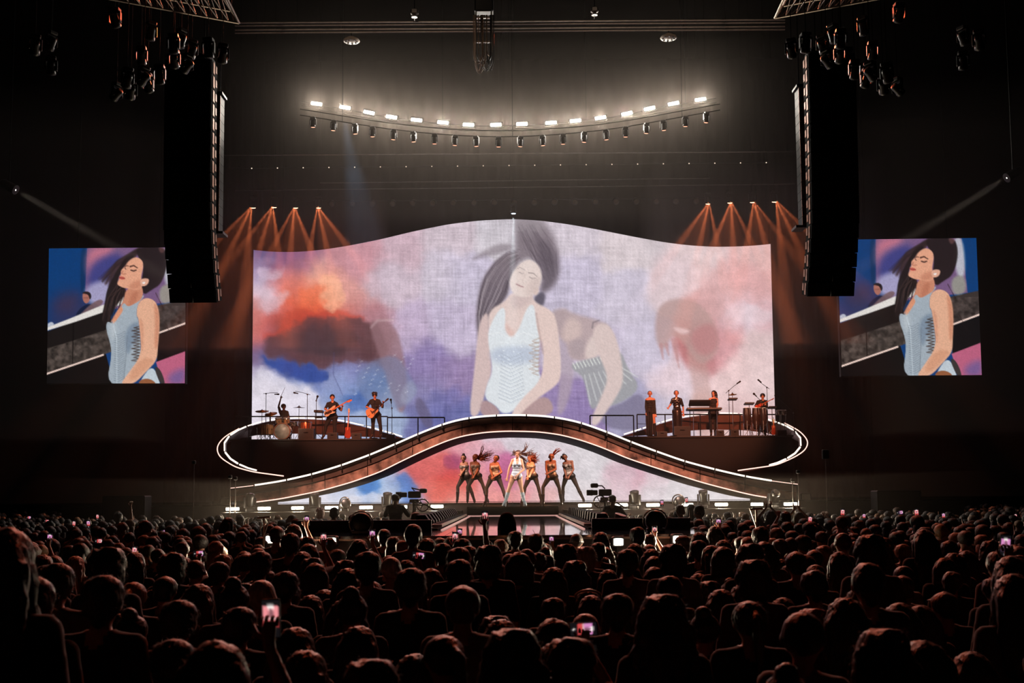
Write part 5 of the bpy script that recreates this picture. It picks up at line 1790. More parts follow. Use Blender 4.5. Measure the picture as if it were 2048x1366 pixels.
CREAM = pm('cream_lacquer', (205, 190, 165), .3, 0, .1, 6, coat=.4)
TORT = pm('dark_pickguard', (52, 24, 18), .3, 0, .4, 14)
MAPLE = pm('maple_neck', (190, 105, 55), .35, 0, .25, 20)
SPRUCE = pm('spruce_top', (205, 150, 95), .35, 0, .15, 25, coat=.3)
BURST = pm('red_sunburst', (150, 52, 26), .3, 0, .35, 5, coat=.5)
g = thing('bass_guitar', 'cream electric bass with a dark pickguard held by the bass player', 'guitar', W(*Z4(310, 640), BD - .3))
plank(Z4, BD - .33, [(196, 660), (206, 630), (250, 612), (300, 590), (360, 545), (400, 510), (440, 498), (450, 512), (430, 545), (390, 580), (384, 610), (400, 635), (440, 636), (436, 655), (390, 675), (330, 690), (290, 735), (245, 748), (212, 725), (198, 690)], .05, CREAM, g, 'body')
plank(Z4, BD - .34, [(250, 640), (290, 610), (345, 600), (370, 620), (372, 650), (330, 668), (290, 690), (262, 700), (248, 670)], .02, TORT, g, 'pickguard')
MB().tube([W(*Z4(372, 606), BD - .35), W(*Z4(700, 415), BD - .35)], [.036, .024], 4).obj('neck', MAPLE, g)
plank(Z4, BD - .36, [(692, 405), (760, 375), (810, 375), (808, 395), (750, 430), (705, 440)], .03, MAPLE, g, 'headstock')
pg = MB()
for k in range(4):
    a = W(*Z4(708 + 28 * k, 395 - 9 * k), BD - .35)
    pg.cyl(a, a + V((-.01, 0, .035)), .012, n=6)
pg.obj('tuning_peg', CHROME, g)
MB().box(W(*Z4(232, 668), BD - .36), (.06, .02, .1), Matrix.Rotation(.5, 3, 'Y')).obj('bridge', CHROME, g)
MB().tube([W(*Z4(440, 505), BD - .3), W(*Z4(470, 440), BD - .14), W(*Z4(400, 395), BD + .02)], .014, 4).obj('strap', BLACK, g)

# acoustic guitarist
J = pose(Z4, BD, pts((1305, 288), (1310, 370), (1222, 408), (1395, 408), (1125, 540), (1225, 575), (1480, 545), (1490, 450), (1275, 720), (1385, 715), (1268, 930), (1250, 1160), (1205, 1222), (1425, 930), (1445, 1165), (1425, 1222)),
         {'wr1': -.26, 'wr2': -.28, 'el1': -.1, 'el2': -.15}, FB, .04, 1.02)
root, H = figure('curly-haired guitarist in a black open shirt playing an acoustic guitar', J, 1.02, facing(-.1), V((.15, -1, 0)), False, SKIN, man_clothes(J), (1., 1.3), floor=FB)
mb = hair_cap(MB(), H, 1.02, .11, .12, .11, .015, .036)
for k in range(26):
    a, b = rs_.random() * 2 * pi, rs_.random() * 1.2
    mb.sph(H[0] + H[1] * (.05 + .09 * cos(b)) + (H[3] * cos(a) * 1.05 + H[2] * (sin(a) * .5 - .35)) * .1 * sin(b + .3), .026, n=6)
mb.obj('hair', HAIR_BK, root, True)
g = thing('acoustic_guitar', 'pale spruce-topped acoustic guitar held by the curly-haired guitarist', 'guitar', W(*Z4(1230, 660), BD - .3))
gb = smooth_curve([(1108, 640), (1112, 600), (1150, 572), (1210, 565), (1270, 580), (1310, 590), (1345, 570), (1385, 572), (1395, 605), (1372, 650), (1325, 672), (1305, 715), (1270, 765), (1215, 790), (1160, 768), (1125, 720), (1108, 640)], 36, 1)
plank(Z4, BD - .36, [tuple(q) for q in gb[:-1]], .09, SPRUCE, g, 'body')
MB().lathe(W(*Z4(1278, 640), BD - .362), (0, -1, 0), [(.05, 0), (.048, .004)], 14).obj('sound_hole', TORT, g)
plank(Z4, BD - .365, [(1205, 610), (1225, 605), (1262, 660), (1268, 690), (1245, 685)], .01, TORT, g, 'pickguard')
MB().tube([W(*Z4(1300, 620), BD - .38), W(*Z4(1545, 405), BD - .36)], [.03, .022], 4).obj('neck', TORT, g)
plank(Z4, BD - .37, [(1530, 395), (1585, 340), (1615, 345), (1612, 370), (1550, 418)], .025, TORT, g, 'headstock')
MB().box(W(*Z4(1180, 720), BD - .365), (.09, .012, .02), Matrix.Rotation(-.7, 3, 'Y')).obj('bridge', TORT, g)

# drummer, sitting behind the kit with one arm raised
J = pose(Z3, BD + .7, pts((628, 512), (632, 592), (552, 625), (702, 628), (516, 500), (566, 318), (735, 730), (700, 790), (585, 830), (680, 830), (545, 960), (530, 1170), (530, 1215), (745, 960), (760, 1170), (765, 1215)),
         {'kn1': -.42, 'kn2': -.42, 'an1': -.4, 'an2': -.4, 'to1': -.55, 'to2': -.55, 'wr2': -.35, 'el2': -.1, 'wr1': -.1}, FB, .03, 1.)
root, H = figure('drummer behind the kit raising one drumstick overhead', J, .98, facing(.3), V((.7, -1, 0)), False, SKIN_D, man_clothes(J, pm('olive_grey_shirt', (48, 44, 40), .9, 0, .25, 9, .2)), (1.4, 1.3), floor=FB)
hair_cap(MB(), H, 1., .106, .116, .1, .02, .04).obj('hair', HAIR_BK, root, True)
hnd = J['wr1'] + (J['wr1'] - J['el1']).normalized() * .08
g = thing('drumstick', 'wooden drumstick held up high by the drummer', 'drumstick', hnd)
MB().tube([hnd + V((-.04, -.02, -.06)), W(*Z3(650, 120), BD + .6)], [.012, .007], 6).obj('shaft', MAPLE, g)
MB().sph(W(*Z3(652, 110), BD + .6), .012, n=6).obj('tip', CREAM, g)
g = thing('drum_stool', 'round black drum stool under the drummer', 'stool', (J['hip1'].x + .1, J['hip1'].y, FB))
c = (J['hip1'] + J['hip2']) / 2
sz_ = max(FB + .3, c.z - .12)
MB().lathe((c.x, c.y, sz_ - .08), (0, 0, 1), [(.15, 0), (.17, .02), (.17, .06), (.14, .08)], 16).obj('seat', BLACK, g, True)
mb = MB().cyl((c.x, c.y, FB), (c.x, c.y, sz_ - .08), .025, n=8)
for k in range(3):
    a = 2 * pi * k / 3
    mb.tube([(c.x, c.y, FB + .2), (c.x + .22 * cos(a), c.y + .22 * sin(a), FB + .01)], .012, 5)
mb.obj('tripod', CHROME, g)

# drums
ACR = pm('amber_acrylic_shell', (150, 108, 78), .15, .3, .45, 9, coat=.6)
HEADM = pm('drum_head_grey', (120, 112, 106), .45, 0, .5, 5)
def drum(label, c, r, h, axis, D=None, legs=0, shell=ACR, head=HEADM, lugs=8, cat='drum', name='drum'):
    t = thing(name, label, cat, (c.x, c.y, FB))
    ax = V(axis).normalized()
    a = c - ax * h / 2
    MB().lathe(a, ax, [(r * .985, 0), (r, .01), (r, h - .01), (r * .985, h)], 24).obj('shell', shell, t, True)
    for k, e in ((1, a + ax * h), (-1, a)):
        MB().lathe(e, ax * k, [(r * .96, 0), (r * .95, .008), (.01, .012)], 24).obj('drum_head', head, t, True)
        MB().torus(e, r * 1.01, .014, ax, 24, 6).obj('hoop', CHROME, t, True)
    u = ax.orthogonal().normalized()
    w = ax.cross(u)
    lg = MB()
    for k in range(lugs):
        d = u * cos(2 * pi * k / lugs) + w * sin(2 * pi * k / lugs)
        lg.cyl(a + d * (r + .012), a + ax * h + d * (r + .012), .006, n=5)
        lg.box(a + ax * h / 2 + d * (r + .012), (.03, .03, .03))
    lg.obj('lug', CHROME, t)
    for k in range(legs):
        an = 2 * pi * k / legs + .6
        x, y = c.x + (r + .02) * cos(an), c.y + (r + .02) * sin(an)
        MB().cyl((x, y, FB), (x, y, c.z + h * .2), .01, n=6).obj('leg', CHROME, t)
    return t


bc = W(*Z3(615, 1045), BD)
bc.z = FB + .325
bd = drum('big bass drum with a pale grey head at the front of the drum kit', bc, .315, .42, (0, -1, 0), lugs=10)
MB().torus(bc + V((0, -.215, 0)), .322, .022, (0, 1, 0), 28, 6).obj('front_hoop', pm('brown_wood_hoop', (120, 70, 50), .3, 0, .2, 9), bd, True)
for k in (-1, 1):
    MB().tube([bc + V((.29 * k, -.1, -.08)), V((bc.x + .4 * k, bc.y - .2, FB + .01))], .012, 6).obj('spur', CHROME, bd)
for x, lab in ((135, 'outer floor tom at the left end of the drum kit'), (300, 'inner floor tom between the outer tom and the bass drum')):
    c = W(*Z3(x, 1040), BD + .15)
    c.z = FB + .42
    drum(lab, c, .17 if x < 200 else .2, .4, (0, 0, 1), legs=3)
for x, y, lab in ((520, 830, 'left rack tom above the bass drum'), (690, 830, 'right rack tom above the bass drum')):
    c = W(*Z3(x, y), BD + .12)
    t = drum(lab, c, .135, .2, (.0, -.35, 1), lugs=6)
    MB().cyl(c, V((c.x + (.12 if x < 600 else -.12), c.y + .05, bc.z + .3)), .014, n=6).obj('mount', CHROME, t)
c = W(*Z3(860, 900), BD + .3)
drum('chrome snare drum right of the bass drum', c, .17, .15, (0, -.1, 1), legs=3, shell=CHROME)
c = W(*Z3(1110, 860), BD + .9)
c.z = FB + .5
drum('copper floor drum behind the square monitor', c, .24, .5, (0, 0, 1), legs=3, shell=pm('copper_shell', (165, 90, 60), .3, .7, .3, 6))


def tripod(mb, x, y, h=.3, sp=.24):
    for k in range(3):
        a = 2 * pi * k / 3 + .5
        mb.tube([(x, y, FB + h), (x + sp * cos(a), y + sp * sin(a), FB + .01)], .01, 5)


def cymbal(label, T, x, y, w, D, tilt=(0, -.2), flat=False, mat=BRASS):
    c = W(*T(x, y), D)
    r = w * D / F / 2
    t = thing('cymbal', label, 'cymbal', (c.x, c.y, FB))
    ax = V((tilt[0], tilt[1], 1)).normalized()
    MB().lathe(c, ax, [(r, 0), (r, .004), (r * .35, .022), (r * .3, .03), (r * .16, .055), (.012, .06)], 24).obj('disc', mat, t, True)
    mb = MB().cyl((c.x, c.y, FB + .01), c + ax * .09, .012, n=6)
    tripod(mb, c.x, c.y)
    mb.obj('stand', CHROME, t)
    MB().cyl(c + ax * .06, c + ax * .1, .02, .01, 8).obj('wing_nut', BLACK, t)
    return t


cymbal('large crash cymbal at the far left of the drum kit', Z3, 155, 632, 27, BD + .1, (.02, -.3))
cymbal('second crash cymbal tilted, just right of the leftmost one', Z3, 350, 690, 25, BD + .2, (-.1, -.45))
cymbal('dark crash cymbal right of the drummer', Z3, 962, 552, 24, BD + .3, (.03, -.1), mat=pm('dark_bronze', (62, 50, 40), .35, .9, .2, 9))
cymbal('small red-lit splash cymbal by the percussion rig', Z6, 340, 385, 18, BD + .2, (-.1, -.25))

FOAM = pm('microphone_foam', (15, 15, 15), .9, 0, .3, 40, .4)
def mic_stand(label, T, base, top, boom=None, mic=None, D=BD, mr=.035, weight=None):
    b = W(*T(*base), D)
    p = W(*T(*top), D)
    t = thing('microphone_stand', label, 'mic stand', (p.x, p.y, FB))
    mb = MB().cyl((p.x, p.y, FB + .01), p, .014, .011, 7)
    if mic is None:
        mb.lathe((p.x, p.y, FB + .002), (0, 0, 1), [(.14, 0), (.14, .012), (.03, .03)], 14)
    else:
        tripod(mb, p.x, p.y, .25, .28)
    mb.obj('pole', BMETAL, t)
    if boom:
        q = [W(*T(*k), D) for k in boom]
        MB().tube(q, .01, 6).obj('boom', BMETAL, t)
        MB().cyl(p - V((0, .03, 0)), p + V((0, .03, 0)), .03, n=8).obj('clutch', PLASTIC, t)
    e = W(*T(*(mic or top)), D)
    d = (W(*T(*boom[-1]), D) - W(*T(*boom[-2]), D)).normalized() if boom else V((0, -.4, 1)).normalized()
    if boom:
        MB().lathe(e - d * .02, d, [(.02, -.1), (.024, 0), (mr, .03), (mr * .9, .09), (.01, .1)], 10).obj('microphone', FOAM, t, True)
    else:
        MB().lathe(e - d * .1, d, [(.014, -.05), (.02, .05), (mr, .08), (mr, .12), (.012, .145)], 10).obj('microphone', FOAM, t, True)
    return t


mic_stand('left overhead boom microphone over the drum kit', Z3, (230, 1220), (242, 245), [(180, 245), (330, 228), (500, 225)], (490, 258), BD - .1)
mic_stand('right overhead boom microphone over the drum kit', Z3, (1150, 1220), (1145, 262), [(1210, 270), (1040, 222), (880, 190)], (880, 228), BD - .1)
mic_stand('upright vocal microphone left of the bass player', Z3, (1335, 1220), (1340, 400), [(1340, 400), (1345, 380), (1362, 325)], (1362, 322), BD - .2, .045)
mic_stand('vocal microphone stand in front of the acoustic guitarist', Z4, (1300, 1220), (1300, 400), None, None, BD - .55)
mic_stand('tall vocal microphone right of the acoustic guitarist', Z4, (1685, 1200), (1682, 560), [(1690, 760), (1668, 450), (1660, 400)], (1660, 395), BD - .2, .045)
mic_stand('straight microphone stand of the short-haired backing singer', Z5, (315, 1190), (318, 620), None, None, BD - .5)
mic_stand('straight microphone stand of the second backing singer', Z5, (735, 1190), (740, 700), None, None, BD - .5)
mic_stand('left overhead boom microphone over the percussion rig', Z6, (270, 1150), (268, 305), [(210, 355), (370, 215), (480, 145)], (470, 140), BD - .1)
mic_stand('right overhead boom microphone over the percussion rig', Z6, (1015, 1150), (1012, 245), [(1060, 270), (930, 180), (865, 130)], (862, 110), BD + .35)
mic_stand('vocal boom microphone beside the percussionist', Z6, (640, 1150), (905, 520), [(960, 560), (840, 450), (775, 385)], (772, 380), BD - .3, .045)
mic_stand('slanting boom stand at the outer end of the right riser', Z6, (1535, 1110), (1535, 740), [(1540, 730), (1370, 570), (1190, 415)], (1190, 415), BD - .2)


def box_amp(label, T, x0, y0, x1, D=BD - .5, slant=True, name='monitor_wedge'):
    a, b = W(*T(x0, y0), D), W(*T(x1, y0), D)
    t = thing(name, label, 'monitor speaker', ((a.x + b.x) / 2, D + .2, FB))
    w = b.x - a.x
    h = a.z - FB
    d = .42
    pr = [V((a.x, D, FB)), V((a.x, D + d, FB)), V((a.x, D + d * .75, FB + h)), V((a.x, D + .02, FB + h))] if slant else [V((a.x, D, FB)), V((a.x, D + d, FB)), V((a.x, D + d, FB + h)), V((a.x, D, FB + h))]
    MB().prism(pr, (w, 0, 0)).obj('cabinet', BLACK, t)
    MB().box(((a.x + b.x) / 2, D - .004, FB + h * .5), (w * .9, .012, h * .84)).obj('rear_panel', PLASTIC, t)
    MB().cyl((a.x + w * .35, D - .02, FB + h * .6), (a.x + w * .65, D - .02, FB + h * .6), .014, n=6).obj('handle', BMETAL, t)


for T, x0, y0, x1, lab in ((Z3, 945, 1005, 1280, 'tall square black monitor right of the bass drum'), (Z4, 265, 1095, 480, 'low black monitor at the feet of the bass player'), (Z4, 800, 1105, 990, 'low black monitor between the spare guitar and the acoustic guitarist'), (Z4, 1560, 1140, 1740, 'small low black monitor at the right end of the left riser'),
                           (Z5, 765, 1000, 1080, 'tall square black monitor in front of the second backing singer'), (Z5, 430, 1100, 630, 'low black monitor between the two backing singers'), (Z5, 1590, 1075, 1740, 'low black monitor right of the keyboards'), (Z6, 310, 1060, 470, 'small black monitor in front of the percussion rig'), (Z6, 1215, 1075, 1400, 'low black monitor at the right end of the right riser')):
    box_amp(lab, T, x0, y0, x1)


def spare_guitar(label, T, hx, hy, bx0, bx1, by0, by1, D, mat):
    t = thing('spare_guitar', label, 'guitar', W(*T((bx0 + bx1) / 2, by1), D))
    w, h = bx1 - bx0, by1 - by0
    m = (bx0 + bx1) / 2
    poly = smooth_curve([(m, by0 + .08 * h), (bx1 - .2 * w, by0), (bx1 - .04 * w, by0 + .1 * h), (bx1 - .2 * w, by0 + .4 * h), (bx1, by0 + .7 * h), (bx1 - .1 * w, by1 - .05 * h), (m, by1), (bx0 + .1 * w, by1 - .05 * h), (bx0, by0 + .7 * h), (bx0 + .2 * w, by0 + .4 * h), (bx0 + .04 * w, by0 + .1 * h), (bx0 + .2 * w, by0), (m, by0 + .08 * h)], 30, 1)
    pp = [W(*T(x, y), D) for x, y in poly[:-1]]
    dz = FB + .03 - min(p.z for p in pp)
    MB().prism([p + V((0, 0, dz)) for p in pp], (0, .05, 0)).obj('body', mat, t)
    top = W(*T(hx, hy), D) + V((0, .05, 0))
    mid = W(*T(m, by0 + .3 * h), D) + V((0, -.01, dz))
    MB().tube([mid, top], [.028, .022], 4).obj('neck', MAPLE, t)
    MB().bbox(top + V((0, 0, .05)), (.075, .03, .16), .2).obj('headstock', CREAM, t)
    s_ = thing('guitar_stand', 'black tubular stand under the ' + label.split(' leaning')[0], 'stand', (top.x, D + .12, FB))
    mb = MB().cyl((top.x + .01, D + .14, FB + .02), (top.x + .01, D + .12, FB + .75), .012, n=6)
    for dx in (-.16, .16):
        mb.tube([(top.x, D + .14, FB + .3), (top.x + dx, D - .05, FB + .01)], .012, 5)
    mb.obj('tube', BMETAL, s_)


spare_guitar('red electric guitar leaning on a stand between bass player and guitarist', Z4, 738, 640, 640, 790, 940, 1205, BD - .1, BURST)
spare_guitar('glowing red sunburst guitar leaning on a stand right of the congas', Z6, 1150, 920, 1095, 1190, 950, 1150, BD - .2, BURST)

# backing singers
J = pose(Z5, BD, pts((290, 362), (288, 440), (222, 478), (372, 474), (212, 620), (226, 735), (384, 620), (402, 765), (262, 730), (345, 730), (268, 940), (268, 1140), (262, 1190), (378, 940), (385, 1140), (392, 1190)),
         {'wr1': -.06, 'wr2': -.04}, FB, .05, 1.)
pz = (J['hip1'].z + J['hip2'].z) / 2
xm = (J['kn1'].x + J['kn2'].x) / 2
VELV = pm('black_velvet', (18, 15, 16), .8, 0, .2, 14, sheen=.3)
LEATH = pm('shiny_black_leather', (34, 26, 24), .25, 0, .35, 8, .3, coat=.4)
BOOTK = pm('black_knee_boot', (24, 18, 17), .35, 0, .2, 10)
root, H = figure('short-haired backing singer in a black dress with a high leg slit', J, 1., facing(0), V((0, -1, 0)), True, SKIN,
                 [('dress', ['ribs', 'waist', 'belly', 'pelvis', 'chest', 'uparm', 'forearm', 'shoulder'], .012, VELV, lambda v: v[:, 2] < J['neck'].z - .1),
                  ('boot', ['calf', 'foot'], .016, BOOTK, None)], floor=FB)
hair_cap(MB(), H, 1., .093, .104, .094, .018, .026).obj('hair', HAIR_BK, root, True)
mb = MB().lathe((J['hip1'].x + .03, J['hip1'].y, FB + .05), (0, 0, 1), [(.13, 0), (.135, .3), (.15, .6), (.15, pz - FB - .02)], 18)
mb.obj('skirt', VELV, root, True)
J = pose(Z5, BD, pts((806, 360), (810, 445), (735, 482), (892, 482), (695, 575), (652, 640), (938, 620), (945, 755), (775, 725), (865, 725), (785, 950), (785, 1140), (770, 1190), (855, 950), (855, 1140), (865, 1190)),
         {'wr1': -.25, 'el1': -.08}, FB, .05, 1.02)
pz = (J['hip1'].z + J['hip2'].z) / 2
root, H = figure('backing singer in a black leather top and long shiny skirt, arm lifted', J, 1.06, facing(-.1), V((-.1, -1, 0)), True, SKIN,
                 [('top', ['ribs', 'waist', 'belly', 'chest', 'shoulder', 'trap', 'uparm'], .014, LEATH, None), ('boot', ['calf', 'foot'], .012, BOOTK, None)], floor=FB)
hair_cap(MB(), H, 1.04, .1, .11, .1).obj('hair', HAIR_BK, root, True)
cx_, cy_ = (J['hip1'].x + J['hip2'].x) / 2, J['hip1'].y
MB().lathe((cx_, cy_, FB + .08), (0, 0, 1), [(.2, 0), (.19, .3), (.2, .7), (.19, pz - FB - .08), (.16, pz - FB + .06)], 20).obj('skirt', LEATH, root, True)

# keyboard player
J = pose(Z5, BD + .55, pts((1535, 335), (1535, 415), (1458, 450), (1598, 448), (1440, 540), (1465, 600), (1612, 545), (1595, 615), (1480, 715), (1575, 715), (1475, 920), (1488, 1120), (1480, 1170), (1560, 920), (1560, 1120), (1565, 1170)),
         {'wr1': -.3, 'wr2': -.3, 'el1': -.05, 'el2': -.05}, FB, .04, 1.)
root, H = figure('keyboard player with long dark hair in a one-shoulder black top', J, 1.02, facing(-.4), V((-.7, -1, -.1)), True, SKIN,
                 [('top', ['ribs', 'waist', 'belly', 'chest'], .013, VELV, None), ('trousers', ['pelvis', 'thigh', 'calf'], .015, PANTS_BK, None), ('shoe', ['foot'], .012, SHOE, None)], floor=FB)
mb = hair_cap(MB(), H, 1.02, .104, .112, .11)
hc, hup, hf, hr = H
strands(mb, None, [[hc + hup * .06 - hf * .06 + hr * x, hc - hup * .06 - hf * .09 + hr * x * 1.3, hc - hup * .2 - hf * .1 + hr * x * 1.3, hc - hup * .33 - hf * .1 + hr * x] for x in (-.08, -.04, 0, .04, .08)], .03, .012, 4, rs_)
mb.obj('hair', HAIR_BK, root, True)
KEYW = pm('ivory_keys', (215, 208, 198), .35, 0, .08, 9)
for lab, x0, x1, y0, y1, dd, tl in (('upper keyboard tilted back on its two-tier stand', 1062, 1478, 495, 588, .12, .6), ('lower long keyboard on the two-tier stand', 1008, 1695, 640, 690, -.05, .15)):
    a, b = W(*Z5(x0, y1), BD + dd - .1), W(*Z5(x1, y0), BD + dd - .1)
    t = thing('keyboard', lab, 'keyboard', ((a.x + b.x) / 2, BD + dd, a.z))
    R_ = Matrix.Rotation(-tl, 3, 'X')
    w = b.x - a.x
    cz = V(((a.x + b.x) / 2, BD + dd, (a.z + b.z) / 2))
    MB().bbox(cz, (w, .34 if tl > .3 else .32, .08), .2, R_).obj('case', PLASTIC, t)
    ky = MB()
    nk = int(w / .026)
    for k in range(nk):
        ky.box(cz + R_ @ V((-w / 2 + .06 + (w - .12) * (k + .5) / nk, .05, .045)), ((w - .12) / nk * .9, .15, .012), R_)
    tag(ky.obj('key', KEYW, t), kind='stuff')
t = thing('keyboard_stand', 'two-tier black and chrome keyboard stand', 'stand', (W(*Z5(1300, 1170), BD).x, BD, FB))
for x, yt in ((1068, 600), (1140, 690), (1462, 560), (1600, 690)):
    p = W(*Z5(x, yt), BD + (.1 if x in (1068, 1462) else -.12))
    MB().cyl((p.x, p.y, FB), p, .016, n=6).obj('leg', CHROME if x in (1140, 1600) else BMETAL, t)
for y, dd in ((600, .12), (700, -.05)):
    a, b = W(*Z5(1050, y), BD + dd), W(*Z5(1640 if y > 650 else 1480, y), BD + dd)
    MB().tube([a, b], .018, 6).obj('cross_bar', BMETAL, t)

# percussionist with guitar, congas, pads, timbales
J = pose(Z6, BD + .5, pts((928, 385), (930, 460), (838, 490), (998, 488), (790, 570), (845, 605), (1012, 585), (985, 550), (870, 690), (970, 690), (865, 890), (862, 1110), (850, 1155), (975, 890), (975, 1110), (985, 1155)),
         {'wr1': -.26, 'wr2': -.28, 'el1': -.08, 'el2': -.1}, FB, .04, 1.)
root, H = figure('percussionist in a black long-sleeved top holding a guitar behind the congas', J, 1., facing(-.1), V((-.2, -1, -.1)), False, SKIN, man_clothes(J, sleeves=True), (1., 1.2), floor=FB)
hair_cap(MB(), H, 1., .106, .115, .102, .018, .036).obj('hair', HAIR_BK, root, True)
g = thing('electric_guitar', 'small electric guitar held by the percussionist', 'guitar', W(*Z6(850, 600), BD + .2))
plank(Z6, BD + .17, [(775, 610), (800, 585), (850, 575), (900, 550), (925, 560), (905, 585), (940, 590), (900, 612), (860, 625), (810, 640), (780, 630)], .045, BURST, g, 'body')
MB().tube([W(*Z6(900, 580), BD + .16), W(*Z6(1110, 475), BD + .16)], [.026, .02], 4).obj('neck', MAPLE, g)
plank(Z6, BD + .15, [(1100, 470), (1150, 448), (1156, 462), (1115, 490)], .025, MAPLE, g, 'headstock')
DWOOD = pm('dark_conga_wood', (38, 22, 18), .25, 0, .3, 6, coat=.5)
for x, lab in ((620, 'left conga drum with a dark shell on a chrome stand'), (800, 'middle conga drum with a dark shell on a chrome stand'), (935, 'right conga drum with a dark shell below the percussionist')):
    p = W(*Z6(x, 645), BD - .05)
    t = thing('conga', lab, 'drum', (p.x, p.y, FB))
    h = p.z - FB - .25
    MB().lathe((p.x, p.y, FB + .25), (0, 0, 1), [(.11, 0), (.15, h * .3), (.17, h * .55), (.165, h * .8), (.14, h - .02), (.14, h)], 20).obj('shell', DWOOD, t, True)
    MB().lathe((p.x, p.y, FB + .25 + h), (0, 0, 1), [(.14, 0), (.135, .01), (.01, .014)], 20).obj('drum_head', KEYW, t, True)
    MB().torus((p.x, p.y, FB + .24 + h), .146, .011, (0, 0, 1), 20, 6).obj('hoop', CHROME, t, True)
    lg = MB()
    for k in range(6):
        a = k * pi / 3
        lg.cyl((p.x + .15 * cos(a), p.y + .15 * sin(a), FB + .24 + h), (p.x + .165 * cos(a), p.y + .165 * sin(a), FB + .25 + h * .7), .007, n=5)
    lg.obj('lug', CHROME, t)
    for k in range(3):
        a = 2 * pi * k / 3 + .3
        MB().tube([(p.x + .155 * cos(a), p.y + .155 * sin(a), FB + .25 + h * .4), (p.x + .2 * cos(a), p.y + .2 * sin(a), FB)], .011, 6).obj('leg', CHROME, t)
for x0, x1, y, lab in ((255, 430, 472, 'flat percussion pad on the leftmost percussion stand'), (570, 760, 560, 'flat percussion pad above the left conga'), (1035, 1185, 635, 'flat black drum machine table right of the percussionist')):
    a, b = W(*Z6(x0, y), BD + .1), W(*Z6(x1, y), BD + .1)
    c = (a + b) / 2
    t = thing('percussion_pad', lab, 'drum pad', (c.x, c.y, FB))
    MB().bbox(c, (b.x - a.x, .3, .06), .2, Matrix.Rotation(-.15, 3, 'X')).obj('pad', PLASTIC, t)
    mb = MB().cyl((c.x, c.y, FB + .01), c, .014, n=6)
    tripod(mb, c.x, c.y)
    mb.obj('stand', CHROME, t)
for x, lab in ((1245, 'left timbale drum at the outer end of the right riser'), (1335, 'right timbale drum at the outer end of the right riser')):
    c = W(*Z6(x, 730), BD)
    drum(lab, c, .11, .17, (0, -.15, 1), legs=3, shell=CHROME, lugs=5, name='timbale')
t = thing('mixing_table', 'small mixer box on thin legs left of the bass player', 'table', W(*Z3(1395, 1220), BD + .3))
a, b = W(*Z3(1300, 650), BD + .3), W(*Z3(1495, 620), BD + .3)
c = (a + b) / 2
MB().bbox(c, (b.x - a.x, .35, .1), .15, Matrix.Rotation(.05, 3, 'Y')).obj('case', PLASTIC, t)
for dx in (-.14, .14):
    MB().cyl((c.x + dx, c.y, FB), (c.x + dx, c.y, c.z), .015, n=6).obj('leg', CHROME, t)
MB().box(c + V((0, 0, -.25)), (.3, .2, .04)).obj('tray', BMETAL, t)

# ------------------------------------------------------------------ camera operators in the pit
ZO1, ZO2 = zz((720, 960), 8.533), zz((1120, 960), 8.533)
for side, x, zt in (('left', W(805, 1040, 28.6).x, .45), ('right', W(1228, 1040, 28.6).x, .42)):
    t = thing('camera_platform', 'low black platform under the %s camera operator' % side, 'platform', (x, 28.5, 0))
    MB().box((x + (.3 if side == 'left' else -.3), 28.5, zt - .04), (1.6, 1.3, .08)).obj('deck', BLACK, t)
    for dx in (-.4, 1.0) if side == 'left' else (-1.0, .4):
        for dy in (-.55, .55):
            MB().cyl((x + dx, 28.5 + dy, 0), (x + dx, 28.5 + dy, zt - .08), .03, n=6).obj('leg', BMETAL, t)


def standing(x, y, z0, h, yaw=0., arms='down', lean=0.):
    """joints of a standing person of height h, facing +y turned by yaw"""
    k = h / 1.72
    R_ = Matrix.Rotation(yaw, 3, 'Z')
    f = lambda a, b, c: V((x, y, z0)) + R_ @ (V((a, b + lean * max(0, c - .9), c)) * k)
    J = {'head': f(0, .03, 1.6), 'neck': f(0, -.01, 1.45), 'hip1': f(-.085, 0, .93), 'hip2': f(.085, 0, .93), 'sh1': f(-.17, 0, 1.4), 'sh2': f(.17, 0, 1.4),
         'kn1': f(-.1, .02, .5), 'kn2': f(.1, .02, .5), 'an1': f(-.11, -.02, .085), 'an2': f(.11, -.02, .085), 'to1': f(-.13, .13, .03), 'to2': f(.13, .13, .03)}
    A = {'down': ((-.23, .0, 1.12), (-.24, .1, .87), (.23, .0, 1.12), (.24, .1, .87)),
         'front': ((-.24, .08, 1.14), (-.1, .28, 1.16), (.24, .08, 1.14), (.1, .28, 1.16)),
         'phone': ((-.24, .0, 1.12), (-.2, .2, 1.0), (.25, .22, 1.42), (.12, .32, 1.68)),
         'phone2': ((-.23, .2, 1.4), (-.06, .3, 1.64), (.23, .2, 1.4), (.06, .3, 1.64)),
         'up': ((-.24, .0, 1.12), (-.2, .2, 1.0), (.28, .08, 1.58), (.24, .14, 1.86)),
         'clap': ((-.27, .12, 1.55), (-.05, .2, 1.78), (.27, .12, 1.55), (.05, .2, 1.78)),
         'reach': ((-.3, .2, 1.2), (-.2, .42, 1.25), (.28, .22, 1.2), (.3, .42, 1.22))}[arms]
    J['el1'], J['wr1'], J['el2'], J['wr2'] = [f(*q) for q in A]
    if arms in ('phone', 'phone2', 'up', 'clap'):
        for q, on in (('1', arms in ('phone2', 'clap')), ('2', True)):
            if on:
                J['hd' + q] = R_ @ V((0, .05, 1)).normalized()
                J['sd' + q] = R_ @ V((1 if q == '1' else -1, 0, 0))
                J['cn' + q] = R_ @ V((0, 1, 0))
    return J


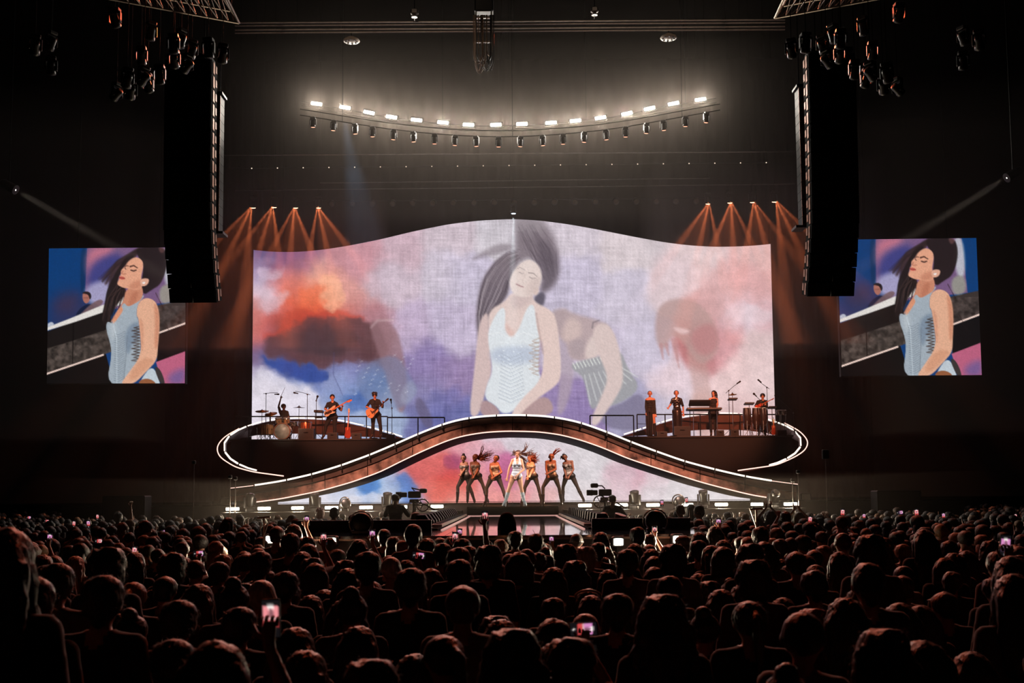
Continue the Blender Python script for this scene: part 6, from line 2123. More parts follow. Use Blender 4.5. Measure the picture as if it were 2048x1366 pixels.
for T, hx, hy, tw, zt, lab, cap in ((ZO1, 605, 330, -.1, .45, 'left camera operator from behind in a black T-shirt and black cap', True), (ZO2, 895, 345, -.3, .42, 'right camera operator from behind in a black T-shirt', False)):
    p = W(*T(hx, hy), 28.6)
    h = (p.z - zt) / 1.6 * 1.72
    J = standing(p.x, 28.6, zt, h, tw, 'reach')
    root, H = figure(lab, J, h / 1.72, Matrix.Rotation(tw, 3, 'Z') @ V((0, 1, 0)), Matrix.Rotation(tw - .5, 3, 'Z') @ V((0, 1, 0)), False, SKIN, man_clothes(J), (.9, .9), floor=zt)
    hm = hair_cap(MB(), H, 1.05, .1, .112, .1, .016, .03)
    if cap:
        hm.sph(H[0] + H[2] * .1 + H[1] * .055, (.075, .08, .012), rotm(H[3], H[2], H[1]), 10)
        hm.sph(H[0] + H[3] * .098 - H[1] * .01, (.02, .04, .045), rotm(H[3], H[2], H[1]), 8)
    hm.obj('cap' if cap else 'hair', BLACK if cap else HAIR_BR, root, True)


def tv_camera(label, T, D, body, lens, finder, hub, ring, mir):
    c = W(*T(*body), D)
    l = W(*T(*lens), D)
    t = thing('television_camera', label, 'camera', (c.x, D, 0))
    d = (l - c).normalized()
    up, fw, rt = frame(V((0, 0, 1)), d)
    R_ = rotm(rt, fw, up)
    MB().bbox(c, (.14, .34, .18), .15, R_).obj('body', PLASTIC, t)
    MB().lathe(c + fw * .2, fw, [(.06, 0), (.07, .02), (.07, .12), (.08, .14), (.08, .19), (.07, .19)], 14).obj('lens', PLASTIC, t, True)
    MB().bbox(c + fw * .44, (.2, .1, .15), .1, R_).obj('lens_hood', BLACK, t)
    f = W(*T(*finder), D)
    MB().bbox(f, (.14, .2, .12), .2, R_).obj('viewfinder', PLASTIC, t)
    MB().tube([c + up * .1, c + up * .18 + fw * .08, f], .018, 6).obj('finder_arm', GMETAL, t)
    h = W(*T(*hub), D)
    MB().bbox(c + up * -.17, (.2, .26, .1), .2, R_).obj('pan_head', GMETAL, t)
    MB().cyl((c.x, c.y, 0), c + up * -.2, .06, .05, 12).obj('column', GMETAL, t, True)
    r = ring * D / F
    MB().torus(h, r, .018, (.15, 1, .1), 26, 6).obj('steering_ring', CHROME, t, True)
    sp = MB()
    for k in range(3):
        a = 2 * pi * k / 3
        sp.tube([h, h + V((r * cos(a), 0, r * sin(a)))], .01, 5)
    sp.tube([h, V((c.x, c.y, h.z))], .02, 5)
    sp.obj('ring_spoke', GMETAL, t)
    for s_ in (-1, 1):
        MB().tube([c - up * .16 + rt * .1 * s_, c - up * .3 - fw * .35 + rt * .16 * s_, c - up * .42 - fw * .55 + rt * .18 * s_], .014, 6).obj('pan_bar', CHROME, t)
    cbm = MB()
    rr2 = random.Random(7)
    for k in range(6):
        x, y = rr2.uniform(-.12, .12), rr2.uniform(-.1, .1)
        cbm.tube([c + V((x, y, -.12)), c + V((x * 1.6, y - .06, -.35)), c + V((x * .8, y, -.6)), V((c.x + x, c.y + y, .6))], .009, 5)
    cbm.obj('cable', GMETAL, t)
    bm_ = MB()
    for k in range(3):
        a = 2 * pi * k / 3 + .5
        bm_.tube([(c.x, c.y, .3), (c.x + .45 * cos(a), c.y + .45 * sin(a), .04)], .03, 6)
    bm_.obj('pedestal_leg', BMETAL, t)


tv_camera('left television camera on a pedestal with a big steering ring', ZO1, 29.3, (930, 250), (720, 255), (1080, 185), (1070, 430), 12, False)
tv_camera('right television camera on a pedestal with a big steering ring', ZO2, 29.3, (770, 215), (540, 150), (585, 95), (680, 370), 12, True)

# ------------------------------------------------------------------ the audience
C_SHIRT = pm('audience_shirt', (40, 40, 40), .85, 0, .25, 14, .2, objcol=True, sheen=.2)
C_HAIR = pm('audience_hair', (40, 30, 25), .45, 0, .5, 45, .5, objcol=True, sheen=.15, stretch=(1, 1, .12))
C_SKIN = pm('audience_skin', (176, 118, 92), .5, 0, .12, 16)
C_PANTS = pm('audience_denim', (38, 40, 52), .85, 0, .25, 14)
rp_ = random.Random(21)


def crowd_body(arms, vox=.021, tmpl=None):
    J = standing(0, 0, 0, 1.72, 0, arms)
    P = prims(J, 1., V((0, 1, 0)), V((0, 1, 0)), False)
    mb = MB()
    for z, p0, r0, p1, r1 in P:
        capsule(mb, p0, r0, p1, r1, 8)
    v, nr, fs = remesh(mb, vox, 2)
    z, names = zone_of(v, P)
    zn = np.array(names)[z]
    shirt = np.isin(zn, TOPZ)
    pants = np.isin(zn, LEGZ)
    shoe = zn == 'foot'
    v = v + nr * (shirt * .012 + pants * .014)[:, None]
    ex = MB()
    ex.v, ex.f = [tuple(p) for p in v], list(fs)
    ex.m = [1 if shirt[f[0]] else 2 if pants[f[0]] else 3 if shoe[f[0]] else 0 for f in fs]
    if vox < .03:
        for q in '12':
            fingers(ex, J, 1., q, V((0, 1, 0)), .9 if arms in ('phone', 'phone2') else .25 if arms == 'clap' else .7)
        H = J['head']
        for g in (-1, 1):
            ex.sph(H + V((.034 * g, .088, .01)), (.015, .008, .008), None, 6, 3)
        ex.sph(H + V((0, .09, -.062)), (.022, .01, .008), None, 6, 0)
    return ex


BODY = {a: crowd_body(a).mesh('audience_body_' + a, [C_SKIN, C_SHIRT, C_PANTS, SHOE], True) for a in ('down', 'front', 'phone', 'phone2', 'up', 'clap')}
HD = V((0, .03, 1.6))


def hair_mesh(kind):
    mb = MB()
    S = lambda c, r: mb.sph(HD + V(c), r, None, 12)
    K = lambda a, ra, b, rb: capsule(mb, HD + V(a), ra, HD + V(b), rb, 10)
    vox, fuzz, ridge, lump = .016, 150, .002, 0
    if kind in ('short', 'crop'):
        e = .008 if kind == 'short' else 0
        S((0, -.022, .03), (.098 + e, .112 + e, .102 + e))
        K((-.03, -.09, -.02), .05, (.03, -.09, -.02), .05)
        K((0, -.075, -.07), .042, (0, -.075, -.05), .045)
        fuzz = 420 if kind == 'short' else 150
        lump = .009
    elif kind in ('long', 'wavy', 'headband', 'straight'):
        S((0, -.018, .028), (.108, .12, .108))
        for x in (-.075, -.038, 0, .038, .075):
            K((x, -.07 - .03 * cos(x * 16), .0), .05, (x * 1.25, -.115 - .02 * cos(x * 16), -.2), .045)
            K((x * 1.25, -.115 - .02 * cos(x * 16), -.2), .045, (x * 1.2, -.13, -.36 - rp_.random() * .05), .028)
        for g in (-1, 1):
            K((.088 * g, -.01, 0), .034, (.1 * g, -.01, -.16), .034)
        ridge = .005
        lump = .012 if kind == 'wavy' else .005
        fuzz = 260
    elif kind == 'bob':
        S((0, -.018, .026), (.11, .122, .108))
        for x in (-.08, -.04, 0, .04, .08):
            K((x, -.06, 0), .055, (x * 1.2, -.085, -.13), .045)
        for g in (-1, 1):
            K((.088 * g, 0, 0), .036, (.1 * g, .0, -.12), .034)
        ridge = .004
        lump = .005
        fuzz = 260
    elif kind in ('bun', 'ponytail'):
        S((0, -.018, .026), (.1, .114, .102))
        if kind == 'bun':
            S((0, -.05, .135), (.055, .052, .045))
        else:
            K((0, -.12, .06), .028, (0, -.17, .03), .035)
            K((0, -.17, .03), .036, (.01, -.17, -.2), .026)
            K((.01, -.17, -.2), .026, (0, -.155, -.32), .012)
        ridge = .003
    elif kind in ('curly', 'bushy'):
        S((0, -.022, .04), (.125, .132, .12))
        S((0, -.04, -.04), (.115, .11, .1))
        if kind == 'curly':
            for g in (-1, 1):
                K((.09 * g, -.03, -.02), .055, (.12 * g, -.05, -.2), .055)
            K((0, -.08, -.05), .09, (0, -.1, -.25), .09)
        lump = .02
        fuzz = 420
    elif kind == 'cap':
        S((0, -.012, .034), (.102, .116, .094))
        K((-.03, -.085, -.03), .045, (.03, -.085, -.03), .045)
        mb.sph(HD + V((0, .135, .045)), (.072, .075, .014), None, 10)
        mb.sph(HD + V((0, -.012, .13)), (.012, .012, .008), None, 6)
        fuzz, ridge = 30, 0
    elif kind == 'beanie':
        S((0, -.018, .045), (.104, .116, .112))
        mb.torus(HD + V((0, -.018, .02)), .1, .018, (0, .1, 1), 20, 6)
        fuzz, ridge = 20, .002
    elif kind == 'bald':
        K((-.03, -.088, -.02), .042, (.03, -.088, -.02), .042)
        for g in (-1, 1):
            K((.078 * g, -.04, .0), .022, (.07 * g, -.06, -.02), .022)
        fuzz, ridge = 20, 0
    v, nr, fs = remesh(mb, vox, 2)
    ang = np.arctan2(v[:, 0] - HD.x, -(v[:, 1] - HD.y))
    rsx = np.random.RandomState(len(kind) * 7 + 1)
    d = ridge * np.sin(ang * 26 + 2 * np.sin(v[:, 2] * 20))
    if lump:
        d = d + lump * (fbm(v[:, 0] * 28 + 40, (v[:, 2] + v[:, 1] * .7) * 28 + 40, len(kind), 3) - .45) * 2
    v = v + nr * d[:, None]
    ex = MB()
    ex.v, ex.f, ex.m = [tuple(p) for p in v], list(fs), [0] * len(fs)
    pick = rsx.choice(len(v), min(fuzz, len(v)), False)
    for i in pick:
        p, n_ = V(v[i]), V(nr[i])
        if p.z < HD.z - .12 and kind not in ('long', 'wavy', 'curly'):
            continue
        t = V(rsx.uniform(-1, 1, 3))
        L = rsx.uniform(.008, .024) * (1.5 if lump > .01 else 1)
        ex.tube([p - n_ * .004, p + n_ * L * .5 + t * L * .25, p + n_ * L * .75 + t * L * .5 + V((0, 0, -L * .5))], [.0011, .0008, .0003], 3, 0, False)
    return ex


KINDS = ('short', 'crop', 'straight', 'wavy', 'headband', 'bob', 'bun', 'ponytail', 'curly', 'bushy', 'cap', 'beanie', 'bald')
HAIRS = {k: hair_mesh(k).mesh('audience_hair_' + k, [C_HAIR], True) for k in KINDS}
HB = MB().torus(HD + V((0, -.01, .06)), .116, .012, (0, .55, .8), 24, 6).mesh('headband', pm('pale_headband', (200, 180, 165), .5, 0, .2, 20), True)
DESC = {'short': 'short tousled hair', 'crop': 'close-cropped hair', 'straight': 'long straight hair', 'wavy': 'long wavy hair', 'headband': 'a pale headband', 'bob': 'a chin-length bob', 'bun': 'a topknot bun', 'ponytail': 'a ponytail',
        'curly': 'big curly hair', 'bushy': 'bushy round hair', 'cap': 'a baseball cap', 'beanie': 'a knitted beanie', 'bald': 'a nearly bald head'}
WID = {'short': .206, 'crop': .19, 'straight': .23, 'wavy': .235, 'headband': .23, 'bob': .225, 'bun': .2, 'ponytail': .2, 'curly': .28, 'bushy': .245, 'cap': .2, 'beanie': .205, 'bald': .18}
TOPH = {'bun': 1.775, 'curly': 1.755, 'bushy': 1.755, 'beanie': 1.755, 'bald': 1.715, 'crop': 1.732}
DKH, BRH, BLH, RDH, GYH = (.012, .008, .006), (.032, .016, .01), (.3, .17, .08), (.22, .012, .01), (.45, .4, .36)
HCN = {DKH: 'dark', BRH: 'brown', BLH: 'blond', RDH: 'bright red', GYH: 'pale'}
SHIRTS = [(.01, .01, .012), (.015, .014, .015), (.03, .03, .035), (.008, .008, .01), (.09, .085, .08), (.06, .015, .012), (.02, .025, .05), (.2, .19, .18), (.04, .03, .025)]
PEOPLE = []        # dict(x, y, k, yaw, arms, kind, hc, shirt, label, phone)


def place(px, ytop, w, kind='short', hc=DKH, arms='down', yaw=0., label=None, shirt=None):
    D = F * WID[kind] / w
    PEOPLE.append(dict(px=px, yt=ytop, D=D, kind=kind, hc=hc, arms=arms, yaw=yaw, label=label, shirt=shirt, hand=True))


# heads one can make out in the photograph: (x, top of the head, width), all in picture points
HEADS = '''
2 1052 118 wavy|62 1150 84 short|113 1124 64 short|205 1148 78 short|237 1226 62 short|266 1160 56 ponytail|305 1180 64 curly|357 1198 74 short|395 1166 66 straight|345 1276 88 short|478 1212 74 short|215 1094 70 bushy|345 1106 54 bushy
508 1139 44 straight|531 1139 42 short|570 1141 52 short|522 1160 58 beanie|578 1167 50 short|620 1189 58 straight|648 1178 48 straight|686 1198 66 straight|704 1228 52 curly|716 1250 80 straight|630 1124 50 bob|694 1135 52 straight|690 1120 48 bushy|735 1101 54 short|782 1114 42 beanie|742 1162 44 crop|787 1219 62 bob|821 1134 62 short|918 1117 52 short|925 1166 72 cap|917 1093 48 short|977 1090 56 bushy|992 1231 56 bushy|884 1089 38 curly|854 1075 38 straight|880 1074 30 bob|826 1048 34 crop|768 1058 26 crop|612 1074 44 curly|580 1065 36 short|553 1050 30 cap|604 1102 42 straight|520 1101 46 short|828 1306 74 straight
1030 1061 30 short|1071 1066 32 short|1153 1067 27 beanie|1175 1063 24 short|1201 1063 32 straight|1275 1053 32 short|1370 1070 23 bald|1398 1063 33 straight|1521 1052 34 short|1038 1102 48 bob|1077 1104 34 short|1131 1088 46 bushy|1171 1093 44 bushy|1089 1093 30 short|1211 1093 35 straight|1196 1084 32 short|1255 1097 44 short|1269 1086 36 straight|1299 1087 30 cap|1346 1088 54 bushy|1295 1112 32 short|1207 1114 28 short
1041 1148 48 bob|1107 1133 50 straight|1216 1138 44 straight|1262 1131 48 straight|1309 1132 44 bob|1397 1146 44 straight|1447 1091 46 bob|1501 1087 56 bushy|1507 1119 70 bushy|1176 1176 42 headband|1182 1189 56 straight|1106 1194 50 short|1232 1210 44 straight|1326 1188 112 curly|1419 1162 44 curly|1442 1177 62 straight|1487 1165 60 straight|1459 1156 38 bun|1107 1234 80 bob|1112 1282 86 straight|1171 1227 54 beanie|1343 1176 48 short
1561 1118 38 headband|1611 1108 46 straight|1580 1128 30 short|1628 1139 54 short|1679 1102 46 straight|1566 1194 54 straight|1625 1217 78 bushy|1736 1125 62 crop|1783 1124 32 bald|1806 1148 48 cap|1741 1069 62 bushy|1849 1057 44 straight|1800 1204 72 straight|1842 1209 70 straight|2028 1145 82 straight|1944 1302 80 straight|1917 1091 34 curly|1908 1105 44 wavy|1899 1080 34 short|1690 1080 30 bob|1648 1090 34 short|1622 1080 28 short|1560 1077 32 short|1529 1081 44 bob|1990 1152 50 short'''
for tok in HEADS.replace('\n', '|').split('|'):
    if tok.strip():
        a = tok.split()
        kd = a[3]
        hc = RDH if a[0] == '1625' else BLH if a[0] in ('266', '1648', '1917') else GYH if a[0] in ('522', '782', '1783', '1171') else rp_.choice([DKH, DKH, BRH])
        place(float(a[0]), float(a[1]), float(a[2]), kd, hc)
# people at the front rail, in the light of the stage lamps
for q in ((833, 1023, 19, 'short', BLH, 'down', 1.35, 'man in the pit turned left with a white-lit cheek, right of the left camera operator'),
          (853, 1041, 12.5, 'bald', GYH, 'down', .2, 'pale bald head low in the pit left of the catwalk'),
          (1207, 1024, 19, 'crop', BLH, 'down', 0, 'blond close-cropped man lit from the front below the right camera operator'),
          (1361, 1007, 17.5, 'cap', GYH, 'front', .5, 'person in a pale baseball cap at the front rail, below the backing singers'),
          (1399, 1009, 18, 'short', DKH, 'down', 1.2, 'dark-haired man in profile turned left at the front rail, right of the pale cap'),
          (1382, 1007, 17.5, 'straight', DKH, 'down', .2, 'long dark-haired person between the pale cap and the man in profile'),
          (1345, 1021, 16, 'straight', BLH, 'up', -.1, 'person in an orange sleeve stretching an arm up with a phone at the rail'),
          (411, 1045, 22, 'straight', BLH, 'down', .3, 'blond long-haired person at the left, below the left loudspeaker'),
          (455, 1034, 23, 'straight', BRH, 'down', -.6, 'brown long-haired person looking right, lit by the first lip lamp'),
          (290, 1040, 23, 'short', BRH, 'down', -.8, 'short-haired person in profile turned right in the left crowd'),
          (347, 1049, 20, 'bob', BLH, 'down', 0, 'blond bob among dark heads in the left crowd'),
          (222, 1048, 22, 'curly', RDH, 'down', -.2, 'red curly head in the left crowd beside a lit phone'),
          (236, 1024, 17, 'short', DKH, 'up', 0, 'person in the left crowd punching a bare fist high above all heads'),
          (668, 1014, 17, 'short', BRH, 'down', -.4, 'brown-haired person near the ring lamp at the left front rail'),
          (640, 1015, 17, 'bushy', RDH, 'down', .2, 'reddish bushy head at the left front rail below a moving head'),
          (584, 1028, 19, 'bob', BLH, 'down', 0, 'blond bob in the lit group below the drum kit'),
          (706, 1028, 19, 'short', DKH, 'down', -.7, 'dark short-haired man in profile turned right in the lit group'),
          (1598, 1022, 19, 'bob', BLH, 'clap', 0, 'blond person clapping overhead right of the right lip lamps'),
          (1571, 1022, 20, 'short', BRH, 'phone2', 0, 'person holding both arms up with a phone, below the congas'),
          (1541, 1019, 20, 'straight', BRH, 'clap', 0, 'long-haired person with both forearms raised below the right riser'),
          (1655, 1036, 18, 'wavy', DKH, 'clap', 0, 'person with clapping hands high, under the right loudspeaker'),
          (1768, 1029, 20, 'curly', BLH, 'down', 0, 'blond curly head among dark heads under the right side screen')):
    place(*q[:4], q[4], q[5], q[6], q[7], (.5, .07, .02) if 'orange sleeve' in q[7] else (.02, .18, .2) if 'white-lit' in q[7] else None)
# raised phones: centre x, y, length in picture points, landscape?
PHONES = [(58, 1035, 11, 1), (94, 1042, 11, 1), (99.5, 1077, 22, 0), (148, 1048, 14, 0), (177, 1048, 16, 0), (195, 1034, 12, 0), (328, 1063, 13, 1), (269, 1103, 20, 0), (398, 1107, 24, 1), (198, 1082, 12, 1),
          (614, 1041, 17, 0), (648, 1078, 26, 0), (745, 1071, 25, 0), (910, 1077, 27, 0), (919, 1067, 20, 0), (970.5, 1035, 27, 0), (838, 1111, 28, 1), (542, 1237, 78, 0), (1103, 1081, 15, 0), (1309, 1062, 16, 0), (1167, 1258, 42, 1),
          (1373, 1001, 13, 0), (1437, 1046, 18, 0), (1685, 1026, 18, 0), (1728, 1033, 13, 0), (1620, 1040, 17, 0), (1800, 1025, 15, 1), (1833, 1026, 18, 0), (1887, 1032, 14, 0), (1740, 1055, 13, 1), (1794, 1070, 15, 0), (1822, 1062, 15, 0),
          (1984, 1052, 13, 0), (2031, 1033, 12, 0), (2010, 1093, 47, 0), (1677, 1079, 14, 0), (1324, 1006, 13, 0)]

# spread the hand-placed ones so that nobody stands inside a neighbour
def xy_of(q):
    p = W(q['px'], q['yt'], q['D'])
    q['x'], q['y'], q['k'] = p.x, p.y, p.z / TOPH.get(q['kind'], 1.742)


for q in PEOPLE:
    q['D'] = min(q['D'], 33.5)
    xy_of(q)
    while q['k'] < .84 and q['D'] > 4:
        q['D'] *= .985
        xy_of(q)
for it in range(30):
    mv = False
    for i, a in enumerate(PEOPLE):
        for b in PEOPLE[i + 1:]:
            d = math.hypot(a['x'] - b['x'], a['y'] - b['y'])
            if d < .43:
                far, near = (a, b) if a['D'] > b['D'] else (b, a)
                far['D'] += .05
                if near['D'] > 4.4:
                    near['D'] -= .04
                xy_of(a)
                xy_of(b)
                mv = True
    if not mv:
        break

# holders of the phones
PH = []
for (px, py, ln, land) in PHONES:
    D = F * .155 / ln
    blocked = lambda D, x: (abs(x) < 4.3 and 16.6 < D < 33.8 and not (abs(x) > 3.35 and D > 20.6))
    p = W(px, py, D)
    while (p.z / 1.77 < .86 or blocked(D - .35, p.x)) and D > 4:
        D *= .97
        p = W(px, py, D)
    k = min(1.12, max(.86, p.z / 1.77))
    arms = 'phone'
    dx, dz = .12, 1.77
    if p.z / 1.77 > 1.12:
        arms, dx, dz = 'up', .24, 1.95
        k = min(1.15, p.z / 1.95)
    PH.append((p, land, k))
    if px in (1324,):
        continue
    PEOPLE.append(dict(px=px, D=D, x=p.x - dx * k, y=p.y - .36 * k, k=k, kind=rp_.choice(['straight', 'short', 'bob', 'wavy']), hc=rp_.choice([DKH, DKH, BRH]), arms=arms, yaw=0, label=None, shirt=None, hand=False, phone=len(PH) - 1))


def blocked(x, y):
    if abs(x + .35) < 4.25 and 16.35 < y < 20.6:
        return True
    if abs(x) < 3.35 and 20.5 <= y < 35.6:
        return True
    if abs(x) < 14.8 and y > 33.9:
        return True
    return False


CELL = {}
def free(x, y, d):
    for i in range(int(x // 1) - 1, int(x // 1) + 2):
        for j in range(int(y // 1) - 1, int(y // 1) + 2):
            for (a, b) in CELL.get((i, j), ()):
                if (a - x) ** 2 + (b - y) ** 2 < d * d:
                    return False
    return True


def occupy(x, y):
    CELL.setdefault((int(x // 1), int(y // 1)), []).append((x, y))


for q in PEOPLE:
    occupy(q['x'], q['y'])
y = 4.7
while y < 47:
    hw = .475 * y + .8
    x = -hw + rp_.random() * .3
    while x < hw:
        xx, yy = x + rp_.uniform(-.13, .13), y + rp_.uniform(-.16, .16)
        gap = .46 if y < 17 else .44
        if not blocked(xx, yy) and free(xx, yy, gap):
            zt = rp_.gauss(1.63, .065)
            if y > 20:
                zt += .03
            kind = rp_.choice(['short', 'short', 'crop', 'straight', 'straight', 'straight', 'wavy', 'bob', 'bob', 'bun', 'ponytail', 'curly', 'bushy', 'cap', 'beanie'])
            PEOPLE.append(dict(x=xx, y=yy, D=yy, k=min(1.1, max(.87, zt / 1.742)), kind=kind, hc=rp_.choice([DKH, DKH, DKH, BRH, BRH, BLH if y > 12 else BRH]), arms=rp_.choice(['down', 'down', 'down', 'front'] + (['up', 'clap'] if y > 19 and rp_.random() < .3 else [])), yaw=rp_.gauss(0, .25), label=None, shirt=None, hand=False))
            occupy(xx, yy)
        x += .56
    y += .52 if y < 18 else .6

special = [q for q in PEOPLE if q['label']]
rest = sorted([q for q in PEOPLE if not q['label']], key=lambda q: q['D'] + (0 if q['hand'] or 'phone' in q else 2.5))
single = special + rest[:300 - len(special)]
masses = rest[300 - len(special):]

REG = [(88, 'at the far left edge'), (190, 'under left screen, left half'), (330, 'under left screen, right half'), (440, 'under the left line array'), (530, 'below the drum kit'), (620, 'below the bass drum'), (690, 'below the bass player'), (770, 'below the acoustic guitarist'), (860, 'below the left camera'),
       (940, 'left of the catwalk middle'), (1010, 'just left of the dome hood'), (1085, 'just right of the dome hood'), (1160, 'right of the catwalk middle'), (1230, 'below the right camera'), (1310, 'below the short-haired singer'), (1390, 'below the skirted singer'), (1470, 'below the keyboards'), (1550, 'below the congas'), (1640, 'under the right riser end'),
       (1720, 'under the right line array'), (1830, 'under right screen, left half'), (1950, 'under right screen, right half'), (9999, 'at the far right edge')]
ROW = [(5, 'nearest'), (6, 'second'), (7, 'third'), (8, 'fourth'), (9, 'fifth'), (10, 'sixth'), (11, 'seventh'), (12, 'eighth'), (13, 'ninth'), (14, 'tenth'), (15, 'eleventh'), (17, 'twelfth'), (20, 'thirteenth'), (24, 'fourteenth'), (99, 'rearmost')]
by = {}
for q in single:
    hx = PXY((q['x'], q['y'], 1.6 * q['k']))[0]
    q['hx'] = hx
    if q['label']:
        continue
    reg = next(r for m, r in REG if hx < m)
    row = next(r for m, r in ROW if q['D'] < m)
    kd = q['kind']
    hn = DESC[kd]
    if kd in ('straight', 'wavy', 'curly', 'bushy', 'short', 'crop'):
        hn = hn.replace('hair', HCN[q['hc']] + ' hair')
    act = {'phone': ', phone raised', 'phone2': ', phone raised', 'up': ', arm raised', 'clap': ', hands raised'}.get(q['arms'], '')
    q['lab'] = 'with %s%s, %s row, %s' % (hn, act, row, reg)
    by.setdefault(q['lab'], []).append(q)
PLACE = {1: [''], 2: ['left-hand', 'right-hand'], 3: ['leftmost', 'middle', 'rightmost']}
for lab, qs in by.items():
    qs.sort(key=lambda q: q['hx'])
    n = len(qs)
    names = PLACE.get(n) or ['leftmost'] + [ORD[i] for i in range(1, n - 1)] + ['rightmost']
    for q, nm in zip(qs, names):
        q['label'] = ((nm + ' ') if nm else '') + 'person ' + lab

for q in single:
    t = thing('person', q['label'], 'person', (q['x'], q['y'], 0), 'audience')
    t.rotation_euler = (0, 0, q['yaw'])
    kx = q['k'] ** .5
    t.scale = (kx, kx, q['k'])
    b = bpy.data.objects.new('body', BODY[q['arms']])
    sc_ = q['shirt'] or rp_.choice(SHIRTS)
    b.color = (*sc_, 1)
    h = bpy.data.objects.new('hair' if q['kind'] not in ('cap', 'beanie') else q['kind'], HAIRS[q['kind']])
    hc = q['hc'] if q['kind'] not in ('cap', 'beanie') or q['hc'] == GYH else rp_.choice(SHIRTS)
    h.color = (*hc, 1)
    parts = [b, h]
    if q['kind'] == 'headband':
        parts.append(bpy.data.objects.new('headband', HB))
    for o in parts:
        col.objects.link(o)
        o.parent = t

# everybody farther back, past the three hundred that show largest
MASS_H = [pm('mass_hair_dark', (22, 15, 12), .6, 0, .5, 26, .6), pm('mass_hair_brown', (52, 32, 22), .6, 0, .5, 26, .6), pm('mass_hair_blond', (128, 86, 52), .6, 0, .5, 26, .6)]
MASS_S = [pm('mass_shirt_black', (20, 20, 22), .85), pm('mass_shirt_grey', (52, 50, 50), .85), pm('mass_shirt_red', (70, 26, 22), .85), pm('mass_shirt_pale', (130, 125, 120), .85)]
mmats = [C_SKIN] + MASS_S + MASS_H
LOW = {}
for a in ('down', 'front', 'phone', 'up', 'clap'):
    e = crowd_body(a, .055)
    v = np.array(e.v)
    keep = [i for i, f in enumerate(e.f) if v[f[0], 2] > .75]
    LOW[a] = (v, [e.f[i] for i in keep], [e.m[i] for i in keep])
LOWH = {}
for kd, rad in (('short', (.1, .116, .105)), ('straight', (.112, .122, .11)), ('bushy', (.125, .13, .12))):
    e = MB().sph(HD + V((0, -.02, .03)), rad, None, 12)
    if kd == 'straight':
        capsule(e, HD + V((-.03, -.08, -.05)), .075, HD + V((-.03, -.12, -.3)), .06, 8)
        capsule(e, HD + V((.03, -.08, -.05)), .075, HD + V((.03, -.12, -.3)), .06, 8)
    hv_ = np.array(e.v)
    cc_ = hv_.mean(0)
    nz_ = fbm(hv_[:, 0] * 30 + 50, (hv_[:, 2] + hv_[:, 1] * .8) * 30 + 50, 3, 3) - .5
    LOWH[kd] = (cc_ + (hv_ - cc_) * (1 + .34 * nz_)[:, None], e.f)
vs_, fs_, ms_ = [], [], []
off = 0
for q in masses:
    lv, lf, lm = LOW[q['arms'] if q['arms'] in LOW else 'down']
    hv, hf = LOWH['straight' if q['kind'] in ('straight', 'wavy', 'bob', 'headband', 'ponytail') else 'bushy' if q['kind'] in ('curly', 'bushy') else 'short']
    c, s_ = cos(q['yaw']), sin(q['yaw'])
    kx = q['k'] ** .5
    for v, f, m in ((lv, lf, None), (hv, hf, 1)):
        P = np.stack([(v[:, 0] * c - v[:, 1] * s_) * kx + q['x'], (v[:, 0] * s_ + v[:, 1] * c) * kx + q['y'], v[:, 2] * q['k']], 1)
        vs_.append(P)
        fs_ += [tuple(i + off for i in g) for g in f]
        if m:
            ms_ += [5 + (0 if q['hc'] == DKH else 1 if q['hc'] == BRH else 2)] * len(f)
        else:
            si = 1 + rp_.choice([0, 0, 0, 1, 1, 2, 3])
            ms_ += [0 if k == 0 else si for k in lm]
        off += len(v)
if vs_:
    me = bpy.data.meshes.new('crowd')
    me.from_pydata(np.concatenate(vs_).tolist(), [], fs_)
    for m in mmats:
        me.materials.append(m)
    me.polygons.foreach_set('material_index', ms_)
    me.polygons.foreach_set('use_smooth', [True] * len(fs_))
    me.update()
    tag(link('crowd', me), 'dense mass of distant audience heads and shoulders filling the hall floor up to the stage', 'crowd', kind='stuff')

# the phones themselves
PHS = []
for var in range(4):
    nx, ny = 9, 17
    X, Y = np.meshgrid(np.linspace(0, 1, nx), np.linspace(0, 1, ny))
    p3 = Pic(X, Y)
    p3.C[:] = (16, 14, 16)
    p3.poly([(.06, .15), (.94, .15), (.94, .5), (.06, .5)], (215, 130, 135) if var % 2 else (190, 120, 170), 1, .03, False)
    p3.poly([(.3, .12), (.7, .12), (.7, .24), (.3, .24)], (235, 225, 220), 1, .06)
    p3.poly([(.4, .22), (.62, .22), (.66, .48), (.36, .48)], (90, 60, 66), .8, .04)
    p3.poly([(.06, .5), (.94, .5), (.94, .72), (.06, .72)], (180, 60, 60) if var != 2 else (60, 40, 60), 1, .04, False)
    p3.line([(.06, .52), (.94, .5)], .02, (240, 225, 220), .9, .03)
    p3.poly([(.4, .82), (.6, .82), (.6, .92), (.4, .92)], (230, 220, 215), .9, .05)
    me_o = led_object('screen', np.stack([(X - .5) * .068, np.full_like(X, -.0052), (.5 - Y) * .146], -1), p3.linear(), ny, nx, MATS.setdefault('phone_led', led_mat('phone_led', 1.3)), None)
    PHS.append(me_o.data)
    bpy.data.objects.remove(me_o)
PBODY = MB().bbox((0, 0, 0), (.075, .009, .155), .35).mesh('phone_case', PLASTIC)
names_seen = {}
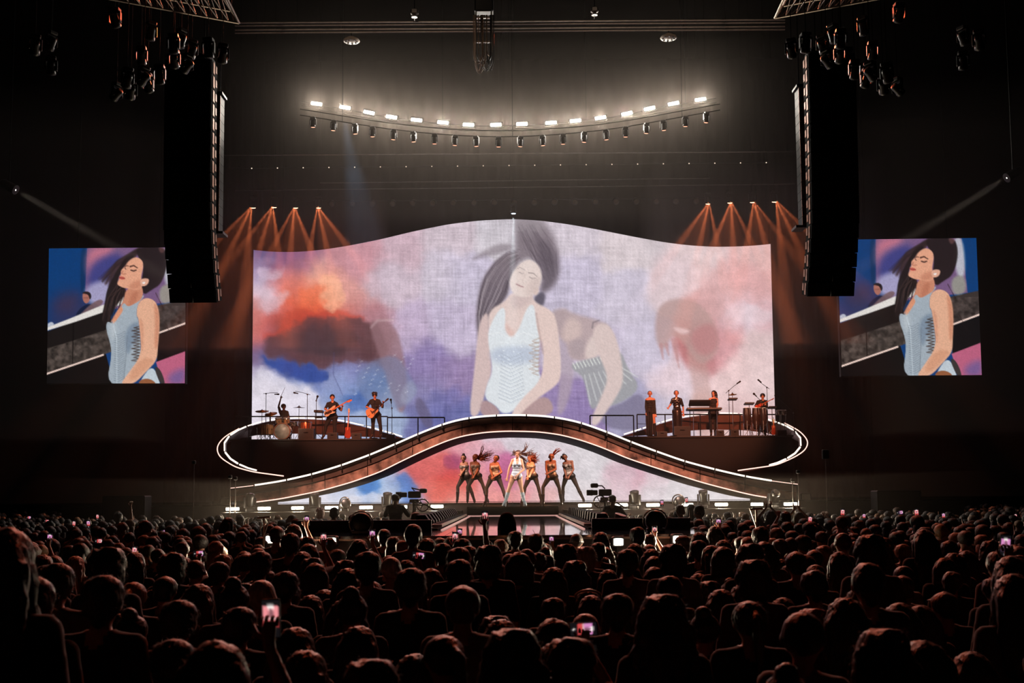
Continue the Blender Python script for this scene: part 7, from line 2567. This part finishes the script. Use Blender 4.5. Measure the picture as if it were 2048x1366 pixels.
for i, (p, land, k) in enumerate(PH):
    px, py, ln, _ = PHONES[i]
    reg = next(r for m, r in REG if px < m)
    size = 'large' if ln > 35 else 'bright' if ln > 20 else 'small'
    lab = '%s lit phone held %s, %s' % (size, 'sideways' if land else 'upright', reg)
    names_seen.setdefault(lab, []).append(i)
for lab, ii in names_seen.items():
    ii.sort(key=lambda i: PHONES[i][0])
    nm = PLACE.get(len(ii)) or ['leftmost'] + [ORD[j] for j in range(1, len(ii) - 1)] + ['rightmost']
    for i, n in zip(ii, nm):
        p, land, k = PH[i]
        t = thing('phone', ((n + ' ') if n else '') + lab, 'phone', p, 'raised phones')
        for nm_, me in (('case', PBODY), ('screen', PHS[i % 4])):
            o = bpy.data.objects.new(nm_, me)
            col.objects.link(o)
            o.parent = t
        t.rotation_euler = (.12, (pi / 2 if land else 0) + rp_.uniform(-.12, .12), rp_.uniform(-.1, .1))

# tilted grey drum-shaped lamp standing in the pit right of the catwalk
p = W(1237, 1046, 21.2)
t = thing('barrel_lamp', 'tilted grey barrel-shaped lamp on a post in the pit, right of the blond man', 'stage light', (p.x, p.y, 0))
MB().lathe(p + V((0, 0, .0)), (.3, -.2, 1), [(.1, 0), (.115, .14), (.118, .17), (.1, .17)], 18).obj('shell', GMETAL, t, True)
MB().cyl((p.x, p.y, 0), p, .03, n=8).obj('post', BMETAL, t)
MB().lathe((p.x, p.y, 0), (0, 0, 1), [(.22, 0), (.22, .02), (.04, .05)], 16).obj('foot', BMETAL, t)
# thin white cradle stands sticking out of the crowd
for x, yt, D, lab in ((528, 1036, 15.5, 'thin white T-topped stand above the crowd, below the drum kit'), (1512, 1019, 15.5, 'thin white T-topped stand above the crowd, below the congas')):
    a = W(x, yt, D)
    t = thing('light_stand', lab, 'stand', (a.x, D, 0))
    WHM = pm('white_metal', (190, 185, 178), .4, .3, .1, 9)
    MB().cyl((a.x, D, 0), a, .014, n=6).obj('pole', WHM, t)
    MB().tube([a + V((-.09, 0, 0)), a + V((.09, 0, .012))], .016, 6).obj('top_bar', WHM, t)
    MB().tube([a + V((.08 if x < 1000 else -.08, 0, 0)), a + V((0, 0, -.25))], .009, 5).obj('brace', WHM, t)
